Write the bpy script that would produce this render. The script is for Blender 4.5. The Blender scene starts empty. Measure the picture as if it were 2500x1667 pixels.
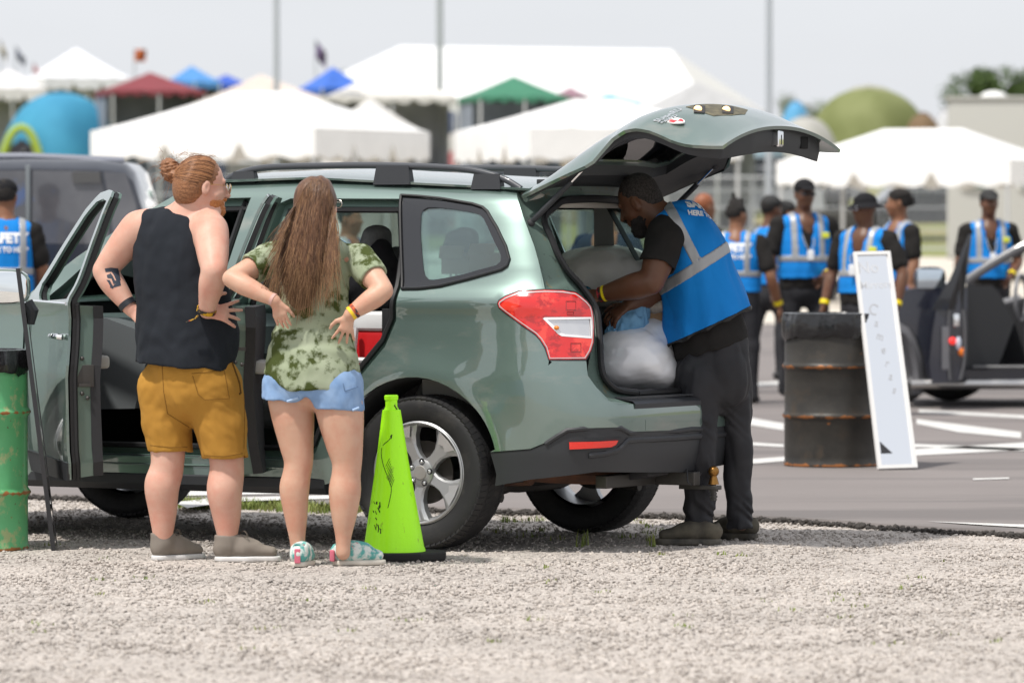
import bpy, bmesh, math, random
import numpy as np
from mathutils import Vector, Matrix
from mathutils.geometry import delaunay_2d_cdt
R = math.radians
random.seed(4); rng = np.random.default_rng(4)
scene = bpy.context.scene
COL = scene.collection
# ---------------------------------------------------------------- camera
FPX = 12543.0                      # focal length in pixels of the 2500 px wide photograph
HOR = 563.3; CAMZ = 1.46
PITCH = math.atan((833.5-HOR)/FPX)
cd = bpy.data.cameras.new("camera"); cam = bpy.data.objects.new("camera", cd); COL.objects.link(cam)
cam.location = (0, 0, CAMZ); cam.rotation_euler = (math.pi/2-PITCH, 0, 0)
cd.sensor_width = 36.0; cd.lens = 36.0*FPX/2500.0; cd.clip_start = 0.5; cd.clip_end = 3000
cd.dof.use_dof = True; cd.dof.focus_distance = 23.3; cd.dof.aperture_fstop = 3.9
scene.camera = cam
# ---------------------------------------------------------------- world, sun, exposure
SUN_EL, SUN_AZ = R(62), R(224)     # azimuth clockwise from +Y; behind the camera, slightly left
w = bpy.data.worlds.new("World"); scene.world = w; w.use_nodes = True
nt = w.node_tree; nt.nodes.clear()
out = nt.nodes.new('ShaderNodeOutputWorld'); bgn = nt.nodes.new('ShaderNodeBackground')
sky = nt.nodes.new('ShaderNodeTexSky'); sky.sky_type = 'NISHITA'; sky.sun_disc = False
sky.sun_elevation = SUN_EL; sky.sun_rotation = SUN_AZ; sky.dust_density = 3.0; sky.altitude = 200
tc = nt.nodes.new('ShaderNodeTexCoord'); mp = nt.nodes.new('ShaderNodeMapping'); mp.inputs['Scale'].default_value = (1, 1, 3.5)
nz = nt.nodes.new('ShaderNodeTexNoise'); nz.inputs['Scale'].default_value = 2.2; nz.inputs['Detail'].default_value = 7
rp = nt.nodes.new('ShaderNodeValToRGB'); rp.color_ramp.elements[0].position = .30; rp.color_ramp.elements[1].position = .70
rp.color_ramp.elements[0].color = (.72, .72, .72, 1); rp.color_ramp.elements[1].color = (1, 1, 1, 1)
mx = nt.nodes.new('ShaderNodeMix'); mx.data_type = 'RGBA'
mx.inputs['B'].default_value = (8.6, 8.8, 9.25, 1)       # bright thin cloud
nt.links.new(tc.outputs['Generated'], mp.inputs['Vector']); nt.links.new(mp.outputs['Vector'], nz.inputs['Vector'])
nt.links.new(nz.outputs['Fac'], rp.inputs['Fac']); nt.links.new(rp.outputs['Color'], mx.inputs['Factor'])
nt.links.new(sky.outputs['Color'], mx.inputs['A']); nt.links.new(mx.outputs['Result'], bgn.inputs['Color'])
bgn.inputs['Strength'].default_value = 0.086
nt.links.new(bgn.outputs['Background'], out.inputs['Surface'])
sd = bpy.data.lights.new("sun", 'SUN'); sun = bpy.data.objects.new("sun", sd); COL.objects.link(sun)
sd.energy = 3.3; sd.angle = R(3.0); sd.color = (1.0, .96, .90)
_sv = Vector((math.sin(SUN_AZ)*math.cos(SUN_EL), math.cos(SUN_AZ)*math.cos(SUN_EL), math.sin(SUN_EL)))
sun.rotation_euler = _sv.to_track_quat('Z', 'Y').to_euler(); sun.location = _sv*50
scene.view_settings.view_transform = 'Standard'; scene.view_settings.look = 'None'
scene.view_settings.exposure = 0.35; scene.view_settings.gamma = 1.0
scene.cycles.max_bounces = 10; scene.cycles.transparent_max_bounces = 16
# ---------------------------------------------------------------- photo geometry helpers
ZM = {0:(0,0,1.06293),1:(0,360,.34444),2:(0,860,.34444),3:(520,400,.35714),4:(520,880,.34433),5:(1200,220,.37415),
      6:(1180,660,.45918),7:(1680,420,.36987),8:(1780,900,.33164),9:(1180,680,.12755),10:(1140,440,.17857),11:(860,440,.17857)}
def zz(k, x, y):
    a, b, s = ZM[k]; return a+x*s, b+y*s
def ray(sx, sy):
    a = (sx-1250)/FPX; b = -(sy-833.5)/FPX
    return Vector((a, math.cos(PITCH)+b*math.sin(PITCH), -math.sin(PITCH)+b*math.cos(PITCH)))
def P(u, v, D):                    # point at distance D seen at (u, v) of the 2352 px wide picture
    r = ray(u*1.06293, v*1.06293); t = D/r.y
    return Vector((r.x*t, D, CAMZ+r.z*t))
def G(u, v, z=0.0):
    r = ray(u*1.06293, v*1.06293); t = (z-CAMZ)/r.z
    return Vector((r.x*t, r.y*t, z))
def mpp(D): return D/(FPX/1.06293) # metres per picture pixel at distance D
# ---------------------------------------------------------------- materials
MATS = {}
def mat(name, col, rough=.6, metal=0., coat=0., col2=None, nscale=8., ncon=.5, bump=0., bscale=60., spec=.5, trans=0., ior=1.45,
        alpha=1., emis=None, sheen=0., stretch=None, detail=4., sss=0., coatr=.05, bdist=.01):
    if name in MATS: return MATS[name]
    m = bpy.data.materials.new(name); m.use_nodes = True; n = m.node_tree.nodes; l = m.node_tree.links
    b = n['Principled BSDF']
    b.inputs['Base Color'].default_value = (*col, 1); b.inputs['Roughness'].default_value = rough
    b.inputs['Metallic'].default_value = metal; b.inputs['Coat Weight'].default_value = coat; b.inputs['Coat Roughness'].default_value = coatr
    b.inputs['Specular IOR Level'].default_value = spec; b.inputs['Transmission Weight'].default_value = trans
    b.inputs['IOR'].default_value = ior; b.inputs['Alpha'].default_value = alpha
    if sheen: b.inputs['Sheen Weight'].default_value = sheen
    if sss: b.inputs['Subsurface Weight'].default_value = sss; b.inputs['Subsurface Scale'].default_value = .01
    if emis: b.inputs['Emission Color'].default_value = (*emis[:3], 1); b.inputs['Emission Strength'].default_value = emis[3]
    t = n.new('ShaderNodeTexCoord'); mpn = n.new('ShaderNodeMapping'); l.new(t.outputs['Object'], mpn.inputs['Vector'])
    if stretch: mpn.inputs['Scale'].default_value = stretch
    if col2:
        z = n.new('ShaderNodeTexNoise'); z.inputs['Scale'].default_value = nscale; z.inputs['Detail'].default_value = detail
        r = n.new('ShaderNodeValToRGB'); r.color_ramp.elements[0].position = .5-ncon*.4; r.color_ramp.elements[1].position = .5+ncon*.4
        r.color_ramp.elements[0].color = (*col, 1); r.color_ramp.elements[1].color = (*col2, 1)
        l.new(mpn.outputs['Vector'], z.inputs['Vector']); l.new(z.outputs['Fac'], r.inputs['Fac']); l.new(r.outputs['Color'], b.inputs['Base Color'])
    if bump:
        z = n.new('ShaderNodeTexNoise'); z.inputs['Scale'].default_value = bscale; z.inputs['Detail'].default_value = 5
        bp = n.new('ShaderNodeBump'); bp.inputs['Strength'].default_value = bump; bp.inputs['Distance'].default_value = bdist
        l.new(mpn.outputs['Vector'], z.inputs['Vector']); l.new(z.outputs['Fac'], bp.inputs['Height']); l.new(bp.outputs['Normal'], b.inputs['Normal'])
    MATS[name] = m; return m
def nodes(m): return m.node_tree.nodes, m.node_tree.links, m.node_tree.nodes['Principled BSDF']
def overlay(m, scale, lo, hi, col, kind='noise', stretch=(1,1,1), seed=0., rough=None):
    """lay a second colour over the base colour where a noise is high (stains, rust, scuffs, painted reflections)"""
    n, l, b = nodes(m)
    t = n.new('ShaderNodeTexCoord'); mpn = n.new('ShaderNodeMapping'); mpn.inputs['Scale'].default_value = stretch; mpn.inputs['Location'].default_value = (seed, seed*.7, seed*1.3)
    l.new(t.outputs['Object'], mpn.inputs['Vector'])
    if kind == 'noise': z = n.new('ShaderNodeTexNoise'); z.inputs['Detail'].default_value = 8; z.inputs['Roughness'].default_value = .65; o = z.outputs['Fac']
    else: z = n.new('ShaderNodeTexVoronoi'); o = z.outputs['Distance']
    z.inputs['Scale'].default_value = scale; l.new(mpn.outputs['Vector'], z.inputs['Vector'])
    r = n.new('ShaderNodeMapRange'); r.inputs['From Min'].default_value = lo; r.inputs['From Max'].default_value = hi
    l.new(o, r.inputs['Value']); mxn = n.new('ShaderNodeMix'); mxn.data_type = 'RGBA'
    src = b.inputs['Base Color'].links[0].from_socket if b.inputs['Base Color'].links else None
    if src: l.new(src, mxn.inputs['A'])
    else: mxn.inputs['A'].default_value = b.inputs['Base Color'].default_value
    mxn.inputs['B'].default_value = (*col, 1); l.new(r.outputs['Result'], mxn.inputs['Factor']); l.new(mxn.outputs['Result'], b.inputs['Base Color'])
    if rough is not None:
        rm = n.new('ShaderNodeMapRange'); rm.inputs['To Min'].default_value = b.inputs['Roughness'].default_value; rm.inputs['To Max'].default_value = rough
        l.new(r.outputs['Result'], rm.inputs['Value']); l.new(rm.outputs['Result'], b.inputs['Roughness'])
    return m
def pane(name, tint, refl=1.0, rough=.01):
    """thin window glass: passes light straight through with a tint, mirrors by Fresnel"""
    if name in MATS: return MATS[name]
    m = bpy.data.materials.new(name); m.use_nodes = True; n = m.node_tree.nodes; l = m.node_tree.links; n.remove(n['Principled BSDF']); o = n['Material Output']
    tr = n.new('ShaderNodeBsdfTransparent'); tr.inputs['Color'].default_value = (*tint, 1); gl = n.new('ShaderNodeBsdfGlossy'); gl.inputs['Roughness'].default_value = rough; fr = n.new('ShaderNodeFresnel'); fr.inputs['IOR'].default_value = 1.55
    mu = n.new('ShaderNodeMath'); mu.operation = 'MULTIPLY'; mu.inputs[1].default_value = 1.6*refl; mu.use_clamp = True; mi_ = n.new('ShaderNodeMixShader'); l.new(fr.outputs[0], mu.inputs[0]); l.new(mu.outputs[0], mi_.inputs['Fac']); l.new(tr.outputs[0], mi_.inputs[1]); l.new(gl.outputs[0], mi_.inputs[2]); l.new(mi_.outputs[0], o.inputs['Surface'])
    MATS[name] = m; return m
# ---------------------------------------------------------------- mesh helpers
def empty(name, loc, label, cat, group=None, rz=0.):
    o = bpy.data.objects.new(name, None); COL.objects.link(o); o.location = loc; o.rotation_euler = (0, 0, rz)
    o.empty_display_size = .2; tag(o, label, cat, group); return o
def tag(o, label=None, cat=None, group=None, kind=None):
    if label: o['label'] = label
    if cat: o['category'] = cat
    if group: o['group'] = group
    if kind: o['kind'] = kind
    return o
def link(name, me, m, parent=None, smooth=True, angle=None):
    o = bpy.data.objects.new(name, me); COL.objects.link(o)
    if m is not None:
        for x in (m if isinstance(m, (list, tuple)) else [m]): me.materials.append(x)
    if smooth and len(me.polygons): me.polygons.foreach_set('use_smooth', [True]*len(me.polygons))
    if angle: me.set_sharp_from_angle(angle=R(angle))
    if parent is not None: o.parent = parent
    return o
def mesh(name, V, F, m, parent=None, smooth=True, angle=None):
    me = bpy.data.meshes.new(name); me.from_pydata([tuple(v) for v in V], [], [tuple(f) for f in F]); me.update()
    return link(name, me, m, parent, smooth, angle)
class MB:
    """collects simple shapes into one mesh"""
    def __init__(s): s.V = []; s.F = []; s.mi = []
    def add(s, V, F, mi=0):
        o = len(s.V); s.V += [tuple(v) for v in V]; s.F += [tuple(i+o for i in f) for f in F]; s.mi += [mi]*len(F); return s
    def box(s, c, d, rot=None, bev=.0, mi=0):
        x, y, z = d[0]/2, d[1]/2, d[2]/2
        if bev <= 0:
            V = [(-x,-y,-z),(x,-y,-z),(x,y,-z),(-x,y,-z),(-x,-y,z),(x,-y,z),(x,y,z),(-x,y,z)]
            F = [(0,3,2,1),(4,5,6,7),(0,1,5,4),(1,2,6,5),(2,3,7,6),(3,0,4,7)]
        else:
            bm = bmesh.new(); bmesh.ops.create_cube(bm, size=1)
            for v in bm.verts: v.co = Vector((v.co.x*d[0], v.co.y*d[1], v.co.z*d[2]))
            bmesh.ops.bevel(bm, geom=bm.edges[:], offset=min(bev, min(d)*.45), segments=3, profile=.6, affect='EDGES')
            bm.verts.index_update(); V = [v.co.copy() for v in bm.verts]; F = [[v.index for v in f.verts] for f in bm.faces]; bm.free()
        M = rot if rot is not None else Matrix.Identity(3)
        return s.add([M @ Vector(v)+Vector(c) for v in V], F, mi)
    def tube(s, pts, r, n=8, cap=True, mi=0, flat=None):
        pts = [Vector(p) for p in pts]; rr = r if isinstance(r, (list, tuple)) else [r]*len(pts)
        V = []; F = []; up = None
        for i, p in enumerate(pts):
            t = (pts[min(i+1, len(pts)-1)]-pts[max(i-1, 0)])
            if t.length < 1e-9: t = Vector((0, 0, 1))
            t.normalize()
            if up is None:
                up = Vector((0, 0, 1)) if abs(t.z) < .9 else Vector((1, 0, 0))
            a = t.cross(up)
            if a.length < 1e-6: a = t.orthogonal()
            a.normalize(); b = a.cross(t).normalized(); up = b
            fl = flat or (1, 1)
            for k in range(n):
                an = 2*math.pi*k/n; V.append(p+a*math.cos(an)*rr[i]*fl[0]+b*math.sin(an)*rr[i]*fl[1])
        for i in range(len(pts)-1):
            for k in range(n):
                k2 = (k+1) % n; F.append((i*n+k, i*n+k2, (i+1)*n+k2, (i+1)*n+k))
        if cap:
            F.append(tuple(range(n))); F.append(tuple(reversed(range((len(pts)-1)*n, len(pts)*n))))
        return s.add(V, [f[::-1] for f in F], mi)
    def lathe(s, prof, c=(0,0,0), n=32, axis='z', mi=0, seg=None):
        V = []; F = []; m = len(prof)
        for k in range(n):
            a = 2*math.pi*k/n
            for (r, h) in prof:
                q = (r*math.cos(a), r*math.sin(a), h)
                if axis == 'y': q = (q[0], q[2], q[1])
                if axis == 'x': q = (q[2], q[0], q[1])
                V.append(Vector(q)+Vector(c))
        for k in range(n):
            k2 = (k+1) % n
            for j in range(m-1): F.append((k*m+j, k2*m+j, k2*m+j+1, k*m+j+1))
        return s.add(V, F, mi)
    def loft(s, secs, closed=True, cap=True, mi=0):
        n = len(secs[0]); V = [v for sec in secs for v in sec]; F = []
        for i in range(len(secs)-1):
            for k in range(n if closed else n-1):
                k2 = (k+1) % n; F.append((i*n+k, i*n+k2, (i+1)*n+k2, (i+1)*n+k))
        if cap and closed:
            F.append(tuple(reversed(range(n)))); F.append(tuple(range((len(secs)-1)*n, len(secs)*n)))
        return s.add(V, F, mi)
    def prism(s, poly, h, M=None, mi=0):
        """polygon in local xy extruded by h in local z"""
        n = len(poly); M = M or Matrix.Identity(4)
        V = [M @ Vector((x, y, 0)) for x, y in poly]+[M @ Vector((x, y, h)) for x, y in poly]
        F = [tuple(reversed(range(n))), tuple(range(n, 2*n))]+[(i, (i+1) % n, (i+1) % n+n, i+n) for i in range(n)]
        return s.add(V, F, mi)
    def ball(s, c, r, n=12, m=8, mi=0, sc=(1,1,1), rot=None):
        V = []; F = []; M = rot if rot is not None else Matrix.Identity(3)
        for j in range(m+1):
            th = math.pi*j/m
            for k in range(n):
                a = 2*math.pi*k/n
                V.append(M @ Vector((r*sc[0]*math.sin(th)*math.cos(a), r*sc[1]*math.sin(th)*math.sin(a), r*sc[2]*math.cos(th)))+Vector(c))
        for j in range(m):
            for k in range(n): F.append((j*n+k, (j+1)*n+k, (j+1)*n+(k+1) % n, j*n+(k+1) % n))
        return s.add(V, F, mi)
    def build(s, name, m, parent=None, smooth=True, angle=35, off=None):
        me = bpy.data.meshes.new(name); V = s.V
        if off is not None: V = [tuple(Vector(v)-Vector(off)) for v in V]
        me.from_pydata(V, [], s.F); me.update()
        bm = bmesh.new(); bm.from_mesh(me); bmesh.ops.remove_doubles(bm, verts=bm.verts[:], dist=1e-6) if len(V) < 40000 else None
        bmesh.ops.recalc_face_normals(bm, faces=bm.faces[:]) if len(V) < 40000 else None
        keep = len(bm.faces) == len(s.F); bm.to_mesh(me); bm.free()
        o = link(name, me, m, parent, smooth, angle)
        if max(s.mi, default=0) > 0 and keep: me.polygons.foreach_set('material_index', s.mi)
        return o
def cr(pts, n=8, closed=False):
    """Catmull-Rom through the points"""
    A = np.array([tuple(p) for p in pts], float); N = len(A); out = []
    rngN = range(N if closed else N-1)
    for i in rngN:
        if closed: p0, p1, p2, p3 = A[(i-1) % N], A[i], A[(i+1) % N], A[(i+2) % N]
        else: p0, p1, p2, p3 = A[max(i-1, 0)], A[i], A[i+1], A[min(i+2, N-1)]
        for k in range(n):
            t = k/n; out.append(.5*((2*p1)+(-p0+p2)*t+(2*p0-5*p1+4*p2-p3)*t*t+(-p0+3*p1-3*p2+p3)*t**3))
    if not closed: out.append(A[-1])
    return [tuple(map(float, o)) for o in out]
def inpoly(pts, poly):
    x, y = pts[:, 0], pts[:, 1]; c = np.zeros(len(pts), bool); n = len(poly); j = n-1
    for i in range(n):
        xi, yi = poly[i]; xj, yj = poly[j]
        if yi != yj:
            m = ((yi > y) != (yj > y)) & (x < (xj-xi)*(y-yi)/(yj-yi)+xi); c ^= m
        j = i
    return c
def resamp(poly, d, closed=True):
    out = []; n = len(poly)
    for i in range(n if closed else n-1):
        a = np.array(poly[i], float); b = np.array(poly[(i+1) % n], float); L = np.linalg.norm(b-a); k = max(1, int(round(L/d)))
        for q in range(k): out.append(tuple(a+(b-a)*q/k))
    if not closed: out.append(tuple(map(float, poly[-1])))
    return out
def tri2d(outer, holes=(), d=.03):
    outer = resamp(outer, d); holes = [resamp(h, d) for h in holes]
    V = list(outer); E = [(i, (i+1) % len(outer)) for i in range(len(outer))]
    for h in holes:
        o = len(V); V += h; E += [(o+i, o+(i+1) % len(h)) for i in range(len(h))]
    A = np.array(outer); lo = A.min(0); hi = A.max(0)
    gx = np.arange(lo[0]+d*.5, hi[0], d); gy = np.arange(lo[1]+d*.5, hi[1], d)
    g = np.array(np.meshgrid(gx, gy)).reshape(2, -1).T
    k = inpoly(g, outer)
    for h in holes: k &= ~inpoly(g, h)
    g = g[k]
    if len(g):
        B = np.array(V); mind = np.full(len(g), 9.)
        for b in range(0, len(B), 200): mind = np.minimum(mind, np.sqrt(((g[:, None]-B[None, b:b+200])**2).sum(2)).min(1))
        g = g[mind > d*.55]
    n0 = len(V); V = V+[tuple(x) for x in g]
    vo, eo, fo, _, _, _ = delaunay_2d_cdt([Vector(v) for v in V], E, [], 0, 1e-7)
    vo = np.array([tuple(v) for v in vo]); F = np.array([tuple(f) for f in fo if len(f) == 3])
    cen = vo[F].mean(1); k = inpoly(cen, outer)
    for h in holes: k &= ~inpoly(cen, h)
    return vo, F[k]
def panel(name, fn, outer, holes=(), d=.03, thick=.004, m=None, parent=None, off=0., flip=False, nrm=True, build=True):
    """curved sheet: 2D outline -> surface fn(a, b) -> (N,3); given a thickness; off shifts it along the normal (inwards)"""
    vo, F = tri2d(outer, holes, d)
    p = fn(vo[:, 0], vo[:, 1]); e = 1e-3
    da = fn(vo[:, 0]+e, vo[:, 1])-fn(vo[:, 0]-e, vo[:, 1]); db = fn(vo[:, 0], vo[:, 1]+e)-fn(vo[:, 0], vo[:, 1]-e)
    N = np.cross(da, db); N /= np.linalg.norm(N, axis=1)[:, None]+1e-12
    if flip: N = -N
    # orient faces with N
    f0 = np.cross(p[F[:, 1]]-p[F[:, 0]], p[F[:, 2]]-p[F[:, 0]])
    bad = (f0*N[F[:, 0]]).sum(1) < 0; F[bad] = F[bad][:, ::-1]
    p = p-N*off; q = p-N*thick; n = len(p)
    V = list(map(tuple, p))+list(map(tuple, q)); FF = [tuple(map(int, f)) for f in F]+[tuple(int(i)+n for i in f[::-1]) for f in F]
    NN = list(map(tuple, N))+list(map(tuple, -N))
    ec = {}
    for f in F:
        for i in range(3):
            a, b = int(f[i]), int(f[(i+1) % 3]); k = (min(a, b), max(a, b)); ec[k] = None if k in ec else (a, b)
    for k, ab in ec.items():
        if ab is None: continue
        a, b = ab; o = len(V); t = p[b]-p[a]; t /= np.linalg.norm(t)+1e-12; nn = np.cross(t, N[a])
        V += [tuple(p[a]), tuple(p[b]), tuple(q[b]), tuple(q[a])]; NN += [tuple(nn)]*4; FF.append((o+3, o+2, o+1, o))
    if not build: return V, FF, NN
    me = bpy.data.meshes.new(name); me.from_pydata(V, [], FF); me.update()
    o = link(name, me, m, parent)
    if nrm: me.normals_split_custom_set_from_vertices(NN)
    return o
def ribbon(a, b, name=None, m=None, parent=None):
    V = [tuple(p) for p in a]+[tuple(p) for p in b]; n = len(a)
    F = [(i, i+1, n+i+1, n+i) for i in range(n-1)]
    return mesh(name, V, F, m, parent, True, 40)
def text(name, s, size, m, parent=None, ext=.002, bold=0., sx=1., align='CENTER', M=None):
    cu = bpy.data.curves.new(name, 'FONT'); cu.body = s; cu.size = size; cu.extrude = ext; cu.offset = bold; cu.align_x = align; cu.align_y = 'CENTER'
    cu.space_character = 1.0; cu.resolution_u = 3
    o = bpy.data.objects.new(name, cu); COL.objects.link(o); dg = bpy.context.evaluated_depsgraph_get(); dg.update()
    me = bpy.data.meshes.new_from_object(o.evaluated_get(dg)); bpy.data.objects.remove(o); bpy.data.curves.remove(cu)
    for v in me.vertices: v.co.x *= sx
    if M is not None:
        for v in me.vertices: v.co = M(v.co) if callable(M) else M @ v.co
    me.name = name; me.materials.clear()
    return link(name, me, m, parent, False)
# ---------------------------------------------------------------- signed-distance sculpting (one continuous surface per body or garment)
class Vox:
    def __init__(s, lo, hi, h):
        s.lo = np.array(lo, float); s.h = h; s.n = np.ceil((np.array(hi, float)-s.lo)/h).astype(int)+1
        s.f = np.full(s.n, 9., np.float32)
        s.ax = [(s.lo[i]+h*np.arange(s.n[i])).astype(np.float32) for i in range(3)]
    def sub(s, lo, hi):
        a = np.clip(np.floor((np.array(lo)-s.lo)/s.h).astype(int), 0, s.n-1); b = np.clip(np.ceil((np.array(hi)-s.lo)/s.h).astype(int)+1, 1, s.n)
        if np.any(b <= a): return None, None
        sl = tuple(slice(a[i], b[i]) for i in range(3))
        return sl, (s.ax[0][sl[0]][:, None, None], s.ax[1][sl[1]][None, :, None], s.ax[2][sl[2]][None, None, :])
    def put(s, lo, hi, fn, k, mode):
        sl, g = s.sub(lo, hi)
        if sl is None: return
        d = fn(*g).astype(np.float32); a = s.f[sl]
        if mode < 0: d = -d
        if mode > 0:
            if k <= 0: s.f[sl] = np.minimum(a, d)
            else:
                h = np.clip(.5+.5*(d-a)/k, 0, 1); s.f[sl] = d*(1-h)+a*h-k*h*(1-h)
        else:
            if k <= 0: s.f[sl] = np.maximum(a, d)
            else:
                h = np.clip(.5-.5*(d-a)/k, 0, 1); s.f[sl] = d*(1-h)+a*h+k*h*(1-h)
    def cap(s, a, b, ra, rb, k=.02, mode=1, infl=0.):
        a = np.array(tuple(a), np.float32); b = np.array(tuple(b), np.float32); ra += infl; rb += infl; ab = b-a; L2 = float((ab*ab).sum())+1e-9
        m = max(ra, rb)+k*1.6+3*s.h
        def fn(x, y, z):
            t = np.clip(((x-a[0])*ab[0]+(y-a[1])*ab[1]+(z-a[2])*ab[2])/L2, 0, 1)
            return np.sqrt((x-a[0]-t*ab[0])**2+(y-a[1]-t*ab[1])**2+(z-a[2]-t*ab[2])**2)-(ra+t*(rb-ra))
        s.put(np.minimum(a, b)-m, np.maximum(a, b)+m, fn, k, mode)
    def ecap(s, a, b, A, B, w, k=.02, mode=1, infl=0., infa=None):
        """A,B=(half width along w, half depth) at the ends; elliptical section, rounded ends"""
        a = np.array(tuple(a), np.float32); b = np.array(tuple(b), np.float32); w = np.array(tuple(w), np.float32)
        ab = b-a; L = float(np.sqrt((ab*ab).sum()))+1e-6; t_ = ab/L; w = w-t_*(w@t_); w /= np.linalg.norm(w)+1e-9; n = np.cross(t_, w)
        A = (A[0]+infl, A[1]+infl); B = (B[0]+infl, B[1]+infl); m = max(max(A), max(B))+k*1.6+3*s.h
        def fn(x, y, z):
            X, Y, Z = x-a[0], y-a[1], z-a[2]
            l = X*t_[0]+Y*t_[1]+Z*t_[2]; t = np.clip(l/L, 0, 1); lo = l-t*L
            ww = X*w[0]+Y*w[1]+Z*w[2]; nn = X*n[0]+Y*n[1]+Z*n[2]
            rw = A[0]+t*(B[0]-A[0]); rn = A[1]+t*(B[1]-A[1]); rl = np.minimum(rw, rn)
            q = np.sqrt((ww/rw)**2+(nn/rn)**2+(lo/rl)**2); g = np.sqrt((ww/rw**2)**2+(nn/rn**2)**2+(lo/rl**2)**2)+1e-6
            return np.minimum(q*(q-1)/g, 2.)*1.0
        s.put(np.minimum(a, b)-m, np.maximum(a, b)+m, fn, k, mode)
    def limb(s, pts, rad, k=.02, n=6, w=None, mode=1):
        """smooth tapering limb through the points; rad floats, or (half width, half depth) with w; blended once"""
        R_ = [tuple(r) if isinstance(r, (tuple, list)) else (r, r) for r in rad]; A = [tuple(p)+r for p, r in zip(pts, R_)]; C = np.array(cr(A, n)); m = C[:, 3:].max()+k*1.6+3*s.h
        lo, hi = C[:, :3].min(0)-m, C[:, :3].max(0)+m; sl, g = s.sub(lo, hi)
        if sl is None: return
        t = Vox.__new__(Vox); t.h = s.h; t.lo = np.array([s.ax[i][sl[i]][0] for i in range(3)], float); t.n = np.array([sl[i].stop-sl[i].start for i in range(3)]); t.ax = [s.ax[i][sl[i]] for i in range(3)]; t.f = np.full(t.n, 9., np.float32)
        for a, b in zip(C[:-1], C[1:]):
            if w is None: t.cap(a[:3], b[:3], a[3]-.0025, b[3]-.0025, .010)
            else: t.ecap(a[:3], b[:3], (a[3]-.003, a[4]-.003), (b[3]-.003, b[4]-.003), w, .012)
        a = s.f[sl]; d = t.f
        if k <= 0: s.f[sl] = np.minimum(a, d); return
        h = np.clip(.5+.5*(d-a)/k, 0, 1); s.f[sl] = d*(1-h)+a*h-k*h*(1-h)
    def ell(s, c, r, k=.02, mode=1, M=None, infl=0.):
        c = np.array(tuple(c), np.float32); r = np.array(r, np.float32)+infl; M = np.array(M, np.float32) if M is not None else np.eye(3, dtype=np.float32)
        m = float(r.max())+k*1.6+3*s.h
        def fn(x, y, z):
            X, Y, Z = x-c[0], y-c[1], z-c[2]
            u = [(X*M[0][i]+Y*M[1][i]+Z*M[2][i]) for i in range(3)]     # columns of M are the local axes
            q = np.sqrt(sum((u[i]/r[i])**2 for i in range(3))); g = np.sqrt(sum((u[i]/r[i]**2)**2 for i in range(3)))+1e-6
            return q*(q-1)/g
        s.put(c-m, c+m, fn, k, mode)
    def plane(s, p, n, k=0., lo=None, hi=None):
        """cut away everything on the side n points to"""
        p = tuple(p); n = Vector(n).normalized()
        lo = s.lo if lo is None else lo; hi = s.lo+s.n*s.h if hi is None else hi
        sl, g = s.sub(lo, hi)
        if sl is None: return
        d = ((g[0]-p[0])*n.x+(g[1]-p[1])*n.y+(g[2]-p[2])*n.z).astype(np.float32); a = s.f[sl]
        if k <= 0: s.f[sl] = np.maximum(a, d)
        else:
            h = np.clip(.5-.5*(d-a)/k, 0, 1); s.f[sl] = d*(1-h)+a*h+k*h*(1-h)
    def disp(s, fn, band=.03):
        g = np.meshgrid(*s.ax, indexing='ij', sparse=True); s.f = (s.f+fn(*g)).astype(np.float32)
    def noise(s, amp, freq, seed=1, stretch=(1,1,1), n=7, ridge=False):
        r = np.random.default_rng(seed); g = np.meshgrid(*s.ax, indexing='ij', sparse=True); msk = np.abs(s.f) < amp*4+.03
        idx = np.nonzero(msk); x = g[0].ravel()[idx[0]]*stretch[0]; y = g[1].ravel()[idx[1]]*stretch[1]; z = g[2].ravel()[idx[2]]*stretch[2]
        t = np.zeros(len(x), np.float32); wx = np.zeros(len(x), np.float32)
        for i in range(3):
            v = r.normal(size=3); v /= np.linalg.norm(v); wx += np.sin((x*v[0]+y*v[1]+z*v[2])*freq*.5+r.uniform(0, 6)).astype(np.float32)
        for i in range(n):
            v = r.normal(size=3); v /= np.linalg.norm(v); fr = freq*r.uniform(.6, 1.6)
            q = np.sin((x*v[0]+y*v[1]+z*v[2])*fr+r.uniform(0, 6)+wx*1.1)
            if ridge: q = 1-2*np.abs(q)
            t += q.astype(np.float32)
        s.f[idx] += t*(amp/math.sqrt(n))
    def mesh(s):
        f = s.f; i = f < 0
        # cells
        c = np.zeros(tuple(s.n-1), np.uint8)
        for dx in (0, 1):
            for dy in (0, 1):
                for dz in (0, 1): c += i[dx:dx+s.n[0]-1, dy:dy+s.n[1]-1, dz:dz+s.n[2]-1]
        act = (c > 0) & (c < 8); ids = np.full(act.shape, -1, np.int64); I = np.argwhere(act); ids[act] = np.arange(len(I))
        if len(I) == 0: return np.zeros((0, 3)), np.zeros((0, 4), int)
        acc = np.zeros((len(I), 3)); cnt = np.zeros(len(I))
        cor = np.array([(a, b, d) for a in (0, 1) for b in (0, 1) for d in (0, 1)])
        val = [f[I[:, 0]+q[0], I[:, 1]+q[1], I[:, 2]+q[2]] for q in cor]
        for a in range(8):
            for b in range(a+1, 8):
                if abs(cor[a]-cor[b]).sum() != 1: continue
                va, vb = val[a], val[b]; m = (va < 0) != (vb < 0); t = va[m]/(va[m]-vb[m])
                acc[m] += cor[a]+(cor[b]-cor[a])*t[:, None]; cnt[m] += 1
        V = s.lo+(I+acc/cnt[:, None])*s.h
        Q = []
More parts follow.
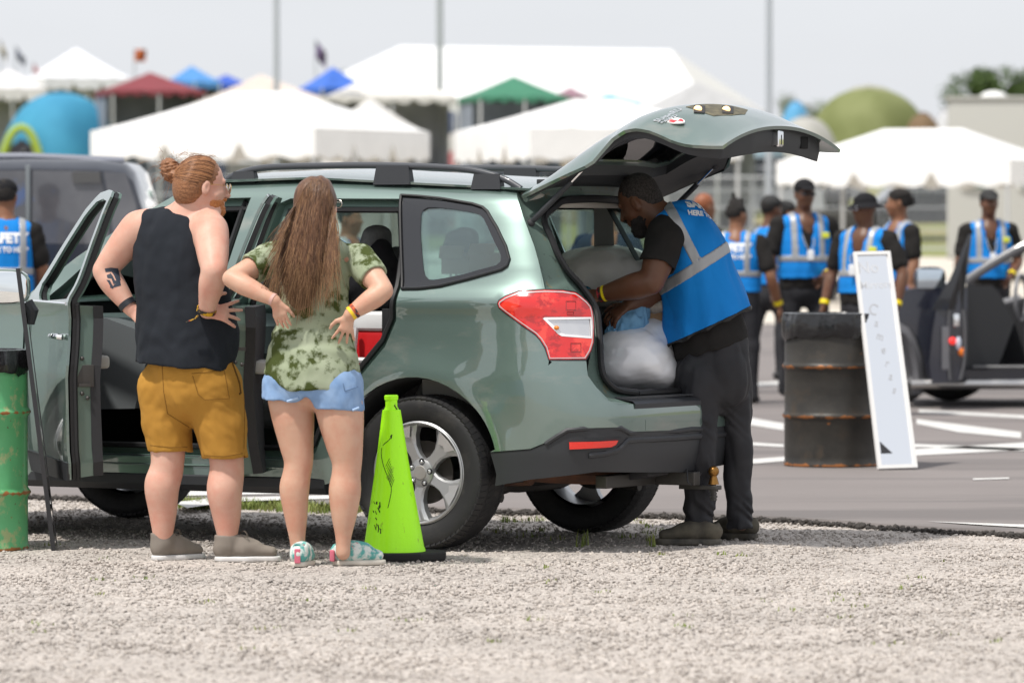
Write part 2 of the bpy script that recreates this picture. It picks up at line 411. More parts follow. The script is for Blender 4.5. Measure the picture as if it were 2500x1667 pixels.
        for ax in range(3):
            a, b = i.take(range(0, s.n[ax]-1), ax), i.take(range(1, s.n[ax]), ax)
            E = np.argwhere(a != b); o1, o2 = [(1, 2), (2, 0), (0, 1)][ax]
            E = E[(E[:, o1] > 0) & (E[:, o2] > 0) & (E[:, o1] < s.n[o1]-1) & (E[:, o2] < s.n[o2]-1)]
            ins = a[tuple(E.T)]
            def cell(d1, d2):
                q = E.copy(); q[:, o1] -= d1; q[:, o2] -= d2; return ids[tuple(q.T)]
            q = np.stack([cell(1, 1), cell(0, 1), cell(0, 0), cell(1, 0)], 1); q[~ins] = q[~ins][:, ::-1]; Q.append(q)
        return V, np.concatenate(Q)
    def build(s, name, m, parent, off=(0,0,0), smooth=1, post=None):
        V, F = s.mesh()
        if smooth:      # Laplacian relax
            E = np.concatenate([F[:, [0, 1]], F[:, [1, 2]], F[:, [2, 3]], F[:, [3, 0]]])
            for _ in range(smooth):
                A = np.zeros_like(V); c = np.zeros(len(V)); np.add.at(A, E[:, 0], V[E[:, 1]]); np.add.at(c, E[:, 0], 1); V = V*.45+(A/np.maximum(c, 1)[:, None])*.55
        me = bpy.data.meshes.new(name); V = V-np.array(tuple(off))
        me.vertices.add(len(V)); me.vertices.foreach_set('co', V.astype(np.float32).ravel())
        me.loops.add(len(F)*4); me.loops.foreach_set('vertex_index', F.astype(np.int32).ravel())
        me.polygons.add(len(F)); me.polygons.foreach_set('loop_start', np.arange(0, len(F)*4, 4, dtype=np.int32)); me.polygons.foreach_set('loop_total', np.full(len(F), 4, np.int32))
        me.update(calc_edges=True); me.validate()
        return link(name, me, m, parent)
# ================================================================= the green estate car
CO = Vector((0.0, 24.15, 0.0)); CRZ = R(150.5)
CM = Matrix.Translation(CO) @ Matrix.Rotation(CRZ, 4, 'Z'); CMI = CM.inverted()
def spl(pts, lo, hi, sm=6, n=600):
    p = np.array(pts); x = np.linspace(lo, hi, n); y = np.interp(x, p[:, 0], p[:, 1])
    if sm: k = np.exp(-.5*(np.arange(-3*sm, 3*sm+1)/sm)**2); k /= k.sum(); y = np.convolve(np.pad(y, 3*sm, mode='reflect', reflect_type='odd'), k, 'valid')
    return lambda q: np.interp(q, x, y)
WZ = spl([(.15,.83),(.27,.858),(.40,.872),(.46,.880),(.60,.884),(.80,.890),(.95,.876),(1.07,.870),(1.125,.880),(1.16,.872),(1.185,.852),(1.21,.838),(1.25,.820),
          (1.40,.765),(1.55,.706),(1.62,.672),(1.665,.632),(1.70,.55),(1.76,.3)], .15, 1.76, 5)
AZ = spl([(.15,.85),(.30,.895),(.45,.94),(.60,.955),(.68,.95),(.76,.925),(.82,.90),(.92,.875),(1.05,.845),(1.15,.815),(1.3,.74),(1.45,.66),(1.6,.585),(1.76,.52)], .15, 1.76, 10)
ZR = spl([(-1.2,1.62),(-.6,1.655),(-.43,1.665),(.27,1.69),(.74,1.712),(1.15,1.71),(1.5,1.71),(3,1.71)], -1.2, 3, 12)
_th = np.linspace(0, math.pi/2, 4000); _nn = 2/4.5
_sx = np.sin(_th)**_nn; _cy = np.cos(_th)**_nn
_sg = np.concatenate([[0], np.cumsum(np.hypot(np.diff(.95*_sx), np.diff(.88*_cy)))])
def S(t, z):
    """outer body skin: t runs rearwards along the side from the rear axle and round the corner; z is height"""
    t = np.asarray(t, float); z = np.asarray(z, float); tt = np.clip(t, 0, None)
    sx = np.interp(tt, _sg, _sx); cy = np.interp(tt, _sg, _cy)
    x = np.where(t > 0, -AZ(z)*sx, -t)
    zr = ZR(x); zn = np.where(z > 1.3, 1.3+(z-1.3)*.4/(zr-1.3), z)
    y = WZ(zn)*cy
    for cx in (0., 2.64):                                   # swelling round the wheel arches
        r = np.hypot(x-cx, (z-.36)); y = y+.016*np.exp(-((r-.43)/.10)**2)*(np.abs(x-cx) < .75)*(z < 1.1)
    fx = np.clip((x-2.3)/1.4, 0, 1); y = y-.10*fx**2       # nose narrows
    return np.stack([x, y, z], -1)
def SR(t, z): p = S(t, z); p[..., 1] *= -1; return p
CAMC = np.array(CMI @ Vector((0, 0, CAMZ)))
def carray(k, x, y):
    r = ray(*zz(k, x, y)); return np.array(CMI.to_3x3() @ r)
def inv(k, pts, fn=S, ins=0.):
    """photo points -> surface parameters"""
    out = []
    for (x, y) in pts:
        d = carray(k, x, y); t0 = (.86-CAMC[1])/d[1]; q = CAMC+d*t0; a, b = -q[0], q[2]
        if a > .6: a = .6
        for _ in range(25):
            p = fn(a, b); e = 1e-4; pa = (fn(a+e, b)-p)/e; pb = (fn(a, b+e)-p)/e
            # solve p+da*pa+db*pb = CAMC + d*s
            A = np.stack([pa, pb, -d], 1); rhs = CAMC-p
            try: s = np.linalg.solve(A, rhs)
            except Exception: break
            st = np.clip(s[:2], -.15, .15); a += st[0]; b = float(np.clip(b+st[1], .16, 1.75))
            if abs(s[:2]).max() < 1e-5: break
        out.append((float(a), float(b)))
    return out
def iny(k, pts, y):                # photo points on the plane car-y = y -> (x, z)
    out = []
    for p in pts:
        d = carray(k, *p); t = (y-CAMC[1])/d[1]; q = CAMC+d*t; out.append((float(q[0]), float(q[2])))
    return out
def inx(k, pts, x):
    out = []
    for p in pts:
        d = carray(k, *p); t = (x-CAMC[0])/d[0]; q = CAMC+d*t; out.append((float(q[1]), float(q[2])))
    return out
paint = mat('car_paint', (.135,.198,.175), .36, metal=.55, coat=1., col2=(.15,.216,.192), nscale=2.5, bump=0, coatr=.03); paint.node_tree.nodes['Principled BSDF'].inputs['Coat IOR'].default_value = 1.9; overlay(paint, 3.0, .56, .80, (.24,.25,.22), seed=6, stretch=(1,1,2.5), rough=.6)
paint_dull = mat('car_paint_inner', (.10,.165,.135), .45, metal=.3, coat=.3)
blackp = mat('black_plastic', (.032,.034,.038), .48, bump=.15, bscale=900, spec=.45, bdist=.002)
rubber = mat('rubber', (.012,.012,.013), .55)
tyre_m = mat('tyre_rubber', (.016,.016,.017), .62, bump=.3, bscale=250, bdist=.003)
overlay(tyre_m, 9, .5, .8, (.05,.047,.043), seed=3)
glass = pane('car_glass', (.80,.90,.87))
glassd = pane('side_glass', (.70,.84,.82), 1.5)
ceram = mat('glass_border', (.018,.019,.022), .06, coat=.6)
chrome = mat('chrome', (.82,.83,.84), .12, metal=1.)
alloy = mat('alloy', (.42,.425,.43), .42, metal=.75, coat=.3)
steel = mat('dark_steel', (.09,.085,.08), .5, metal=.7)
rustm = mat('rust', (.13,.055,.03), .85, col2=(.07,.04,.03), nscale=14)
trimg = mat('interior_trim', (.24,.24,.23), .7); trimd = mat('interior_dark', (.030,.030,.033), .7); seatm = mat('seat_cloth', (.13,.135,.135), .9, col2=(.10,.105,.105), nscale=60)
liner = mat('headliner', (.55,.52,.46), .9)
red_l = mat('lamp_red', (.62,.012,.010), .10, coat=1., spec=.6, trans=0.)
clear_l = mat('lamp_clear', (.62,.62,.63), .12, metal=.6, coat=1.)
car = empty('estate_car', CO, 'green estate car with its doors and tailgate open, black roof rails', 'car', rz=CRZ)
WC = (0.0, .36)
def arch(cx, r=.435, a0=8, a1=172, n=18, cz=.36): return [(-(cx+r*math.cos(R(a0+(a1-a0)*i/n))), cz+r*math.sin(R(a0+(a1-a0)*i/n))) for i in range(n+1)]
# ---- parameters traced from the photograph
pil = inv(10, [(683,112),(676,160),(690,240),(740,400),(830,660),(920,900),(1000,1200),(1065,1492)])
tl = inv(9, [(1170,213),(1000,222),(680,240),(420,340),(300,420),(272,480),(300,560),(420,660),(700,870),(1000,1080),(1090,1180),(1180,1330),(1255,1560)])
tlr = inv(9, [(1960,1560),(2060,1400),(2110,1230),(2120,930),(2095,640),(2060,530),(1980,430),(1850,320),(1760,260),(1500,220)])
for i in range(1, len(tlr)):       # keep heights rising and the corner smooth
    pass
qw = [(x, z) for x, z in inv(11, [(668,206),(900,220),(1300,265),(1640,322),(1780,368),(1850,430),(1980,650),(2100,900),(2150,1080),(2120,1170),(2040,1225),(1600,1350),(1200,1450),(900,1485),(680,1488)])]
seam = inv(0, [(1045,868),(1120,862),(1240,859),(1300,850),(1345,832)])
bump_top = inv(6, [(300,522),(345,505),(365,488)])
rdo = [(-.135,1.575),(-.118,1.40),(-.105,1.20),(-.115,1.05),(-.17,.93),(-.306,.775),(-.42,.64),(-.50,.52),(-.54,.44),(-.60,.405),(-.90,.40),(-.98,.43),(-1.0,.7),(-.97,1.12),(-.86,1.585),(-.80,1.61),(-.22,1.607)]
fdo = [(-1.02,1.615),(-1.10,1.12),(-1.10,.6),(-1.12,.43),(-1.20,.40),(-2.02,.40),(-2.09,.45),(-2.11,.6),(-2.11,1.05),(-2.03,1.15),(-1.90,1.275),(-1.66,1.44),(-1.45,1.565),(-1.30,1.61)]
top = [(.44,1.655),(.2,1.668),(0,1.68),(-.27,1.692),(-.5,1.705),(-.74,1.714),(-1.0,1.712),(-1.2,1.695),(-1.42,1.645),(-1.70,1.485),(-1.93,1.335),(-2.14,1.17)]
outer = [pil[0]]+top[1:]+[(-2.17,1.10),(-2.16,.30),(-2.05,.275),(-.56,.275),(-.47,.30)]+arch(0, a0=2, a1=138)[0:]
# rear part of the panel: seam to the bumper, lamp cut, pillar edge
a_end = outer[-1]
outer += [seam[1], seam[2], bump_top[0], bump_top[1]]+[tl[i] for i in range(12, -1, -1)]+pil[::-1][:-1]
qh = qw
part_side = panel('body_side', S, outer, [rdo, fdo, qw], .03, .012, paint, car)
# right-hand side: windows only, no open doors
rq = qw
rwin = [(-.20,1.58),(-.16,1.30),(-.17,1.24),(-.97,1.22),(-1.0,1.26),(-.90,1.60)]
fwin = [(-1.03,1.615),(-1.10,1.22),(-1.85,1.20),(-1.86,1.27),(-1.66,1.42),(-1.45,1.55),(-1.30,1.60)]
outr = [outer[0]]+outer[1:]
panel('body_side', SR, outr, [rwin, fwin, qw], .05, .012, paint, car, flip=True)
for nm, po in (('side_window', rwin), ('side_window', fwin), ('side_window', qw)):
    panel(nm, SR, po, [], .08, .004, glass, car, off=.006, flip=True)
# quarter window: dark printed border with a clear opening
clr = inv(11, [(935,470),(960,410),(1020,372),(1150,366),(1400,392),(1660,440),(1740,470),(1790,520),(1850,640),(1940,840),(2010,980),(2030,1050),(2020,1110),(1960,1160),(1800,1200),(1500,1285),(1250,1335),(1100,1358),(1040,1350),(985,1290),(965,1200),(945,980),(925,700)])
def shrink(poly, d):
    A = np.array(poly); n = len(A); area = sum(A[i][0]*A[(i+1) % n][1]-A[(i+1) % n][0]*A[i][1] for i in range(n)); s = 1 if area > 0 else -1
    o = []
    for i in range(n):
        e1 = A[i]-A[i-1]; e2 = A[(i+1) % n]-A[i]; e1 = e1/(np.linalg.norm(e1)+1e-9); e2 = e2/(np.linalg.norm(e2)+1e-9)
        nn = s*np.array([-(e1+e2)[1], (e1+e2)[0]]); nn /= np.linalg.norm(nn)+1e-9; o.append(tuple(A[i]+nn*d))
    return o
qwo = panel('quarter_window', S, shrink(qw, .004), [clr], .04, .006, ceram, car, off=.004)
panel('pane', S, clr, [], .06, .004, glassd, qwo, off=.008)
S3 = lambda p, off=0., fn=S: [tuple(q) for q in _off(fn, p, off)]
def _off(fn, p, off):
    a = np.array(p); e = 1e-3; q = fn(a[:, 0], a[:, 1]); da = fn(a[:, 0]+e, a[:, 1])-fn(a[:, 0]-e, a[:, 1]); db = fn(a[:, 0], a[:, 1]+e)-fn(a[:, 0], a[:, 1]-e)
    N = np.cross(da, db); N /= np.linalg.norm(N, axis=1)[:, None]; s = -1 if fn is S else 1
    if N[0][1]*(1 if fn is S else -1) < 0: N = -N
    return q+N*off
MB().tube(S3(resamp(qw, .04)+[qw[0]], .002), .007, 6).build('window_seal', rubber, qwo)
b = MB(); lo = [p for p in qw[8:15]]; b.tube(S3(resamp(lo, .04, False), .004), .011, 8, flat=(1, .6)); b.build('window_strip', blackp, qwo)
# door opening reveals: inner return of the opening, seal, dark
for nm, op in (('door_jamb', rdo), ('door_jamb', fdo)):
    L = resamp(op, .03); o0 = S3(L, -.004); o1 = [(x, y-.055, z) for x, y, z in S3(shrink(L, .012), 0)]; o2 = [(x, y-.062, z) for x, y, z in S3(shrink(L, .05), 0)]
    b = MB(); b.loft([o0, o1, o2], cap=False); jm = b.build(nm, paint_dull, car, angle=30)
    b = MB(); b.tube([(x, y-.052, z) for x, y, z in S3(shrink(L, .052)+[shrink(L, .052)[0]], 0)], .014, 6); b.build('door_seal', rubber, jm)
# ---- roof
def roof(a, b):                    # a = x, b in -1..1
    x = np.asarray(a, float); bb = np.asarray(b, float); zr = np.interp(x, [-.5,-.44,.74,1.2,1.42], [1.66,1.664,1.722,1.708,1.655]); hw = np.interp(x, [-.5,.7,1.42], [.62,.62,.655])
    return np.stack([x, bb*hw, zr+.035*(1-bb**2)-.012*np.abs(bb)**6], -1)
panel('roof', lambda a, b: roof(a, b/1.0), [(-.44,-1),(1.42,-1),(1.42,1),(-.44,1)], [], .12, .01, paint, car, flip=False)
# windscreen, bonnet
def wsc(a, b): a = np.asarray(a, float); b = np.asarray(b, float); return np.stack([1.42+.83*a-.09*b**2*0-.08*b*b, b*(.655+.16*a), 1.685-.57*a-.03*b*b], -1)
panel('windscreen', wsc, [(0,-1),(1,-1),(1,1),(0,1)], [], .15, .005, glass, car)
def bon(a, b): a = np.asarray(a, float); b = np.asarray(b, float); return np.stack([2.2+1.28*a-.12*b*b*a, b*(.80-.06*a), 1.13-.10*a-.10*a**3-.03*np.abs(b)**3], -1)
panel('bonnet', bon, [(0,-1),(1,-1),(1,1),(0,1)], [], .15, .012, paint, car)
for fn, fl in ((S, False), (SR, True)):
    panel('front_wing', fn, [(-2.18,1.135),(-2.175,.28)]+[p for p in arch(2.64, a0=172, a1=8)]+[(-3.3,.33),(-3.46,.5),(-3.46,.98),(-3.2,1.06),(-2.6,1.12)], [], .04, .01, paint, car, flip=fl)
b = MB(); b.loft([[(3.40,y*1.,.25),(3.40+.12*(1-y*y),y*.8,.45),(3.42+.16*(1-y*y),y*.8,.75),(3.38+.14*(1-y*y),y*.78,1.0),(3.30,y*.76,1.02)] for y in np.linspace(-1, 1, 15)], closed=False, cap=False); b.build('front_bumper', paint, car)
# ---- rear bumper, upper painted part and lower plastic part
lowline = inv(6, [(35,965),(250,948),(330,915),(390,875),(440,845),(530,838),(735,833),(775,860),(1030,850)])
EC = 1.70                           # parameter near the centre of the tail
def refl(poly): return poly
zlow = lambda: None
bt = [seam[1], seam[2], bump_top[0], bump_top[1], tl[12]]
tend = tlr[0]
ob_in = inv(6, [(548,488),(556,560),(600,620),(670,695),(780,712)])   # edge of the opening down to the step
# ---- bumper
a_l = lowline[0]; archseg = [p for p in arch(0, a0=2, a1=178, n=40) if seam[0][1] >= p[1] >= a_l[1] and p[0] > 0]
TC = _sg[-1]
bup = seam[:3]+bump_top+[(.712,.880),(.889,.880)]+ob_in+[(TC,.676),(TC,.548),(1.488,.546),(1.072,.552)]+lowline[:7][::-1]+archseg[::-1]
blow_b = inv(6, [(60,1146),(250,1112),(600,1072),(1030,1060)])
blo = [(x, z-.004) for x, z in lowline[:7]]+[(1.072,.548),(1.488,.542),(TC,.543),(TC,.345)]+blow_b[::-1][1:]+[(.43,.36)]
bp_ = None
for fn, fl in ((S, False), (SR, True)):
    bu = panel('rear_bumper', fn, bup, [], .03, .02, paint, car, flip=fl)
    bp_ = bu if bp_ is None else bp_
    panel('bumper_cladding', fn, blo, [], .03, .02, blackp, bu, off=.004, flip=fl)
    rf = inv(6, [(456,912),(712,903),(700,925),(675,938),(458,950)])
    rc = inv(6, [(450,898),(730,888),(748,905),(690,955),(452,960)])
    panel('reflector_recess', fn, rc, [], .05, .01, trimd, bu, off=-.001, flip=fl)
    panel('reflector', fn, rf, [], .05, .014, mat('reflector_red', (.75,.02,.01), .2, coat=1., bump=.4, bscale=700, bdist=.001), bu, off=-.008, flip=fl)
    b = MB()
    for off in (0,):
        ridge = inv(6, [(330,922),(395,880),(445,850),(530,842),(733,838),(778,864),(1040,853)])+[(TC,.546)]
        b.tube(S3(ridge, -.006, fn), .013, 8)
        ridge = inv(6, [(560,985),(650,975),(720,955),(770,905),(900,898),(1040,890)])+[(TC,.51)]
        b.tube(S3(ridge, -.008, fn), .016, 8)
    b.build('cladding_ridge', blackp, bu)
tow = inv(6, [(862,795),(890,793),(894,800),(894,845),(888,850),(862,850)])
panel('tow_cover', S, tow, [], .05, .003, paint, bp_, off=-.0015)
# step pad
b = MB()
Y = np.linspace(-.52, .52, 21)
def xb(y, z): cy = min(abs(y)/float(WZ(z)), .999); return -float(AZ(z))*(1-cy**4.5)**(1/4.5)
b.loft([[(xb(y,.66)+.135,y,.705),(xb(y,.66)+.01,y,.688),(xb(y,.66)-.004,y,.676),(xb(y,.66)-.003,y,.655),(xb(y,.66)+.02,y,.65)] for y in Y], closed=False, cap=False)
for k in range(26):
    y = -.5+k*.04; b.box((xb(y,.66)+.065, y, .703), (.11, .012, .006), Matrix.Rotation(R(25), 3, 'Z'))
b.build('step_pad', blackp, bp_)
# ---- tail lamps
lens = tl+tlr
clr_l = inv(9, [(1140,765),(1175,742),(1500,740),(2058,740),(2078,930),(2078,1150),(1500,1105),(1430,1065),(1300,930)])
clr_i = inv(9, [(1225,790),(2045,775),(2060,1105),(1560,1065),(1480,1040),(1330,880)])
overlay(red_l, 11, .50, .56, (.40,.006,.006), seed=2, stretch=(1,1,1.8)); overlay(red_l, 6, .54, .58, (.80,.05,.03), seed=7)
for fn, fl in ((S, False), (SR, True)):
    lp = panel('tail_lamp', fn, shrink(lens, .003), [shrink(clr_l, -.001)], .03, .02, red_l, car, off=-.003, flip=fl)
    panel('lamp_surround', fn, shrink(lens, -.003), [shrink(lens, .008)], .03, .02, rubber, lp, off=-.002, flip=fl)
    panel('lamp_border', fn, shrink(lens, .008), [shrink(lens, .013)], .02, .004, mat('lamp_edge', (.50,.40,.40), .2, coat=1.), lp, off=-.005, flip=fl)
    panel('clear_border', fn, clr_l, [clr_i], .03, .006, mat('lamp_white', (.80,.80,.81), .2, coat=1.), lp, off=-.004, flip=fl)
    cl = panel('reversing_lamp', fn, clr_i, [], .05, .006, clear_l, lp, off=.004, flip=fl)
    b = MB()
    for q in inv(9, [(1400,945)]): b.ball(S3([q], .006, fn)[0], .011, sc=(1.2,1,.9))
    b.build('bulb', mat('bulb_orange', (.75,.22,.01), .3, coat=1.), cl)
    for pl in ([(1580,440),(1760,440),(1760,600),(1580,600)], [(1670,1240),(1860,1240),(1860,1400),(1670,1400)], [(1600,640),(1720,640),(1720,690),(1600,690)]):
        b = MB(); pq = S3(inv(9, pl), .004, fn); b.tube(pq+[pq[0]], .0022, 4); b.build('lamp_facet', mat('facet_red', (.35,.03,.03), .15, coat=1.), lp)
# ---- tailgate opening
XO = lambda z: np.interp(z, [.66,.70,.75,.87,1.0,1.196,1.39,1.557,1.65,1.70], [-.83,-.82,-.80,-.765,-.715,-.62,-.53,-.44,-.39,-.37])
def O(y, z): y = np.asarray(y, float); z = np.asarray(z, float); return np.stack([XO(z)*(1+.0*y), y, z], -1)
def invO(k, pts):
    out = []
    for (x, y) in pts:
        d = carray(k, x, y); z = 1.2
        for _ in range(40):
            X = float(XO(z)); t = (X-CAMC[0])/d[0]; q = CAMC+d*t; z = .5*z+.5*float(np.clip(q[2], .6, 1.72))
        out.append((float(q[1]), float(q[2])))
    return out
s_in = invO(10, [(1250,285),(1120,385),(1015,480),(1010,600),(1100,800),(1180,1000),(1300,1210),(1400,1330),(1500,1440)])+invO(6, [(575,200),(594,330),(600,440),(606,520),(628,580),(690,632),(800,650)])
topz = invO(10, [(1900,215)])[0]
o3 = [S3([p])[0] for p in (pil[0], pil[1], pil[2], pil[3], pil[4], pil[5], pil[6])]
o3 += [S3([tl[0]])[0], S3([tlr[9]])[0], S3([tlr[6]])[0], S3([tlr[3]])[0], S3([tlr[1]])[0]]+[S3([p])[0] for p in ob_in[1:5]]
i3 = [tuple(float(c) for c in O(y, z)) for y, z in s_in]
o3 = [(-.44, 0, 1.70), (-.44, .35, 1.692)]+o3+[(-.935, .3, .676), (-.95, 0, .676)]
ztop = i3[0][2]
i3 = [(float(XO(ztop)), 0, ztop+.012), (float(XO(ztop)), i3[0][1]*.6, ztop+.008)]+i3+[(-.815, .3, i3[-1][2]), (-.815, 0, i3[-1][2])]
jam = mat('jamb_paint', (.10,.145,.125), .5, coat=.2); overlay(jam, 9, .60, .70, (.20,.14,.055), seed=5, rough=.9); overlay(jam, 30, .6, .72, (.02,.02,.02), seed=1)
oc = cr(o3, 5); ic = cr(i3, 5); b = MB(); bs = MB()
for sg in (1, -1):
    O_ = [(x, y*sg, z) for x, y, z in oc]; I_ = [(x, y*sg, z) for x, y, z in ic]
    mid = [((a[0]*.55+c[0]*.45)+.025, a[1]*.6+c[1]*.4, a[2]*.6+c[2]*.4) for a, c in zip(O_, I_)]
    I2 = [(a[0]-.018, a[1], a[2]) for a in I_]; I3 = [(a[0]+.12, a[1]+.01*sg, a[2]) for a in I_]
    b.loft([O_, mid, I_, I2], closed=False, cap=False); bs.tube([(a[0]-.022, a[1], a[2]) for a in I_], .015, 8, flat=(1, 1.2))
jo = b.build('tailgate_opening', jam, car, angle=60); bs.build('opening_seal', rubber, jo)
# ---- tailgate, swung up
gC = np.array([(.42,1.69),(.52,1.755),(.62,1.83),(.72,1.90),(.82,1.955),(.93,2.01),(1.04,2.043),(1.14,2.040),(1.24,2.015),(1.34,1.975),(1.42,1.932)])
gE = np.array([(.42,1.63),(.55,1.683),(.68,1.733),(.79,1.772),(.81,1.80),(.835,1.85),(.87,1.89),(.94,1.925),(1.01,1.932),(1.07,1.922),(1.13,1.90),(1.19,1.873),(1.26,1.856),(1.36,1.85),(1.42,1.85)])
gW = np.array([(.42,.655),(.6,.672),(.78,.69),(.81,.67),(.84,.625),(.9,.625),(1.0,.65),(1.24,.635),(1.35,.62),(1.42,.60)])
_gc = spl([(a, c) for a, c in gC], .40, 1.44, 14); _ge = spl([(a, c) for a, c in gE], .40, 1.44, 5); _gw = spl([(a, c) for a, c in gW], .40, 1.44, 5)
def T(a, q):
    a = np.asarray(a, float); q = np.asarray(q, float); c = _gc(a); e = _ge(a); pw = np.interp(a, [.4,.85,1.1,1.42], [5,4.5,3.0,2.2])
    return np.stack([-a, q*_gw(a), c+(e-c)*np.abs(q)**pw-.012*q*q], -1)
gout = [(.42,-1),(1.42,-1),(1.42,1),(.42,1)]
gwin = [(.60,-.66),(.57,-.56),(.57,.56),(.60,.66),(.80,.70),(.85,.62),(.86,0),(.85,-.62),(.80,-.70)]
plate = [(.985,.30),(1.16,.30),(1.16,-.62),(.985,-.62)]
lip_fix = lambda a, q: T(a, q)
gate = panel('tailgate', T, gout, [gwin], .035, .016, paint, car, flip=True)
panel('gate_glass', T, gwin, [], .06, .004, pane('tinted_glass', (.22,.25,.25)), gate, off=.006, flip=True)
# licence-plate recess with its two lamps, a flat dark panel laid on the skin in place of a pocket
def TR(a, q):
    p = T(a, q); return p
rec = [];
def invT(k, pts, a0=1.0, q0=0.):
    out = []
    for (x, y) in pts:
        d = carray(k, x, y); a, q = a0, q0
        for _ in range(60):
            p = T(a, q); e = 1e-4; pa = (T(a+e, q)-p)/e; pb = (T(a, q+e)-p)/e
            try: s = np.linalg.solve(np.stack([pa, pb, -d], 1), CAMC-p)
            except Exception: break
            st = np.clip(s[:2], -.05, .05); a = float(np.clip(a+st[0], .42, 1.42)); q = float(np.clip(q+st[1], -1, 1))
        out.append((a, q))
    return out
b = MB()
ax = [1.02, 1.05, 1.10, 1.16, 1.20]
def Tq(a, q, up=0.): p = T(a, q); return (float(p[0]), float(p[1]), float(p[2])+up)
# raised garnish across the gate, its rear face (towards the camera side) open as a pocket
gy0, gy1 = .60, -.42
gp = MB()
pk = [(1.00,.70),(1.14,.55),(1.16,.1),(1.14,-.5),(1.02,-.6)]
pl_ = invT(5, [(1268,112),(1335,98),(1440,94),(1560,104),(1672,132),(1655,160),(1570,167),(1450,172),(1340,137)], 1.1, .2)
rc_ = panel('plate_recess', T, pl_, [], .03, .003, mat('dirty_plastic', (.05,.048,.038), .7, col2=(.16,.14,.085), nscale=30), gate, off=-.002, flip=True)
for ctr in ((1355,130), (1540,134)):
    hb_ = invT(5, [(ctr[0]-36,ctr[1]-24),(ctr[0]+38,ctr[1]-20),(ctr[0]+36,ctr[1]+26),(ctr[0]-34,ctr[1]+22)], 1.1, .2); panel('lamp_housing', T, hb_, [], .03, .003, trimd, rc_, off=-.005, flip=True)
    q_ = invT(5, [(ctr[0]-6,ctr[1]+2)], 1.1, .2)[0]; pp_ = T(*q_); MB().ball((float(pp_[0]), float(pp_[1])+.004, float(pp_[2])+.006), .017, sc=(1.2,.8,.9)).build('plate_lamp', mat('plate_lamp_glow', (.9,.6,.3), .3, emis=(1,.62,.25,1.6)), gate)
# inner side of the gate: black trim with a depth
def dep(a): return np.interp(a, [.42,.5,.80,.95,1.1,1.25,1.36], [.015,.045,.065,.085,.10,.115,.12])
def TI(a, q):
    p = T(a, np.asarray(q)*.955); p2 = p.copy(); p2[..., 2] -= dep(a)*(1-.55*np.abs(q)**5)+.018; return p2
iout = [(.44,-1),(1.24,-.97),(1.31,-.92),(1.35,-.84),(1.36,-.70),(1.36,.70),(1.35,.84),(1.31,.92),(1.24,.97),(.44,1)]
gt = panel('gate_trim', TI, iout, [shrink(gwin, -.012)], .05, .004, blackp, gate, flip=False)
b = MB(); L = resamp([(.44,1),(.7,1),(.9,1),(1.1,.99),(1.24,.97),(1.31,.92),(1.35,.84),(1.36,.70),(1.375,.4),(1.375,0),(1.375,-.4),(1.36,-.70),(1.35,-.84),(1.31,-.92),(1.24,-.97),(1.1,-.99),(.9,-1),(.7,-1),(.44,-1)], .04, False)
up = [tuple(map(float, T(a+.01, q*.965)-np.array([0,0,.016]))) for a, q in L]; dn = [tuple(map(float, TI(a, q))) for a, q in L]
md = [((u[0]+d[0])/2-.006, (u[1]+d[1])/2, (u[2]+d[2])/2) for u, d in zip(up, dn)]
b.loft([up, md, dn], closed=False, cap=False); b.build('trim_side', blackp, gt, angle=60)
L2 = resamp(shrink(gwin, -.012), .04); L2.append(L2[0]); b = MB(); b.loft([[tuple(map(float, T(a, q)-np.array([0,0,.014]))) for a, q in L2], [tuple(map(float, TI(a, q))) for a, q in L2]], closed=False, cap=False); b.build('window_trim', blackp, gt, angle=60)
b = MB(); L3 = [(.435,q) for q in np.linspace(-.98,.98,9)]; b.tube([Tq(a, q, -.03) for a, q in L3], .012, 6); b.build('gate_edge', jam, gate)
# latch and grab recess on the rear face of the trim
wallx = -1.385
p0 = inx(5, [(1848,318),(2042,345)], wallx)
b = MB(); c = (wallx-.012, p0[0][0], p0[0][1]); b.box(c, (.045,.055,.075), None, .012); b.build('latch', chrome, gate)
b = MB(); b.box((wallx-.033, p0[0][0], p0[0][1]-.005), (.004,.010,.045), None, .001); b.build('latch_slot', trimd, gate)
b = MB(); b.box((wallx+.004, p0[1][0], p0[1][1]), (.012,.075,.055), None, .012); gr = b.build('grab_recess', mat('hole_black', (.003,.003,.003), .9), gate)  # near-black block paints in the dark inside of the recess
# badges on the skin near the crest
bad = invT(5, [(1072,212),(1232,128),(1105,222),(1210,170),(1208,208)], 1.0, .6)
A3 = [np.array(Tq(*q_)) for q_ in bad]
def badge(nm, s_, p, q, m_, hfac=.17):
    ex = (q-p); L = np.linalg.norm(ex); ex /= L; nn = np.array([-.15,.25,1.]); nn -= ex*(nn@ex); nn /= np.linalg.norm(nn); ey = np.cross(nn, ex)
    if ey @ np.array([-.3,-1,.3]) < 0: pass
    sz = L*hfac*1.6; tx = text(nm, s_, sz, m_, gate, ext=.0015, bold=.0008, align='LEFT')
    W = max(v.co.x for v in tx.data.vertices); k = L/W
    for v in tx.data.vertices:
        a = p+ex*(v.co.x*k)+ey*v.co.y; 
        v.co = Vector(a+nn*(v.co.z+.004))
badge('maker_badge', 'SUBARU', A3[0], A3[1], chrome, .15)
badge('drive_badge', '=AWD', A3[2], A3[3], chrome, .16)
sh = []
cc = A3[4]; ex = A3[1]-A3[0]; ex /= np.linalg.norm(ex); nn = np.array([-.15,.25,1.]); nn -= ex*(nn@ex); nn /= np.linalg.norm(nn); ey = np.cross(nn, ex)
shp = [(-.035,.028),(0,.034),(.035,.028),(.034,-.005),(.02,-.03),(0,-.044),(-.02,-.03),(-.034,-.005)]
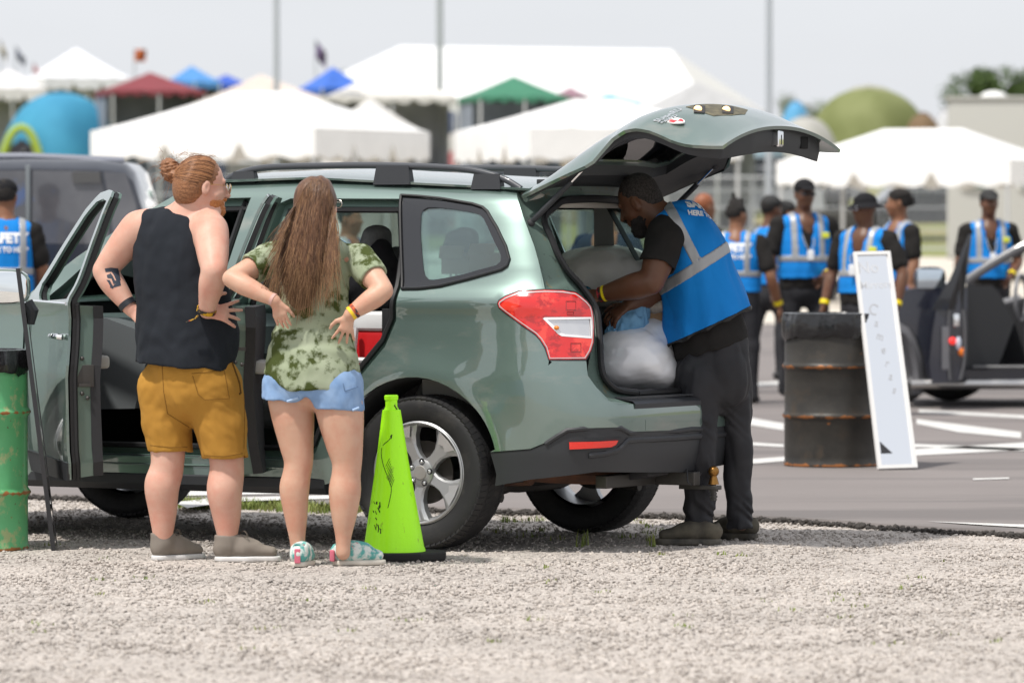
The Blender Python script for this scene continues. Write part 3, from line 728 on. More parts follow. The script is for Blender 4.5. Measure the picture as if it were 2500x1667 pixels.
Mb = Matrix(((ex[0],ey[0],nn[0],cc[0]),(ex[1],ey[1],nn[1],cc[1]),(ex[2],ey[2],nn[2],cc[2]),(0,0,0,1)))
b = MB(); b.prism(shp, .006, Mb, 0); M2 = Mb @ Matrix.Translation((0,0,.0062))
b.prism([(x*.85,y*.85) for x, y in shp if x <= 0 and True][:1]+[(0,.028),(0,-.004),(-.029,-.004)], .001, M2, 1); b.prism([(0,-.004),(.029,-.004),(.016,-.026),(0,-.037)], .001, M2, 1)
b.build('crest', [mat('crest_white', (.8,.8,.78), .3), mat('crest_red', (.6,.02,.03), .3)], gate)
# gas struts
s0 = iny(5, [(255,868),(520,600),(640,475)], .62)
for sg in (1, -1):
    a, m_, c = [Vector((x, .62*sg, z)) for x, z in s0]
    st = MB().tube([a, m_], .013, 10).build('gas_strut', blackp, car); MB().tube([m_, c], .0055, 8).build('strut_rod', chrome, st)
    MB().ball(a, .02).build('strut_joint', trimd, st); MB().ball(c, .02).build('strut_joint', trimd, st)
for y in (.45, -.45):
    MB().box((-.425, y, 1.685), (.05,.06,.02), None, .004).tube([(-.40,y,1.67),(-.44,y,1.655),(-.48,y,1.70)], .008).build('gate_hinge', trimd, car)
# ---- roof rails
rail = iny(0, [(522,412),(545,400),(590,388),(650,383),(750,381),(850,380),(1000,384),(1080,391),(1130,402),(1165,415),(1196,434)], .60)
rp_ = cr([(x, 0, z) for x, z in rail], 5)
railm = mat('rail_grey', (.05,.054,.062), .38, coat=.3)
ftz = lambda x: float(roof(x, .97)[2])
for sg in (1, -1):
    ro = MB().tube([(x, .60*sg, z) for x, _, z in rp_], .0155, 12, flat=(.85, 1.0)).build('roof_rail', railm, car, angle=50)
    for (xa, xb_) in (iny(0, [(868,400),(942,400)], .60), iny(0, [(540,400),(586,400)], .60), iny(0, [(1092,400),(1150,410)], .60)):
        x0, x1 = xa[0], xb_[0]; zt = float(np.interp(-(x0+x1)/2, [-p[0] for p in rp_], [p[2] for p in rp_]))
        zr_ = min(ftz(x0), ftz(x1))-.015
        b = MB(); b.loft([[(x0+.012,.58*sg,zr_),(x1-.012,.58*sg,zr_),(x1-.012,.625*sg,zr_),(x0+.012,.625*sg,zr_)], [(x0,.585*sg,zt),(x1,.585*sg,zt),(x1,.615*sg,zt),(x0,.615*sg,zt)]]); b.build('rail_foot', blackp, ro)
# ---- doors
def rotz(p, c, ang):
    x = p[..., 0]-c[0]; y = p[..., 1]-c[1]; ca, sa = math.cos(ang), math.sin(ang)
    return np.stack([c[0]+x*ca-y*sa, c[1]+x*sa+y*ca, p[..., 2]], -1)
def door(nm, hinge, ang, outl, win, belt, latch_z, tmat=trimd):
    F = lambda t, z: rotz(S(t, z), hinge, R(-ang))
    d = panel(nm, F, outl, [win], .03, .012, paint, car)
    fr = S3  # closed-position helper
    def ring(poly, dy, sh):
        L = shrink(resamp(poly, .03), sh); L.append(L[0]); q = S(np.array(L)[:, 0], np.array(L)[:, 1]); q[:, 1] -= dy; return [tuple(map(float, v)) for v in rotz(q, hinge, R(-ang))], L
    low = [p for p in outl if p[1] <= belt+1e-6]
    # window frame, inner half
    panel('window_frame', lambda t, z: rotz(S(t, z)-np.array([0, .02, 0]), hinge, R(-ang)), shrink(outl, .004), [shrink(win, -.004)], .03, .022, rubber, d)
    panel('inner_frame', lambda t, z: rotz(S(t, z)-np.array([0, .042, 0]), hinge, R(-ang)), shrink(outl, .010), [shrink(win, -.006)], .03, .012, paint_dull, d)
    b = MB(); rs = [ring(low, .050, .012)[0], ring(low, .12, .022)[0]]; b.loft(rs, closed=False, cap=False); b.build('shut_face', mat('shut_paint', (.16,.225,.195), .4, metal=.4, coat=.6), d, angle=40)
    b = MB(); b.tube(ring(low, .045, .006)[0], .011, 6); b.build('door_weatherstrip', rubber, d)
    panel('door_trim', lambda t, z: rotz(S(np.asarray(t), np.minimum(z, 1.1))*np.array([1,1,0])+np.stack([0*np.asarray(t), 0*np.asarray(t), np.asarray(z)], -1)-np.array([0, .118, 0]), hinge, R(-ang)), shrink(low, .018), [], .06, .045, tmat, d)
    return d, F
f_out = [(-.985,1.615),(-.975,1.13),(-.985,1.06),(-.965,.85),(-.99,.40),(-1.03,.325),(-2.06,.325),(-2.13,.5),(-2.14,1.0),(-2.10,1.12),(-1.98,1.25),(-1.70,1.435),(-1.50,1.56),(-1.32,1.635),(-1.15,1.648),(-1.03,1.642)]
f_win = [(-1.035,1.595),(-1.03,1.15),(-1.76,1.13),(-1.88,1.18),(-1.93,1.21),(-1.66,1.395),(-1.46,1.525),(-1.30,1.592),(-1.15,1.606)]
FH, FA = (2.14, .845), 46
fd, FF_ = door('front_door', FH, FA, f_out, f_win, 1.13, .75)
F1 = lambda x, y, z: Vector(map(float, rotz(np.array([x, y, z]), FH, R(-FA))))
MB().box((0,0,0), (.09,.008,.10), None, .003).build('latch_plate', steel, fd).matrix_local = Matrix.Translation(F1(.985,.80,.80)) @ Matrix.Rotation(R(-FA+90), 4, 'Z')
b = MB()
for z in (.88, .72, .70): b.ball(F1(.983, .81 if z != .70 else .785, z), .010, sc=(1,1,1))
for z, w_ in ((.76,.05),): b.box(F1(.978,.80,z), (.012,.055,.014), Matrix.Rotation(R(-FA), 3, 'Z'))
b.build('striker_screw', steel, fd)
clad = panel('door_cladding', FF_, [(-.99,.405),(-1.03,.322),(-2.06,.322),(-2.11,.42)], [], .05, .01, blackp, fd, off=-.006)
b = MB(); hp = [F1(1.075,.885,.975), F1(1.10,.915,.978), F1(1.20,.918,.978), F1(1.225,.885,.975)]; b.tube(cr(hp, 5), .017, 8, flat=(1,.8)); b.build('door_handle', chrome, fd)
b = MB(); b.tube([(*F1(x,.878+.001,1.128),) for x in np.linspace(1.0,1.95,8)], .009, 6); b.build('belt_moulding', chrome, fd)
b = MB(); b.box(F1(1.22,.70,.86), (.30,.07,.06), Matrix.Rotation(R(-FA), 3, 'Z'), .02); b.build('armrest', mat('light_trim', (.42,.40,.37), .6), fd)
# wing mirror on the open door
mc = CMI @ P(5, 660, 23.55); Rm = Matrix.Rotation(R(-30.5), 3, 'Z') 
def shell(c, w_, h_, d_, yaw, n=20, pw=3.2):
    b = MB(); M = Matrix.Rotation(yaw, 3, 'Z'); secs = []
    for dd, s_ in ((0,.94),(.004,1.0),(.25,1.02),(.6,.93),(.9,.66),(1.,.3)):
        sec = []
        for k in range(n):
            a = 2*math.pi*k/n; cx = math.copysign(abs(math.cos(a))**(2/pw), math.cos(a)); sx_ = math.copysign(abs(math.sin(a))**(2/pw), math.sin(a))
            sec.append(tuple(M @ Vector((cx*w_/2*s_, dd*d_, sx_*h_/2*s_))+c))
        secs.append(sec)
    b.loft(secs); return b
yw = math.atan2(-(mc.y-CAMC[1]), 1)*0
to = Vector(CAMC)-mc; yaw = math.atan2(to.y, to.x)+R(90)+R(-12)
mb = shell(mc, .25, .165, .11, yaw).build('wing_mirror', mat('mirror_shell', (.20,.27,.24), .35, coat=1.), fd, angle=50)
n_ = Vector((math.sin(yaw), -math.cos(yaw), 0)); b = MB(); M = Matrix.Rotation(yaw, 3, 'Z'); secs = []
b.loft([[tuple(M @ Vector((math.copysign(abs(math.cos(2*math.pi*k/24))**.62, math.cos(2*math.pi*k/24))*.112*s_, -.003-dd, math.copysign(abs(math.sin(2*math.pi*k/24))**.62, math.sin(2*math.pi*k/24))*.071*s_))+mc) for k in range(24)] for dd, s_ in ((0,1.05),(.003,1.),(.0035,.98))])
b.build('mirror_glass', mat('mirror_silver', (.85,.88,.88), .03, metal=1.), mb)
b = MB(); b.tube([mc+M @ Vector((.11,.02,-.07)), mc+M @ Vector((.135,.02,-.11)), mc+M @ Vector((.13,.02,-.17))], [.03,.032,.016], 10); b.build('mirror_stalk', blackp, mb)
r_out = [(-.16,1.585),(-.145,1.30),(-.14,1.13),(-.15,1.02),(-.33,.77),(-.45,.60),(-.56,.42),(-.62,.33),(-.97,.325),(-1.0,.45),(-1.01,.9),(-.985,1.13),(-.90,1.60),(-.85,1.625),(-.3,1.628),(-.19,1.62)]
r_win = [(-.205,1.55),(-.19,1.30),(-.19,1.15),(-.93,1.15),(-.86,1.56),(-.83,1.585),(-.3,1.59),(-.23,1.585)]
RH, RA = (1.0, .86), 61
rdr, RF_ = door('rear_door', RH, RA, r_out, r_win, 1.13, .75)
R1 = lambda x, y, z: Vector(map(float, rotz(np.array([x, y, z]), RH, R(-RA))))
b = MB()
for z in (.99,.87,.86): b.ball(R1(.152+.0, .80 if z != .86 else .77, z), .010)
b.box(R1(.15,.79,.93), (.012,.07,.016), Matrix.Rotation(R(-RA), 3, 'Z')); b.build('striker_screw', steel, rdr)
panel('door_cladding', RF_, [(-.60,.405),(-.64,.322),(-.97,.322),(-1.0,.40)], [], .05, .01, blackp, rdr, off=-.006)
b = MB(); b.tube(cr([R1(.20,.885,.975), R1(.22,.915,.978), R1(.32,.918,.978), R1(.345,.885,.975)], 5), .017, 8); b.build('door_handle', chrome, rdr)
b = MB(); b.box(R1(.55,.70,.84), (.30,.07,.06), Matrix.Rotation(R(-RA), 3, 'Z'), .02); b.build('armrest', MATS['light_trim'], rdr)
# sill cladding
b = MB(); b.loft([[(x,.80,.34),(x,.845,.335),(x,.872,.315),(x,.872,.275),(x,.85,.245),(x,.78,.24)] for x in (.50,1.0,1.6,2.18)]); b.build('sill_cladding', blackp, car)
for z, y in ((.395,.855),(.365,.868)): MB().tube([(.62,y,z),(1.0,y,z),(2.05,y,z)], .006, 6).build('sill_rib', paint, car)
MB().box((1.3,.83,.402), (1.5,.05,.012), None, .004).build('scuff_plate', blackp, car)
# ---- wheels
def wheel(cx, cy, sg, steer=0.):
    root = MB(); W = .225; R0 = .352; h = W/2
    prof = [(.232,-.085),(.245,-.098),(.275,-.108),(.305,-.1125),(.328,-.108),(.340,-.100),(.347,-.088),(R0,-.06),(R0+.001,0),(R0,.06),(.347,.088),(.340,.100),(.328,.108),(.305,.1125),(.275,.108),(.245,.098),(.232,.085)]
    root.lathe(prof, n=72, axis='y')
    for k in range(72):           # tread and shoulder blocks
        a = 2*math.pi*k/72
        for s_ in (-1, 1):
            M = Matrix.Rotation(a, 3, 'Y'); root.box(M @ Vector((R0-.0125, s_*.088, 0)), (.016,.040,.026), M @ Matrix.Rotation(s_*R(10), 3, 'X') @ Matrix.Rotation(s_*R(20), 3, 'Z'))
            root.box(M @ Vector((R0-.0030, s_*.030, 0)), (.008,.050,.026), M @ Matrix.Rotation(s_*R(25), 3, 'X'))
    o = root.build('wheel', tyre_m, car, angle=35); o.location = (cx, cy, R0+.006); o.rotation_euler = (0, 0, steer)
    ys = h*sg
    b = MB(); f = lambda r, y: (r, y*sg)
    b.lathe([f(.234,.095),f(.240,.090),f(.236,.080),f(.226,.080),f(.224,.100),f(.229,.103),f(.234,.100)], n=64, axis='y')
    b.lathe([f(.226,.085),f(.212,.070),f(.205,.0),f(.215,-.09)], n=64, axis='y')
    rim = b.build('rim', alloy, o, angle=40)
    b = MB()
    for k in range(5):
        a = 2*math.pi*k/5+R(8); M = Matrix.Rotation(a, 3, 'Y')
        half = [(.050,.034),(.085,.026),(.125,.030),(.165,.050),(.205,.088),(.217,.080),(.224,.055),(.226,.0)]
        poly = half+[(r, -w_) for r, w_ in half[::-1][1:]]
        def yy(r, e): return sg*((.094-.030*math.cos(min(r/.2,1)*1.4))-e)
        top_ = [M @ Vector((r-.0, yy(r, .010 if abs(w_) > .02 and r < .2 else .006), w_)) for r, w_ in poly]
        mid = [M @ Vector((r*.99+.0, yy(r, 0), w_*.72)) for r, w_ in poly]
        bot = [M @ Vector((r, yy(r, .045), w_*1.02)) for r, w_ in poly]
        n0 = len(poly); b.loft([bot, top_, mid], closed=True, cap=True)
    b.lathe([f(.001,.078),f(.05,.078),f(.062,.072),f(.068,.05)], n=40, axis='y')
    b.build('spokes', alloy, rim, angle=28)
    for k in range(5):
        a = 2*math.pi*k/5+R(8); M = Matrix.Rotation(a, 3, 'Y'); b = MB()
        b.add([M @ Vector((r, sg*y, w_)) for r, w_, y in ((.165,.026,.0905),(.212,.056,.096),(.217,0,.0965),(.212,-.056,.096),(.165,-.026,.0905),(.178,0,.0915))], [(0,1,2,5),(5,2,3,4)])
        b.build('spoke_facet', mat('alloy_light', (.55,.55,.55), .35, metal=.8, coat=.3), rim, smooth=False, angle=None)
    b = MB().lathe([f(.001,.084),f(.030,.083),f(.034,.078),f(.034,.07)], n=32, axis='y'); b.build('wheel_cap', mat('cap_grey', (.36,.35,.33), .35, metal=.6), rim)
    for k in range(5):
        a = 2*math.pi*k/5+R(44); M = Matrix.Rotation(a, 3, 'Y'); b = MB(); b2 = MB(); b2.lathe([(.001,sg*.0765),(.012,sg*.0765),(.0125,sg*.0795),(.015,sg*.0795)], M @ Vector((.052,0,0)), 14, 'y'); b.ball(M @ Vector((.052, sg*.080, 0)), .008)
        b2.build('lug_seat', trimd, rim); b.build('lug_nut', chrome, rim)
    b = MB().lathe([f(.001,.03),f(.145,.03),f(.145,.02),f(.001,.02)], n=40, axis='y'); b.build('brake_disc', mat('brake', (.035,.03,.028), .6, metal=.4), rim)
    b = MB().box((.13*math.cos(.5), sg*.035, -.05), (.07,.05,.13), None, .01); b.build('caliper', trimd, rim)
    return o
wheel(0, .772, 1); wheel(2.64, .772, 1, R(4)); wheel(0, -.772, -1); wheel(2.64, -.772, -1, R(4))
# wheel wells, floor, underbody
for cx in (0, 2.64):
    for sg in (1, -1):
        secs = [[(cx+r*math.cos(a), sg*y, .36+r*math.sin(a)) for a in np.linspace(R(-6), R(186), 19)] for r, y in ((.44,.868),(.425,.84),(.425,.58),(.10,.575))]
        b = MB(); b.loft(secs, closed=False, cap=False); b.build('wheel_well', trimd, car)

b = MB(); b.box((1.45,0,.33), (3.2,1.40,.08), None, .02); b.box((-.62,0,.50), (.5,1.2,.16), None, .03); b.box((-.1,0,.66), (1.3,1.24,.04)); b.box((1.45,0,.37), (1.7,1.6,.05)); b.box((2.3,0,.75), (.05,1.5,.75)); b.build('floor_pan', trimd, car)
b = MB(); b.tube(cr([(-.35,.55,.36),(-.5,.35,.34),(-.62,.10,.335),(-.66,-.3,.335)], 6), .045, 10); b.tube([(-.45,.62,.33),(-.05,.56,.31)], .03, 8); b.build('exhaust', rustm, car)
b = MB(); b.box((-.72,-.05,.315), (.06,1.0,.06), None, .008); b.box((-.82,-.06,.315), (.26,.062,.062), None, .005)
b.tube([(0,.7,.30),(-.15,.2,.27),(-.15,-.2,.27),(0,-.7,.30)], .028, 8); b.tube([(-.3,.62,.24),(0,.65,.27),(.3,.6,.28)], .022, 8); b.tube([(-.35,-.62,.24),(0,-.65,.27),(.3,-.6,.28)], .022, 8); b.tube([(-.2,.45,.25),(-.12,.44,.5)], .045, 10); b.build('subframe', steel, car)
hb = inx(6, [(1245,1068)], -1.02)[0]
b = MB(); b.box((-.93,hb[0],hb[1]-.075), (.20,.05,.02), None, .004); b.tube([(-1.0,hb[0],hb[1]-.13),(-1.0,hb[0],hb[1]-.02)], .012); hi = b.build('tow_hitch', steel, car)
brass = mat('worn_brass', (.30,.15,.04), .35, metal=.9); MB().ball((-1.0,hb[0],hb[1]), .026).tube([(-1.0,hb[0],hb[1]-.06),(-1.0,hb[0],hb[1]-.02)], [.026,.014], 12).build('tow_ball', brass, hi)
b = MB()
for z, r in ((-.085,.024),(-.098,.017),(-.112,.02),(-.125,.017)): b.lathe([(.001,hb[1]+z),(r,hb[1]+z),(r,hb[1]+z-.009),(.001,hb[1]+z-.009)], (-1.0,hb[0],0), 6)
b.build('hitch_nut', steel, hi)
b = MB(); b.box((-.78,.13,.34), (.14,.20,.035), Matrix.Rotation(.2, 3, 'Y'), .01); b.tube(cr([(-.90,-.05,.37),(-.93,.0,.33),(-.95,.03,.30),(-.93,-.06,.29),(-.95,-.10,.34)], 5), .004, 5); b.build('wiring', trimd, car)
# ---- interior
def seat(nm, c, w_, back_h, rec=12, ln=.5):
    v = Vox((c[0]-.35, c[1]-w_/2-.1, c[2]-.12), (c[0]+.45, c[1]+w_/2+.1, c[2]+back_h+.35), .014)
    y0 = c[1]
    v.ecap((c[0]+.32,y0,c[2]+.02),(c[0]-.05,y0,c[2]), (w_/2,.09),(w_/2,.10), (0,1,0), .03)
    tx = c[0]-.12-math.tan(R(rec))*back_h
    v.ecap((c[0]-.12,y0,c[2]+.04),(tx,y0,c[2]+back_h-.12), (w_/2,.08),(w_/2*.86,.06), (0,1,0), .04)
    o = v.build(nm, seatm, car)
    hx, hz = tx-.02, c[2]+back_h+.09
    return o, (hx, y0, hz)
def headrest(p, par, w_=.14):
    v = Vox((p[0]-.1, p[1]-.2, p[2]-.14), (p[0]+.1, p[1]+.2, p[2]+.16), .009)
    v.ecap((p[0],p[1],p[2]-.03),(p[0]-.01,p[1],p[2]+.03), (w_,.05),(w_*.85,.045), (0,1,0), .02); v.build('headrest', seatm, par)
    MB().tube([(p[0],p[1]-.05,p[2]-.05),(p[0]+.01,p[1]-.05,p[2]-.16)], .006).tube([(p[0],p[1]+.05,p[2]-.05),(p[0]+.01,p[1]+.05,p[2]-.16)], .006).build('headrest_post', chrome, par)
for y in (.37, -.37):
    o, hp_ = seat('front_seat', (1.12, y, .62), .50, .60); headrest(hp_, o)
o, _ = seat('rear_seat', (.28, 0, .66), 1.22, .50, 18)
h1 = iny(0, [(862,548)], .40)[0]; h2 = iny(11, [(1440,880)], -.12)[0]
headrest((h1[0], .40, h1[1]-.01), o, .13); headrest((h2[0], -.12, h2[1]), o, .13); headrest((h1[0]-.0, -.42, h1[1]-.02), o, .13)
b = MB(); b.loft([[(1.62,y,.62),(1.55,y,.86),(1.60,y,.99),(1.78,y,1.045),(2.15,y,1.06),(2.25,y,.6)] for y in (-.76,0,.76)]); da = b.build('dashboard', mat('dash', (.10,.11,.115), .6), car)
for y_ in (.60, .15): MB().box((1.53,y_,.92), (.03,.16,.09), None, .01).build('air_vent', trimd, da)
MB().box((1.50,.40,.60), (.06,.42,.20), None, .03).build('knee_panel', trimg, da)
b = MB()
for k in range(24): pass
c = Vector((1.36,.37,.98)); M = Matrix.Rotation(R(25), 3, 'Y')
b.tube([c+M @ Vector((0, .185*math.cos(a), .185*math.sin(a))) for a in np.linspace(0, 2*math.pi, 29)], .016, 8)
b.tube([c+M @ Vector((0,-.17,0)), c+M @ Vector((.02,0,0)), c+M @ Vector((0,.17,0))], .018, 6); b.ball(c+M @ Vector((.01,0,0)), .06, sc=(.5,1,1)); b.tube([c, c+Vector((.25,0,-.1))], .035, 8); b.build('steering_wheel', trimd, car)
b = MB()
b.loft([[(x,-.60,1.655),(x,-.3,1.675),(x,.3,1.675),(x,.60,1.655)] for x in (-.36,.5,1.35)], closed=False, cap=False); b.build('headlining', liner, car)
b = MB(); b.box((-.36,0,1.60), (.05,1.1,.07), None, .02); b.build('tailgate_header', mat('header_trim', (.55,.52,.46), .8), car)
for sg in (-1,):
    b = MB(); b.loft([[(.1,.70*sg,.66),(.1,.72*sg,1.18)],[(-.55,.70*sg,.66),(-.55,.72*sg,1.18)]], closed=False, cap=False); b.build('cargo_side_trim', trimg, car)
    b = MB(); b.loft([[(-.16,.735*sg,1.20),(-.20,.62*sg,1.60)],[(-.04,.735*sg,1.20),(-.10,.62*sg,1.60)]], closed=False, cap=False); b.build('pillar_trim', trimg, car)
    MB().box((-.30,-.60,1.40), (.004,.05,.46), Matrix.Rotation(R(32), 3, 'Y')).build('seat_belt', rubber, car)
b = MB(); b.loft([[(.08,.69,.66),(.08,.72,1.18)],[(-.55,.68,.66),(-.55,.70,1.10)]], closed=False, cap=False); b.build('cargo_side_trim', trimg, car)
# ================================================================= ground
EDGE = [(-14,33.5),(-7,30.6),(-2.55,28.0),(-1.09,27.0),(0.2,26.45),(1.25,25.88),(1.85,25.1),(2.44,24.45),(3.4,23.6),(6,21.6),(12,17)]
ex_ = np.array([p[0] for p in EDGE]); ey_ = np.array([p[1] for p in EDGE])
def edgey(x): return np.interp(x, ex_, ey_)+.03*np.sin(np.asarray(x)*9.)+.02*np.sin(np.asarray(x)*23.+1)
def gz(X, D):
    X = np.asarray(X, float); D = np.asarray(D, float)
    z = np.interp(D, [0,84,96,120,160,200,300,900], [0,0,.12,.85,2.95,4.4,5.2,6.0])
    return z+.5*np.clip((-X)/8, 0, 1)*np.clip((D-80)/16, 0, 1)
gy = np.concatenate([np.linspace(0, 80, 17), np.linspace(84, 220, 35), np.array([250,300,400,600,900,1400])]); gx = np.concatenate([[-600,-300,-120], np.linspace(-60, 60, 49), [120,300,600]])
V = []; F = []
for j, y in enumerate(gy):
    for i, x in enumerate(gx): V.append((x, y, float(gz(x, y))-.02))
for j in range(len(gy)-1):
    for i in range(len(gx)-1):
        a = j*len(gx)+i; F.append((a, a+1, a+1+len(gx), a+len(gx)))
grass_m = mat('grass_field', (.16,.20,.045), .95, col2=(.23,.22,.085), nscale=.35, ncon=.6, bump=.6, bscale=9, bdist=.05)
overlay(grass_m, .12, .5, .62, (.30,.24,.13), seed=3, stretch=(1,2,1))
tag(mesh('ground', V, F, grass_m), 'grass field rising behind the car park', kind='structure')
pale = mat('pale_gravel', (.50,.45,.38), .95, col2=(.60,.55,.48), nscale=1.5, bump=.4, bscale=20)
V = []; F = []; ys = [78,84,90,96,102,108,114,120]; xs = np.linspace(-40, 40, 30)
for j, y in enumerate(ys):
    for x in xs: yy = y+(1.2*math.sin(x*.4) if j in (0, 7) else 0); V.append((x, yy, float(gz(x, yy))+.03))
for j in range(len(ys)-1):
    for i in range(29): a = j*30+i; F.append((a, a+1, a+31, a+30))
tag(mesh('gravel_track', V, F, pale), 'pale gravel track between car park and field', kind='structure')
# asphalt slab with a broken edge
asph = mat('asphalt', (.175,.155,.148), .92, col2=(.21,.187,.178), nscale=.9, bump=.35, bscale=160, bdist=.004, ncon=.8)
overlay(asph, .5, .50, .58, (.145,.13,.125), seed=4, stretch=(.25,1.6,1)); overlay(asph, 70, .62, .75, (.26,.24,.22), seed=8)
b = MB(); xs = np.linspace(-30, 30, 601); e0 = [(x, float(edgey(x)), .028) for x in xs]; el = [(x, float(edgey(x))-.05, -.01) for x in xs]
b.loft([el, e0, [(x, float(edgey(x))+.25, .034) for x in xs], [(x, 55, .034) for x in xs], [(x, 78.5, .03) for x in xs]], closed=False, cap=False)
tag(b.build('asphalt', asph, angle=30), 'grey asphalt of the car park', kind='structure')
linem = mat('line_paint', (.62,.61,.59), .8, col2=(.48,.47,.45), nscale=20)
for i, q in enumerate([[(1700,955),(1800,972),(1800,988),(1700,972)], [(2105,962),(2345,992),(2345,1006),(2200,992),(2105,973)], [(1700,1014),(1800,1020),(1800,1026),(1700,1021)],
    [(1700,1056),(1830,1046),(1830,1056),(1700,1067)], [(2100,1031),(2380,1014),(2380,1031),(2100,1046)], [(2100,1019),(2380,1030),(2380,1036),(2100,1026)], [(2130,1196.5),(2400,1205),(2400,1213),(2260,1205)],
    [(2235,1098),(2318,1096),(2318,1099),(2235,1101.5)], [(200,1130),(790,1122),(790,1131),(200,1142)], [(400,1153),(480,1143),(790,1136),(790,1144),(560,1150),(470,1160),(430,1166)],
    [(60,1098),(160,1094),(160,1100),(60,1104)], [(1720,880),(1800,874),(1800,882),(1720,888)], [(2110,940),(2380,955),(2380,962),(2110,947)]]):
    pts = [G(u, v, .038) for u, v in q]; tag(mesh('parking_line', pts, [tuple(range(len(pts)))], linem, None, False), 'worn white parking line on the asphalt', kind='structure')
# gravel: a relief sheet and loose stones
stone = mat('gravel_stone', (.40,.375,.34), .95); n, l, bb = nodes(stone)
vo = n.new('ShaderNodeTexVoronoi'); vo.inputs['Scale'].default_value = 88; t = n.new('ShaderNodeTexCoord'); l.new(t.outputs['Object'], vo.inputs['Vector'])
sp = n.new('ShaderNodeSeparateColor'); l.new(vo.outputs['Color'], sp.inputs['Color']); rr = n.new('ShaderNodeValToRGB')
els = rr.color_ramp.elements; els[0].position = 0; els[0].color = (.17,.157,.145,1); els[1].position = 1; els[1].color = (.58,.54,.50,1)
for p_, c_ in ((.10,(.29,.265,.245)),(.30,(.375,.342,.315)),(.55,(.42,.385,.355)),(.85,(.50,.46,.425))): e_ = els.new(p_); e_.color = (*c_, 1)
l.new(sp.outputs['Red'], rr.inputs['Fac'])
nz2 = n.new('ShaderNodeTexNoise'); nz2.inputs['Scale'].default_value = .9; nz2.inputs['Detail'].default_value = 5; l.new(t.outputs['Object'], nz2.inputs['Vector'])
r2 = n.new('ShaderNodeValToRGB'); r2.color_ramp.elements[0].position = .35; r2.color_ramp.elements[0].color = (.90,.885,.87,1); r2.color_ramp.elements[1].position = .65; r2.color_ramp.elements[1].color = (1.04,1.02,1.0,1)
l.new(nz2.outputs['Fac'], r2.inputs['Fac']); mm = n.new('ShaderNodeMix'); mm.data_type = 'RGBA'; mm.blend_type = 'MULTIPLY'; mm.inputs['Factor'].default_value = 1
l.new(rr.outputs['Color'], mm.inputs['A']); l.new(r2.outputs['Color'], mm.inputs['B']); l.new(mm.outputs['Result'], bb.inputs['Base Color'])
bz = n.new('ShaderNodeTexNoise'); bz.inputs['Scale'].default_value = 130; bp3 = n.new('ShaderNodeBump'); bp3.inputs['Strength'].default_value = .6; bp3.inputs['Distance'].default_value = .004
l.new(t.outputs['Object'], bz.inputs['Vector']); l.new(bz.outputs['Fac'], bp3.inputs['Height']); l.new(bp3.outputs['Normal'], bb.inputs['Normal'])
d = .013; x0, x1, y0, y1 = -4.4, 4.4, 14.5, 29.2; nx = int((x1-x0)/d); ny = int((y1-y0)/d)
X, Y = np.meshgrid(np.linspace(x0, x1, nx), np.linspace(y0, y1, ny)); Hh = rng.random((ny, nx)); 
for _ in range(1): Hh = (Hh+np.roll(Hh, 1, 0)+np.roll(Hh, 1, 1)+np.roll(np.roll(Hh, 1, 0), 1, 1))/4
big = rng.random((ny//14+2, nx//14+2)); bi = np.kron(big, np.ones((14, 14)))[:ny, :nx]
for _ in range(3):
    for a_ in (0, 1): bi = (bi+np.roll(bi, 5, a_)+np.roll(bi, -5, a_))/3
Zg = (Hh-.5)*.0085+(bi-.5)*.012+np.where(Y > edgey(X)-.02, -.05, 0)
me = bpy.data.meshes.new('gravel'); Vv = np.stack([X+(rng.random(X.shape)-.5)*d*.6, Y+(rng.random(X.shape)-.5)*d*.6, Zg], -1).reshape(-1, 3).astype(np.float32)
ii = (np.arange(ny-1)[:, None]*nx+np.arange(nx-1)[None]).ravel(); Q = np.stack([ii, ii+1, ii+1+nx, ii+nx], 1).astype(np.int32)
cy_ = Vv[Q].mean(1); Q = Q[(cy_[:, 1] < edgey(cy_[:, 0])+.03) & (np.abs(cy_[:, 0]) < cy_[:, 1]*.115+1.0)]
me.vertices.add(len(Vv)); me.vertices.foreach_set('co', Vv.ravel()); me.loops.add(len(Q)*4); me.loops.foreach_set('vertex_index', Q.ravel())
me.polygons.add(len(Q)); me.polygons.foreach_set('loop_start', np.arange(0, len(Q)*4, 4, dtype=np.int32)); me.polygons.foreach_set('loop_total', np.full(len(Q), 4, np.int32)); me.update(calc_edges=True)
tag(link('gravel', me, stone, None, False), 'pale crushed gravel in front of the asphalt', kind='structure')
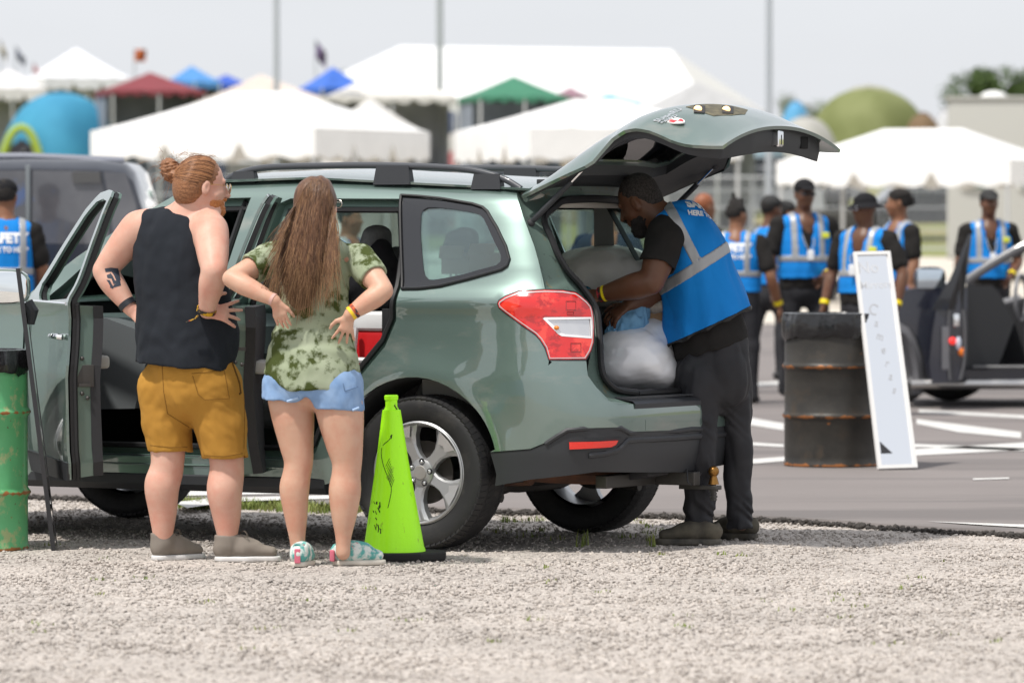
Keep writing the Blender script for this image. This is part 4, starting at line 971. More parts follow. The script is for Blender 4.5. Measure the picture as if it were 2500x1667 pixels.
# wide plain gravel beyond the detailed sheet
mesh_g = mesh('gravel_verge', [(-60,0,-.007),(60,0,-.007)]+[(60,17,-.007),(12,17,-.007),(6,21.6,-.007),(3.4,23.6,-.007),(1.25,25.8,-.007),(-1.09,27,-.007),(-2.55,28,-.007),(-7,30.6,-.007),(-14,33.5,-.007),(-60,36,-.007)], [tuple(range(12))], stone, None, False); tag(mesh_g, 'plain gravel around the detailed gravel', kind='structure')
def stones(name, n_, rmin, rmax, place, m, label, kind, zoff=0.):
    ph = (1+5**.5)/2; ico = np.array([(-1,ph,0),(1,ph,0),(-1,-ph,0),(1,-ph,0),(0,-1,ph),(0,1,ph),(0,-1,-ph),(0,1,-ph),(ph,0,-1),(ph,0,1),(-ph,0,-1),(-ph,0,1)])/1.9
    fc = np.array([(0,11,5),(0,5,1),(0,1,7),(0,7,10),(0,10,11),(1,5,9),(5,11,4),(11,10,2),(10,7,6),(7,1,8),(3,9,4),(3,4,2),(3,2,6),(3,6,8),(3,8,9),(4,9,5),(2,4,11),(6,2,10),(8,6,7),(9,8,1)])
    c = place(n_); n_ = len(c); r = rmin+(rmax-rmin)*rng.random(n_)**2.2; A = rng.normal(size=(n_, 3, 3)); Qr, _ = np.linalg.qr(A); sc = rng.uniform(.55, 1.25, (n_, 1, 3))
    v = ico[None]*(1+rng.uniform(-.28, .28, (n_, 12, 1)))*sc*r[:, None, None]; v = np.einsum('nij,nkj->nki', Qr, v); v[..., 2] *= .75; v += c[:, None, :]; v[..., 2] += (r*.25)[:, None]+zoff
    f = (fc[None]+12*np.arange(n_)[:, None, None]).reshape(-1, 3).astype(np.int32); v = v.reshape(-1, 3).astype(np.float32)
    me = bpy.data.meshes.new(name); me.vertices.add(len(v)); me.vertices.foreach_set('co', v.ravel()); me.loops.add(len(f)*3); me.loops.foreach_set('vertex_index', f.ravel())
    me.polygons.add(len(f)); me.polygons.foreach_set('loop_start', np.arange(0, len(f)*3, 3, dtype=np.int32)); me.polygons.foreach_set('loop_total', np.full(len(f), 3, np.int32)); me.update(calc_edges=True)
    return tag(link(name, me, m, None, False), label, kind=kind)
def pl_gravel(n_):
    y = rng.uniform(15.5, 28.6, n_); x = rng.uniform(-1, 1, n_)*(y*.108+.15); k = y < edgey(x)-.01; return np.stack([x, y, 0*x], 1)[k]
stones('loose_stones', 62000, .003, .0125, pl_gravel, stone, 'loose grey stones lying over the gravel', 'stuff')
def pl_edge(n_):
    x = rng.uniform(-4, 4.5, n_); y = edgey(x)-.10+rng.normal(size=n_)*.06+rng.random(n_)*.05; return np.stack([x, y, rng.random(n_)*.015], 1)
crumb = mat('asphalt_crumb', (.035,.031,.028), .95, col2=(.07,.062,.055), nscale=50)
stones('asphalt_crumbs', 7000, .006, .018, pl_edge, crumb, 'dark crumbled asphalt along the broken edge', 'stuff')
# weeds
leafm = mat('weed_green', (.14,.21,.04), .8, col2=(.26,.27,.08), nscale=12)
def tufts(name, pts, h, n_, label, kind='stuff', spread=.03):
    b = MB()
    for p in pts:
        for _ in range(n_):
            a = random.uniform(0, 6.28); hh = h*random.uniform(.5, 1.1); le = random.uniform(.15, .7)*hh; q = Vector(p)+Vector((random.gauss(0, spread), random.gauss(0, spread), 0))
            w_ = .0035; dx = Vector((math.cos(a), math.sin(a), 0)); s_ = Vector((-math.sin(a), math.cos(a), 0))*w_
            m1 = q+dx*le*.4+Vector((0,0,hh*.6)); tp = q+dx*le+Vector((0,0,hh)); b.add([q-s_, q+s_, m1+s_*.8, m1-s_*.8, tp], [(0,1,2,3),(3,2,4)])
    me = bpy.data.meshes.new(name); me.from_pydata(b.V, [], b.F); me.update(); o = link(name, me, leafm, None, False); return tag(o, label, kind=kind) if kind else o
gp_ = []
for _ in range(240):
    x = random.uniform(-2.1, -.75); gp_.append((x, float(edgey(x))-.22+random.gauss(0, .11), 0))
tufts('grass_strip', gp_, .055, 10, 'short green grass along the asphalt edge behind the car')
gp_ = [G(random.uniform(60, 2300), random.uniform(1215, 1500)) for _ in range(40)]; tufts('small_weeds', gp_, .02, 7, 'tiny weeds scattered through the gravel')
gp_ = [G(random.uniform(1130, 1600), random.uniform(1195, 1245)) for _ in range(26)]; tufts('small_weeds', gp_, .03, 8, 'small weeds in the gravel behind the rear wheels')
for (u, v, h_, lb) in ((1497,1255,.075,'green weed sprouting beside the toe of a dark shoe'), (1338,1256,.085,'slim green weed sprouting under the rear bumper'), (1158,1200,.04,'low green weed behind the rear tyre')):
    tg = tufts('weed', [tuple(G(u, v))], h_, 16, '', None, .012); tg['label'] = lb; tg['category'] = 'weed'
# ================================================================= camp in the background
white_t = mat('tent_white', (.80,.80,.79), .75, col2=(.74,.74,.73), nscale=2, bump=.1, bscale=3, trans=0.)
def frame_tent(label, u, D, v_eave, v_val, v_peak, w_, dp, rot, ridge=.25, m=None, group=None, name='frame_tent', val=True, cat='tent', scal=5, tone=None):
    c = P(u, v_eave, D); ze = c.z; zv = P(u, v_val, D).z; zp = P(u, v_peak, D).z; g0 = float(gz(c.x, D))
    o = empty(name, (c.x, D, g0), label, cat, group, rz=R(rot)); ze -= g0; zv -= g0; zp -= g0; m = m or white_t
    hw, hd = w_/2, dp/2; cor = [(-hw,-hd),(hw,-hd),(hw,hd),(-hw,hd)]; rg = ridge*hw
    # roof with a slight sag between eave and ridge
    b = MB(); rings = []; N = 10
    per = []
    for i in range(4):
        a, b_ = cor[i], cor[(i+1) % 4]
        for k in range(N): per.append((a[0]+(b_[0]-a[0])*k/N, a[1]+(b_[1]-a[1])*k/N))
    for s_ in (0, .25, .5, .75, 1.):
        ring = []
        for (x, y) in per:
            tx = max(-rg, min(rg, x)); X = x+(tx-x)*s_; Yy = y*(1-s_); ring.append((X, Yy, ze+(zp-ze)*(s_**1.12)+.02*math.sin(x*9)*(1-s_)))
        rings.append(ring)
    b.loft(rings, closed=True, cap=False); b.F.append(tuple(range(4*len(per), 5*len(per)))); b.mi.append(0)
    b.build('roof', m, o, angle=25)
    if val:
        b = MB(); top_ = []; bot = []
        for i in range(4):
            a, b_ = cor[i], cor[(i+1) % 4]; K = scal*6
            for k in range(K):
                f = k/K; top_.append((a[0]+(b_[0]-a[0])*f, a[1]+(b_[1]-a[1])*f, ze)); ph = (f*3) % 1
                notch = max(0, 1-abs(ph-0 if ph < .5 else 1-ph)/.10) if 0.05 < f < .95 else 0
                bot.append((top_[-1][0], top_[-1][1], zv+notch*(ze-zv)*.45+.04*math.sin(f*40)))
        b.loft([top_, bot], cap=False); b.build('valance', m, o, angle=50)
    for (x, y) in cor+[((cor[0][0]+cor[1][0])/2, -hd)]: MB().tube([(x*.97, y*.97, 0), (x*.97, y*.97, ze)], .035, 8).build('leg', mat('tent_pole', (.55,.56,.56), .4, metal=.5), o)
    return o
frame_tent('large white peaked tent behind the car roof and the man with a bun', 602, 96, 303, 366, 212, 4.7, 4.6, -26, .28)
frame_tent('white peaked tent half hidden behind the raised tailgate', 1370, 97, 300, 370, 228, 4.2, 4.2, 20, .2)
frame_tent('white peaked tent standing above the volunteers on the right', 2120, 92, 372, 428, 296, 4.3, 3.6, -22, .34)
# great hall
b = MB(); L = [P(u, v, 190) for u, v in ((700,232),(830,168),(935,100),(1540,112),(1700,222))]
g0 = float(gz(0, 190)); hc = P(1200, 200, 190); o = empty('marquee', (hc.x, 190, g0), 'huge white marquee on the skyline, largest of the tents', 'marquee')
def loc(p): return (p.x-hc.x, p.y-190, p.z-g0)
ze = P(900, 232, 190).z-g0; zp = P(1200, 102, 190).z-g0; xl, xr = P(830, 0, 190).x-hc.x, P(1545, 0, 190).x-hc.x
b.loft([[(xl-2.2,-7,ze),(xl+1.4,2,zp),(xl-2,11,ze)],[(xr+1,-7,ze-.3),(xr,2,zp-.15),(xr+2,11,ze)]], closed=False, cap=False)
b.add([(xl-2.2,-7,ze),(xl+1.4,2,zp),(xl-2,11,ze)], [(0,1,2)]); b.build('roof', white_t, o, smooth=False, angle=None)
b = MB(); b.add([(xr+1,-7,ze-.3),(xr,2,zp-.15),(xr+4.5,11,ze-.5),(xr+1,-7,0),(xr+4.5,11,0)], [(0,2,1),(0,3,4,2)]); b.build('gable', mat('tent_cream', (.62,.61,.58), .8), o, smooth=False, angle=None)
b = MB(); b.add([(xl-2.2,-7,ze),(xr+1,-7,ze-.3),(xr+1,-7,0),(xl-2.2,-7,0)], [(0,1,2,3)]); b.build('wall', white_t, o, smooth=False, angle=None)
def canopy(label, u, D, ve, vp, wpx, col, rot=0, vv=None, ridge=.02, logo=None):
    w_ = wpx*mpp(D)/ (abs(math.cos(R(rot)))+abs(math.sin(R(rot)))) ; m = mat('canopy_%02d' % len(MATS), col, .8, col2=tuple(c*.85 for c in col), nscale=3)
    o = frame_tent(label, u, D, ve, vv or ve+14, vp, w_, w_, rot, ridge, m, 'pop-up canopies of the camp', 'pop_up_canopy', True, 'canopy')
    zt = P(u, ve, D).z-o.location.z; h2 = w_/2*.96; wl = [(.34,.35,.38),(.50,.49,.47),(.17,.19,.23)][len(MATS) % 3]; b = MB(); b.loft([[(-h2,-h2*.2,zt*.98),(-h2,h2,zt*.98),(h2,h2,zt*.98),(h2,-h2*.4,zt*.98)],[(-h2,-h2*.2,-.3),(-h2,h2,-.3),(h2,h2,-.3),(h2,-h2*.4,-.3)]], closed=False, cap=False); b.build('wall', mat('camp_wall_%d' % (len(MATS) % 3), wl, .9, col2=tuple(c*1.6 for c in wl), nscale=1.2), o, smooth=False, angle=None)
    return o
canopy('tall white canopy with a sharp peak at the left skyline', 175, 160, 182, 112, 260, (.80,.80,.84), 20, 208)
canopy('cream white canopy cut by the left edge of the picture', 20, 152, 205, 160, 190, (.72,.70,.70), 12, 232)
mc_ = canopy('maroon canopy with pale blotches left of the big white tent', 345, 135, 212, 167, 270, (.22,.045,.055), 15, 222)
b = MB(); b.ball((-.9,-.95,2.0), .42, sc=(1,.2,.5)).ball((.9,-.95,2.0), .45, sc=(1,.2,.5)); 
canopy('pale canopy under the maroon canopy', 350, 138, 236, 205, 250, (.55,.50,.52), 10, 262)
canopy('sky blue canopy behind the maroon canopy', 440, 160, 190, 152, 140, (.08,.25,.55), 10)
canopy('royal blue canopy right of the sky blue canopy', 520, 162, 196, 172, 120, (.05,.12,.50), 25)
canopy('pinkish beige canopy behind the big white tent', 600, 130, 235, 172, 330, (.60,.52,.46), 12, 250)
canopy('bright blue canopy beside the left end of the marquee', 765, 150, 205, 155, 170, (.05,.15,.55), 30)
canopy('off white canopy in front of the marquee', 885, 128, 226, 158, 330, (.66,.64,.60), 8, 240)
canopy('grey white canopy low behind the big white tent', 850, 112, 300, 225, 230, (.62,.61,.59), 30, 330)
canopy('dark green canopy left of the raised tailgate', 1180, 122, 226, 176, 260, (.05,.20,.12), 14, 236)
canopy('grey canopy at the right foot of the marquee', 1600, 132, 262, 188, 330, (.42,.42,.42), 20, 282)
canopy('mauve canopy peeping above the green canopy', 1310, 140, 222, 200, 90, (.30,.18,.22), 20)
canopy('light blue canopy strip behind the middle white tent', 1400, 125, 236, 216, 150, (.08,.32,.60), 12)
def dome(label, u, D, vb, vt, wpx, col, col2=None, arch_c=None, yaw=0, grp='dome tents of the camp'):
    base = P(u, vb, D); top_ = P(u, vt, D); g0 = float(gz(base.x, D)); o = empty('dome_tent', (base.x, D, g0), label, 'tent', grp, rz=R(yaw)); h_ = top_.z-g0; r = wpx*mpp(D)/2; b = MB()
    secs = []
    for j in range(13):
        th = math.pi/2*j/12; rr_ = r*math.cos(th)**.8; secs.append([(rr_*(1+.07*math.cos(4*a))*math.cos(a), rr_*.85*(1+.07*math.cos(4*a))*math.sin(a), h_*math.sin(th)) for a in np.linspace(0, 2*math.pi, 33)[:-1]])
    b.loft(secs, cap=False); m = mat('dome_%02d' % len(MATS), col, .8, col2=col2 or tuple(c*.75 for c in col), nscale=.9)
    b.build('fly_sheet', m, o)
    MB().tube([(0,-r*.87,.0)]+[(r*.5*math.sin(t), -r*(.87*math.cos(t*.5)), h_*.72*math.sin(abs(t))) for t in (0,)], .01).build('guy_peg', steel, o)
    am = mat('arch_%02d' % len(MATS), arch_c or tuple(c*.6 for c in col), .7)
    pts = [(r*.98*math.cos(a), -.86*r*math.sin(min(a, math.pi-a))**.3*.0-.02, h_*1.01*math.sin(a)) for a in np.linspace(0, math.pi, 15)]
    MB().tube(pts, .05 if not arch_c else .10, 6).build('tent_pole', am, o); return o, r, h_
o, r, h_ = dome('big blue dome tent with lime green arch at the left', 140, 136, 420, 214, 290, (.03,.20,.34), (.05,.28,.44))
b = MB(); b.tube([(-r*.55+r*.36*math.cos(a), -r*.80, h_*.68*math.sin(a)) for a in np.linspace(0, math.pi, 13)], .12, 6); b.build('awning_arch', mat('lime', (.35,.45,.06), .7), o)
b = MB(); b.add([(-r*.55-r*.3,-r*.78,0),(-r*.55+r*.3,-r*.78,0),(-r*.55+r*.2,-r*.74,h_*.5),(-r*.55,-r*.72,h_*.58),(-r*.55-r*.2,-r*.74,h_*.5)], [(0,1,2,3,4)]); b.build('door', mat('door_grey', (.10,.09,.13), .8), o)
dome('charcoal dome tent left of the raised tailgate', 1190, 148, 440, 205, 330, (.10,.11,.13), (.16,.17,.19), (.2,.21,.22))
dome('lime green dome tent beside the charcoal dome tent', 1270, 150, 330, 232, 90, (.18,.33,.08))
dome('small pale dome tent between the two white tents', 1050, 138, 420, 305, 100, (.50,.48,.45))
dome('red ground tent low beside the pale dome tent', 1060, 132, 420, 345, 160, (.35,.10,.10))
dome('dark navy tent in the shade of the off white canopy', 1000, 142, 400, 250, 240, (.03,.045,.08), (.05,.07,.14))
dome('big olive green dome tent at the right', 1996, 172, 400, 204, 290, (.13,.15,.045), (.20,.22,.09), (.35,.34,.25))
dome('small sky blue tent left of the olive dome tent', 1828, 165, 330, 235, 84, (.12,.38,.65))
dome('stone grey tent in front of the olive dome tent', 1850, 158, 420, 270, 160, (.42,.41,.38))
def far_car(label, u, D, col, yaw=0, H_=1.55):
    c = P(u, 400, D); o = empty('parked_car', (c.x, D, float(gz(c.x, D))), label, 'car', 'cars parked among the tents', rz=R(yaw)); pm_ = mat('far_paint_%02d' % len(MATS), col, .3, coat=1.)
    b = MB(); pr = [(-2.2,.35),(-2.25,.75),(-1.5,.95),(-.9,H_),(1.0,H_),(1.75,1.0),(2.2,.95),(2.25,.4)]; b.loft([[(x*(1-.02*abs(y)), y*.85*(1 if z < 1 else .82), z) for x, z in pr] for y in (-1,-.9,.9,1)]); b.build('body', pm_, o)
    b = MB(); b.loft([[(x, y, z) for x, z in ((-1.25,1.0),(-.82,H_-.08),(.92,H_-.08),(1.5,1.02))] for y in (-.83,-.80)]); b.build('side_glass', mat('far_glass', (.02,.025,.03), .1, coat=1.), o)
    for x in (-1.4, 1.4):
        for y in (-.75, .75): MB().lathe([(.02,-.09),(.30,-.09),(.32,0),(.30,.09),(.02,.09)], (x,y,.32), 20, 'y').build('wheel', rubber, o)
for a_ in (('dark blue car parked beside the pale dome tent', 1010, 128, (.02,.03,.06), 10), ('black car parked under the off white canopy', 940, 133, (.012,.012,.014), -12), ('silver car parked at the right foot of the marquee', 1690, 134, (.35,.36,.37), 8), ('dark grey car parked left of the olive dome tent', 1800, 140, (.05,.05,.055), -10),
        ('black car parked in front of the camper', 2150, 128, (.015,.015,.017), 5)): far_car(*a_)
for a_ in (('teal dome tent partly behind the blue dome tent', 230, 145, 420, 262, 110, (.04,.22,.28)), ('navy dome tent low beside the maroon canopy', 470, 126, 420, 262, 110, (.02,.035,.09)), ('grey dome tent beside the charcoal dome tent', 1110, 140, 400, 262, 120, (.20,.21,.22)),
        ('tan dome tent under the mauve canopy', 1340, 136, 400, 262, 110, (.36,.30,.22)), ('pale blue dome tent right of the raised tailgate', 1740, 150, 400, 262, 130, (.30,.40,.48)), ('brown dome tent behind the black car near the camper', 2120, 150, 400, 262, 110, (.20,.13,.07)), ('white dome tent left of the camper', 2170, 156, 400, 255, 60, (.65,.65,.68))): dome(*a_)
# camper on the far right
c = P(2290, 380, 105); g0 = float(gz(c.x, 105)); o = empty('camper', (c.x, 105, g0), 'grey camper with big windows and a white roof vent', 'camper', rz=R(-8)); ht = P(2290, 228, 105).z-g0
gm = mat('camper_grey', (.42,.42,.39), .6); MB().box((.6,1.2,ht*.5+.25), (3.2,3.0,ht-.5), None, .08).build('body', gm, o)
for x in (-.42, .75): MB().box((x,-.33,ht*.60), (.62,.04,.72), None, .03).build('window_frame', mat('camper_frame', (.52,.52,.49), .6), o)
for x in (-.42, .75): MB().box((x,-.36,ht*.58), (.44,.04,.52), None, .03).build('window', mat('camper_glass', (.06,.12,.11), .1, coat=1), o)
MB().ball((-.1,.6,ht+.02), .3, sc=(1,1,.55)).build('roof_vent', white_t, o); MB().box((.6,1.2,ht+.02), (3.3,3.1,.06), None, .02).build('roof', gm, o)
for x in (-.5, 1.6): MB().lathe([(.02,-.1),(.34,-.1),(.36,0),(.34,.1),(.02,.1)], (x,-.2,.36), 24, 'y').build('wheel', rubber, o)
# masts
pm = mat('mast_grey', (.42,.45,.48), .45, metal=.4)
for u, D, vt, w_, lb in ((635,125,-160,15,'tall grey mast behind the big white tent, left of the woman'), (1010,170,-200,17,'tall grey mast rising behind the marquee'), (1766,100,-220,18,'tall grey mast right of the raised tailgate')):
    p = P(u, 300, D); g0 = float(gz(p.x, D)); o = empty('mast', (p.x, D, g0), lb, 'mast'); ht = P(u, vt, D).z-g0; r = w_*mpp(D)/2
    MB().tube([(0,0,0),(0,0,ht)], [r,r*.8], 12).build('pole', pm, o); MB().box((0,0,.1), (r*5,r*5,.2), None, .02).build('foot_plate', pm, o)
    MB().box((0,0,ht), (1.2,.3,.12), None, .03).build('light_bar', pm, o)
# flags on thin poles
for u, v, D, w_, h_, col, lb in ((322,128,150,26,28,(.50,.13,.04),'square orange flag over the maroon canopy'), (737,112,160,24,40,(.14,.10,.20),'drooping purple flag left of the marquee'), (47,118,160,22,24,(.12,.13,.17),'dark flag over the left canopies'),
        (8,105,160,14,26,(.32,.28,.20),'tan flag at the left edge of the sky'), (86,152,160,20,18,(.35,.16,.16),'small reddish flag beside the tall white canopy')):
    p = P(u-w_/2, v, D); g0 = float(gz(p.x, D)); k = mpp(D); o = empty('flag', (p.x, D, g0), lb, 'flag'); zt = P(u, v-h_/2, D).z-g0
    MB().tube([(0,0,0),(0,0,zt)], .025, 6).build('pole', pm, o); ww, hh = w_*k, h_*k
    b = MB(); b.loft([[(ww*i/8, .12*math.sin(i*.9+j), zt-hh*j/4-.05*i*(1 if w_ < 25 else 0)) for i in range(9)] for j in range(5)], closed=False, cap=False); b.build('cloth', mat('flag_%02d' % len(MATS), col, .8), o)
# fence panels (crowd barriers) across the field
fm = mat('fence_steel', (.42,.44,.45), .5, metal=.5)
def barrier():
    o = empty('fence_panel', (0,0,0), '', 'fence panel', 'fence panels across the field'); b = MB(); b.tube([(-1.2,0,.05),(-1.2,0,1.9),(1.2,0,1.9),(1.2,0,.05)], .03, 6); b.tube([(-1.2,0,.25),(1.2,0,.25)], .025, 6); b.build('frame', fm, o)
    b = MB(); 
    for i in range(1, 16): b.tube([(-1.2+i*.15,0,.25),(-1.2+i*.15,0,1.9)], .013, 4)
    for z in (.7, 1.2, 1.6): b.tube([(-1.2,0,z),(1.2,0,z)], .011, 4)
    b.build('mesh_grille', fm, o)
    for x in (-1.0, 1.0): MB().box((x,0,.03), (.12,.7,.06), None, .01).build('foot', fm, o)
    return o
fp = barrier(); k = 0
def dup(src, loc, rz, label=None):
    c = src.copy(); COL.objects.link(c); c.location = loc; c.rotation_euler = (0,0,rz)
    if label: c['label'] = label
    for ch in list(src.children):
        d = ch.copy(); COL.objects.link(d); d.parent = c
        for g2 in ch.children: e = g2.copy(); COL.objects.link(e); e.parent = d
    return c
for i, (u, D) in enumerate([(x, 118) for x in range(1610, 2500, 236)]+[(x, 113) for x in (470, 720, 965, 1180)]):
    p = P(u, 500, D); lc = (p.x, D, float(gz(p.x, D))); lb = 'grey mesh fence panel across the field behind '+('the auburn haired person', 'the tall volunteer in sunglasses', 'the volunteer with curly hair', 'the volunteer in grey cap at the right', 'the bun of the red haired man', 'the front of the roof rail', 'the rear of the roof rail', 'the hinge of the raised tailgate')[i]
    if i == 0: fp.location = lc; fp['label'] = lb
    else: dup(fp, lc, 0, lb)
# trees
barkm = mat('bark', (.09,.07,.05), .9)
def tree(label, u, D, vb, vt, wpx, col, seed, n_=5200):
    base = P(u, vb, D); g0 = float(gz(base.x, D)); top_ = P(u, vt, D).z-g0; r = wpx*mpp(D)/2; rg = np.random.default_rng(seed); o = empty('tree', (base.x, D, g0), label, 'tree')
    b = MB(); b.tube([(0,0,0),(.1,0,top_*.4),(0,.1,top_*.8)], [r*.10,r*.07,r*.03], 8)
    for i in range(6): a = i*1.05; b.tube([(0,0,top_*(.3+.07*i)),(r*.6*math.cos(a), r*.6*math.sin(a), top_*(.5+.06*i))], [r*.045,r*.015], 6)
    b.build('trunk', barkm, o)
    cl = [(rg.normal(0,.42)*r, rg.normal(0,.4)*r, top_*rg.uniform(.35,.88), r*rg.uniform(.22,.42)) for _ in range(20)]; V = []; F = []
    for i in range(n_):
        c = cl[rg.integers(len(cl))]; d = rg.normal(size=3); d /= np.linalg.norm(d); q = np.array(c[:3])+d*c[3]*rg.uniform(.6,1.05); s_ = r*rg.uniform(.025,.05); a = rg.normal(size=3); a /= np.linalg.norm(a); e = np.cross(a, d); e /= np.linalg.norm(e)+1e-6
        if q[2] > top_: continue
        k = len(V); V += [tuple(q-a*s_), tuple(q+e*s_*.6), tuple(q+a*s_), tuple(q-e*s_*.6)]; F.append((k,k+1,k+2,k+3))
    mesh('crown', V, F, mat('leaf_%d' % seed, col, .8, col2=tuple(c*1.7 for c in col), nscale=.8), o, False)
tree('broad dark green tree behind the camper', 2320, 165, 330, 142, 300, (.045,.075,.018), 3, 9000)
tree('dark tree crown cut by the right edge behind the camper', 2440, 170, 330, 165, 380, (.045,.075,.018), 8)
tree('faint low tree behind the sky blue tent', 1840, 260, 300, 208, 150, (.09,.12,.06), 5, 3000)
tree('small dark tree left of the olive dome tent', 2205, 175, 330, 235, 70, (.05,.08,.02), 9, 2500)
tree('far tree peeping over the blue canopy left of the marquee', 800, 240, 280, 138, 110, (.06,.09,.05), 6, 3000)
tree('far bushy tree behind the bright blue canopy', 740, 230, 280, 165, 90, (.07,.10,.06), 7, 3000)
# ================================================================= people
from mathutils.bvhtree import BVHTree
def addfold(m, fold, fs, stretch=(1,1,.55), dist=.03):
    n, l, b = nodes(m); t = n.new('ShaderNodeTexCoord'); mp_ = n.new('ShaderNodeMapping'); mp_.inputs['Scale'].default_value = stretch; z = n.new('ShaderNodeTexNoise'); z.inputs['Scale'].default_value = fs; z.inputs['Detail'].default_value = 2.5; z.inputs['Distortion'].default_value = 1.2
    z.noise_type = 'RIDGED_MULTIFRACTAL'; bp = n.new('ShaderNodeBump'); bp.inputs['Strength'].default_value = fold; bp.inputs['Distance'].default_value = dist*.25
    l.new(t.outputs['Object'], mp_.inputs['Vector']); l.new(mp_.outputs['Vector'], z.inputs['Vector']); l.new(z.outputs['Fac'], bp.inputs['Height'])
    if b.inputs['Normal'].links: l.new(b.inputs['Normal'].links[0].from_socket, bp.inputs['Normal'])
    l.new(bp.outputs['Normal'], b.inputs['Normal']); return m
def skin(name, c, c2, rough=.5):
    m = mat(name, c, rough, col2=c2, nscale=9, ncon=.9, sss=.12, bump=.08, bscale=350, bdist=.001, spec=.4); m.node_tree.nodes['Principled BSDF'].inputs['Subsurface Radius'].default_value = (1, .35, .2); overlay(m, 10, .42, .95, (c[0]*1.0, c[1]*.66, c[2]*.62), seed=2); overlay(m, 150, .66, .78, (c[0]*.72, c[1]*.6, c[2]*.52), seed=5); addfold(m, .12, 14, (1,1,1)); return m
def cloth(name, c, c2=None, bs=900, bump=.25, rough=.9, nscale=5, fold=.55, fs=11.):
    if name in MATS: return MATS[name]
    return addfold(mat(name, c, rough, col2=c2 or tuple(x*.8 for x in c), nscale=nscale, bump=bump, bscale=bs, bdist=.001, sheen=.0, spec=.25), fold, fs)
sk_fair = skin('skin_fair', (.56,.315,.235), (.64,.40,.31)); sk_tan = skin('skin_tan', (.52,.305,.21), (.60,.375,.27)); sk_dark = skin('skin_dark', (.105,.048,.026), (.155,.075,.042), .42); sk_brown = skin('skin_brown', (.20,.095,.05), (.26,.13,.075), .45)
def hairmat(name, c, c2, sc=(1,1,1), ns=180): 
    m = mat(name, c, .42, col2=c2, nscale=ns, ncon=.6, bump=.7, bscale=ns*1.6, bdist=.003, stretch=sc, spec=.45, detail=2); return m
def nv(a, b, c): return Vector((a, b, c)).normalized()
def cloneV(V): W = Vox.__new__(Vox); W.lo, W.h, W.n, W.ax, W.f = V.lo, V.h, V.n, V.ax, V.f.copy(); return W
def boxof(pts, m, h): A = np.array([tuple(p) for p in pts]); return Vox(A.min(0)-m, A.max(0)+m, h)
def chain(V, st, w, infl=0., k=.03):
    """st: list of (point, half width, half depth)"""
    V.limb([q_[0] for q_ in st], [(q_[1]+infl, q_[2]+infl) for q_ in st], k, 3, w)
def head(V, c, f, u, s=1., wide=1.):
    f = Vector(f).normalized(); u = Vector(u); u = (u-f*u.dot(f)).normalized(); r = f.cross(u); M = np.array([tuple(r), tuple(f), tuple(u)]).T
    q = lambda a, b, d: c+r*a*s+f*b*s+u*d*s
    V.ell(q(0,-.012,.022), (.076*s*wide,.094*s,.092*s), .02, M=M); V.ell(q(0,.026,-.048), (.060*s*wide,.066*s,.074*s), .03, M=M)
    V.ell(q(0,.060,-.098), (.028*s*wide,.024*s,.024*s), .03, M=M); V.cap(q(0,.084,.006), q(0,.108,-.034), .009*s, .014*s, .012)
    V.ecap(q(-.03,.078,.022), q(.03,.078,.022), (.010*s,.012*s), (.010*s,.012*s), f, .012)
    for sg in (-1, 1):
        V.cap(q(.028*sg,.070,-.028), q(.05*sg,.045,-.04), .018*s, .016*s, .02); V.ell(q(.030*sg,.098,.000), (.016*s,.014*s,.011*s), .008, mode=-1, M=M)
        V.cap(q(.009*sg,.098,-.036), q(.016*sg,.090,-.038), .008*s, .007*s, .006)
        V.ell(q(.078*sg*wide,-.006,-.012), (.011*s,.019*s,.033*s), .008, M=M); V.ell(q(.088*sg*wide,.002,-.010), (.006*s,.010*s,.018*s), .004, mode=-1, M=M)
    V.ecap(q(-.016,.090,-.064), q(.016,.090,-.064), (.007*s,.010*s), (.007*s,.010*s), f, .008); V.ecap(q(-.013,.088,-.076), q(.013,.088,-.076), (.007*s,.009*s), (.007*s,.009*s), f, .007)
    V.cap(q(-.015,.104,-.070), q(.015,.104,-.070), .0025*s, .0025*s, .003, mode=-1)
    return q, M
def hand(V, w_, d, nrm, s=1., curl=.25, spread=.22, side=1, bend=None, thumb=.9):
    """w_ wrist, d direction of the hand, nrm back-of-hand normal, side=+1 thumb on (d x nrm) side"""
    d = Vector(d).normalized(); nrm = Vector(nrm); nrm = (nrm-d*nrm.dot(d)).normalized(); t = d.cross(nrm)*side
    pc = w_+d*.052*s
    V.ecap(w_+d*.012*s, w_+d*.080*s, (.026*s,.017*s), (.039*s,.014*s), t, .014)
    L = [.072,.080,.074,.058]; tips = []
    for i in range(4):
        o = (1.5-i)*.0195*s; a = (1.5-i)*spread*.55; base = w_+d*(.084-.005*abs(i-1.2))*s+t*o; dd = (d*math.cos(a)+t*math.sin(a)).normalized(); cu = curl*(1+.25*((i*37) % 3-1))
        p = base; ang = .15; ln = [L[i]*.46*s, L[i]*.31*s, L[i]*.25*s]; rr = [.0092,.0083,.0076,.0066]
        for j in range(3):
            ang += cu*(1.1 if j else .6); v = dd*math.cos(ang)-nrm*math.sin(ang); q = p+v*ln[j]; V.cap(p, q, rr[j]*s, rr[j+1]*s, .003 if j else .006); p = q
        tips.append(p)
    b0 = w_+d*.030*s+t*.024*s-nrm*.004*s; b1 = b0+(d*.60+t*thumb).normalized()*.038*s-nrm*.004*s; b2 = b1+(d*.85+t*thumb*.55-nrm*.25).normalized()*.032*s; b3 = b2+(d*.95+t*.2-nrm*.35).normalized()*.024*s
    V.cap(b0, b1, .015*s, .0115*s, .012); V.cap(b1, b2, .0110*s, .0098*s, .004); V.cap(b2, b3, .0098*s, .008*s, .003)
    return tips
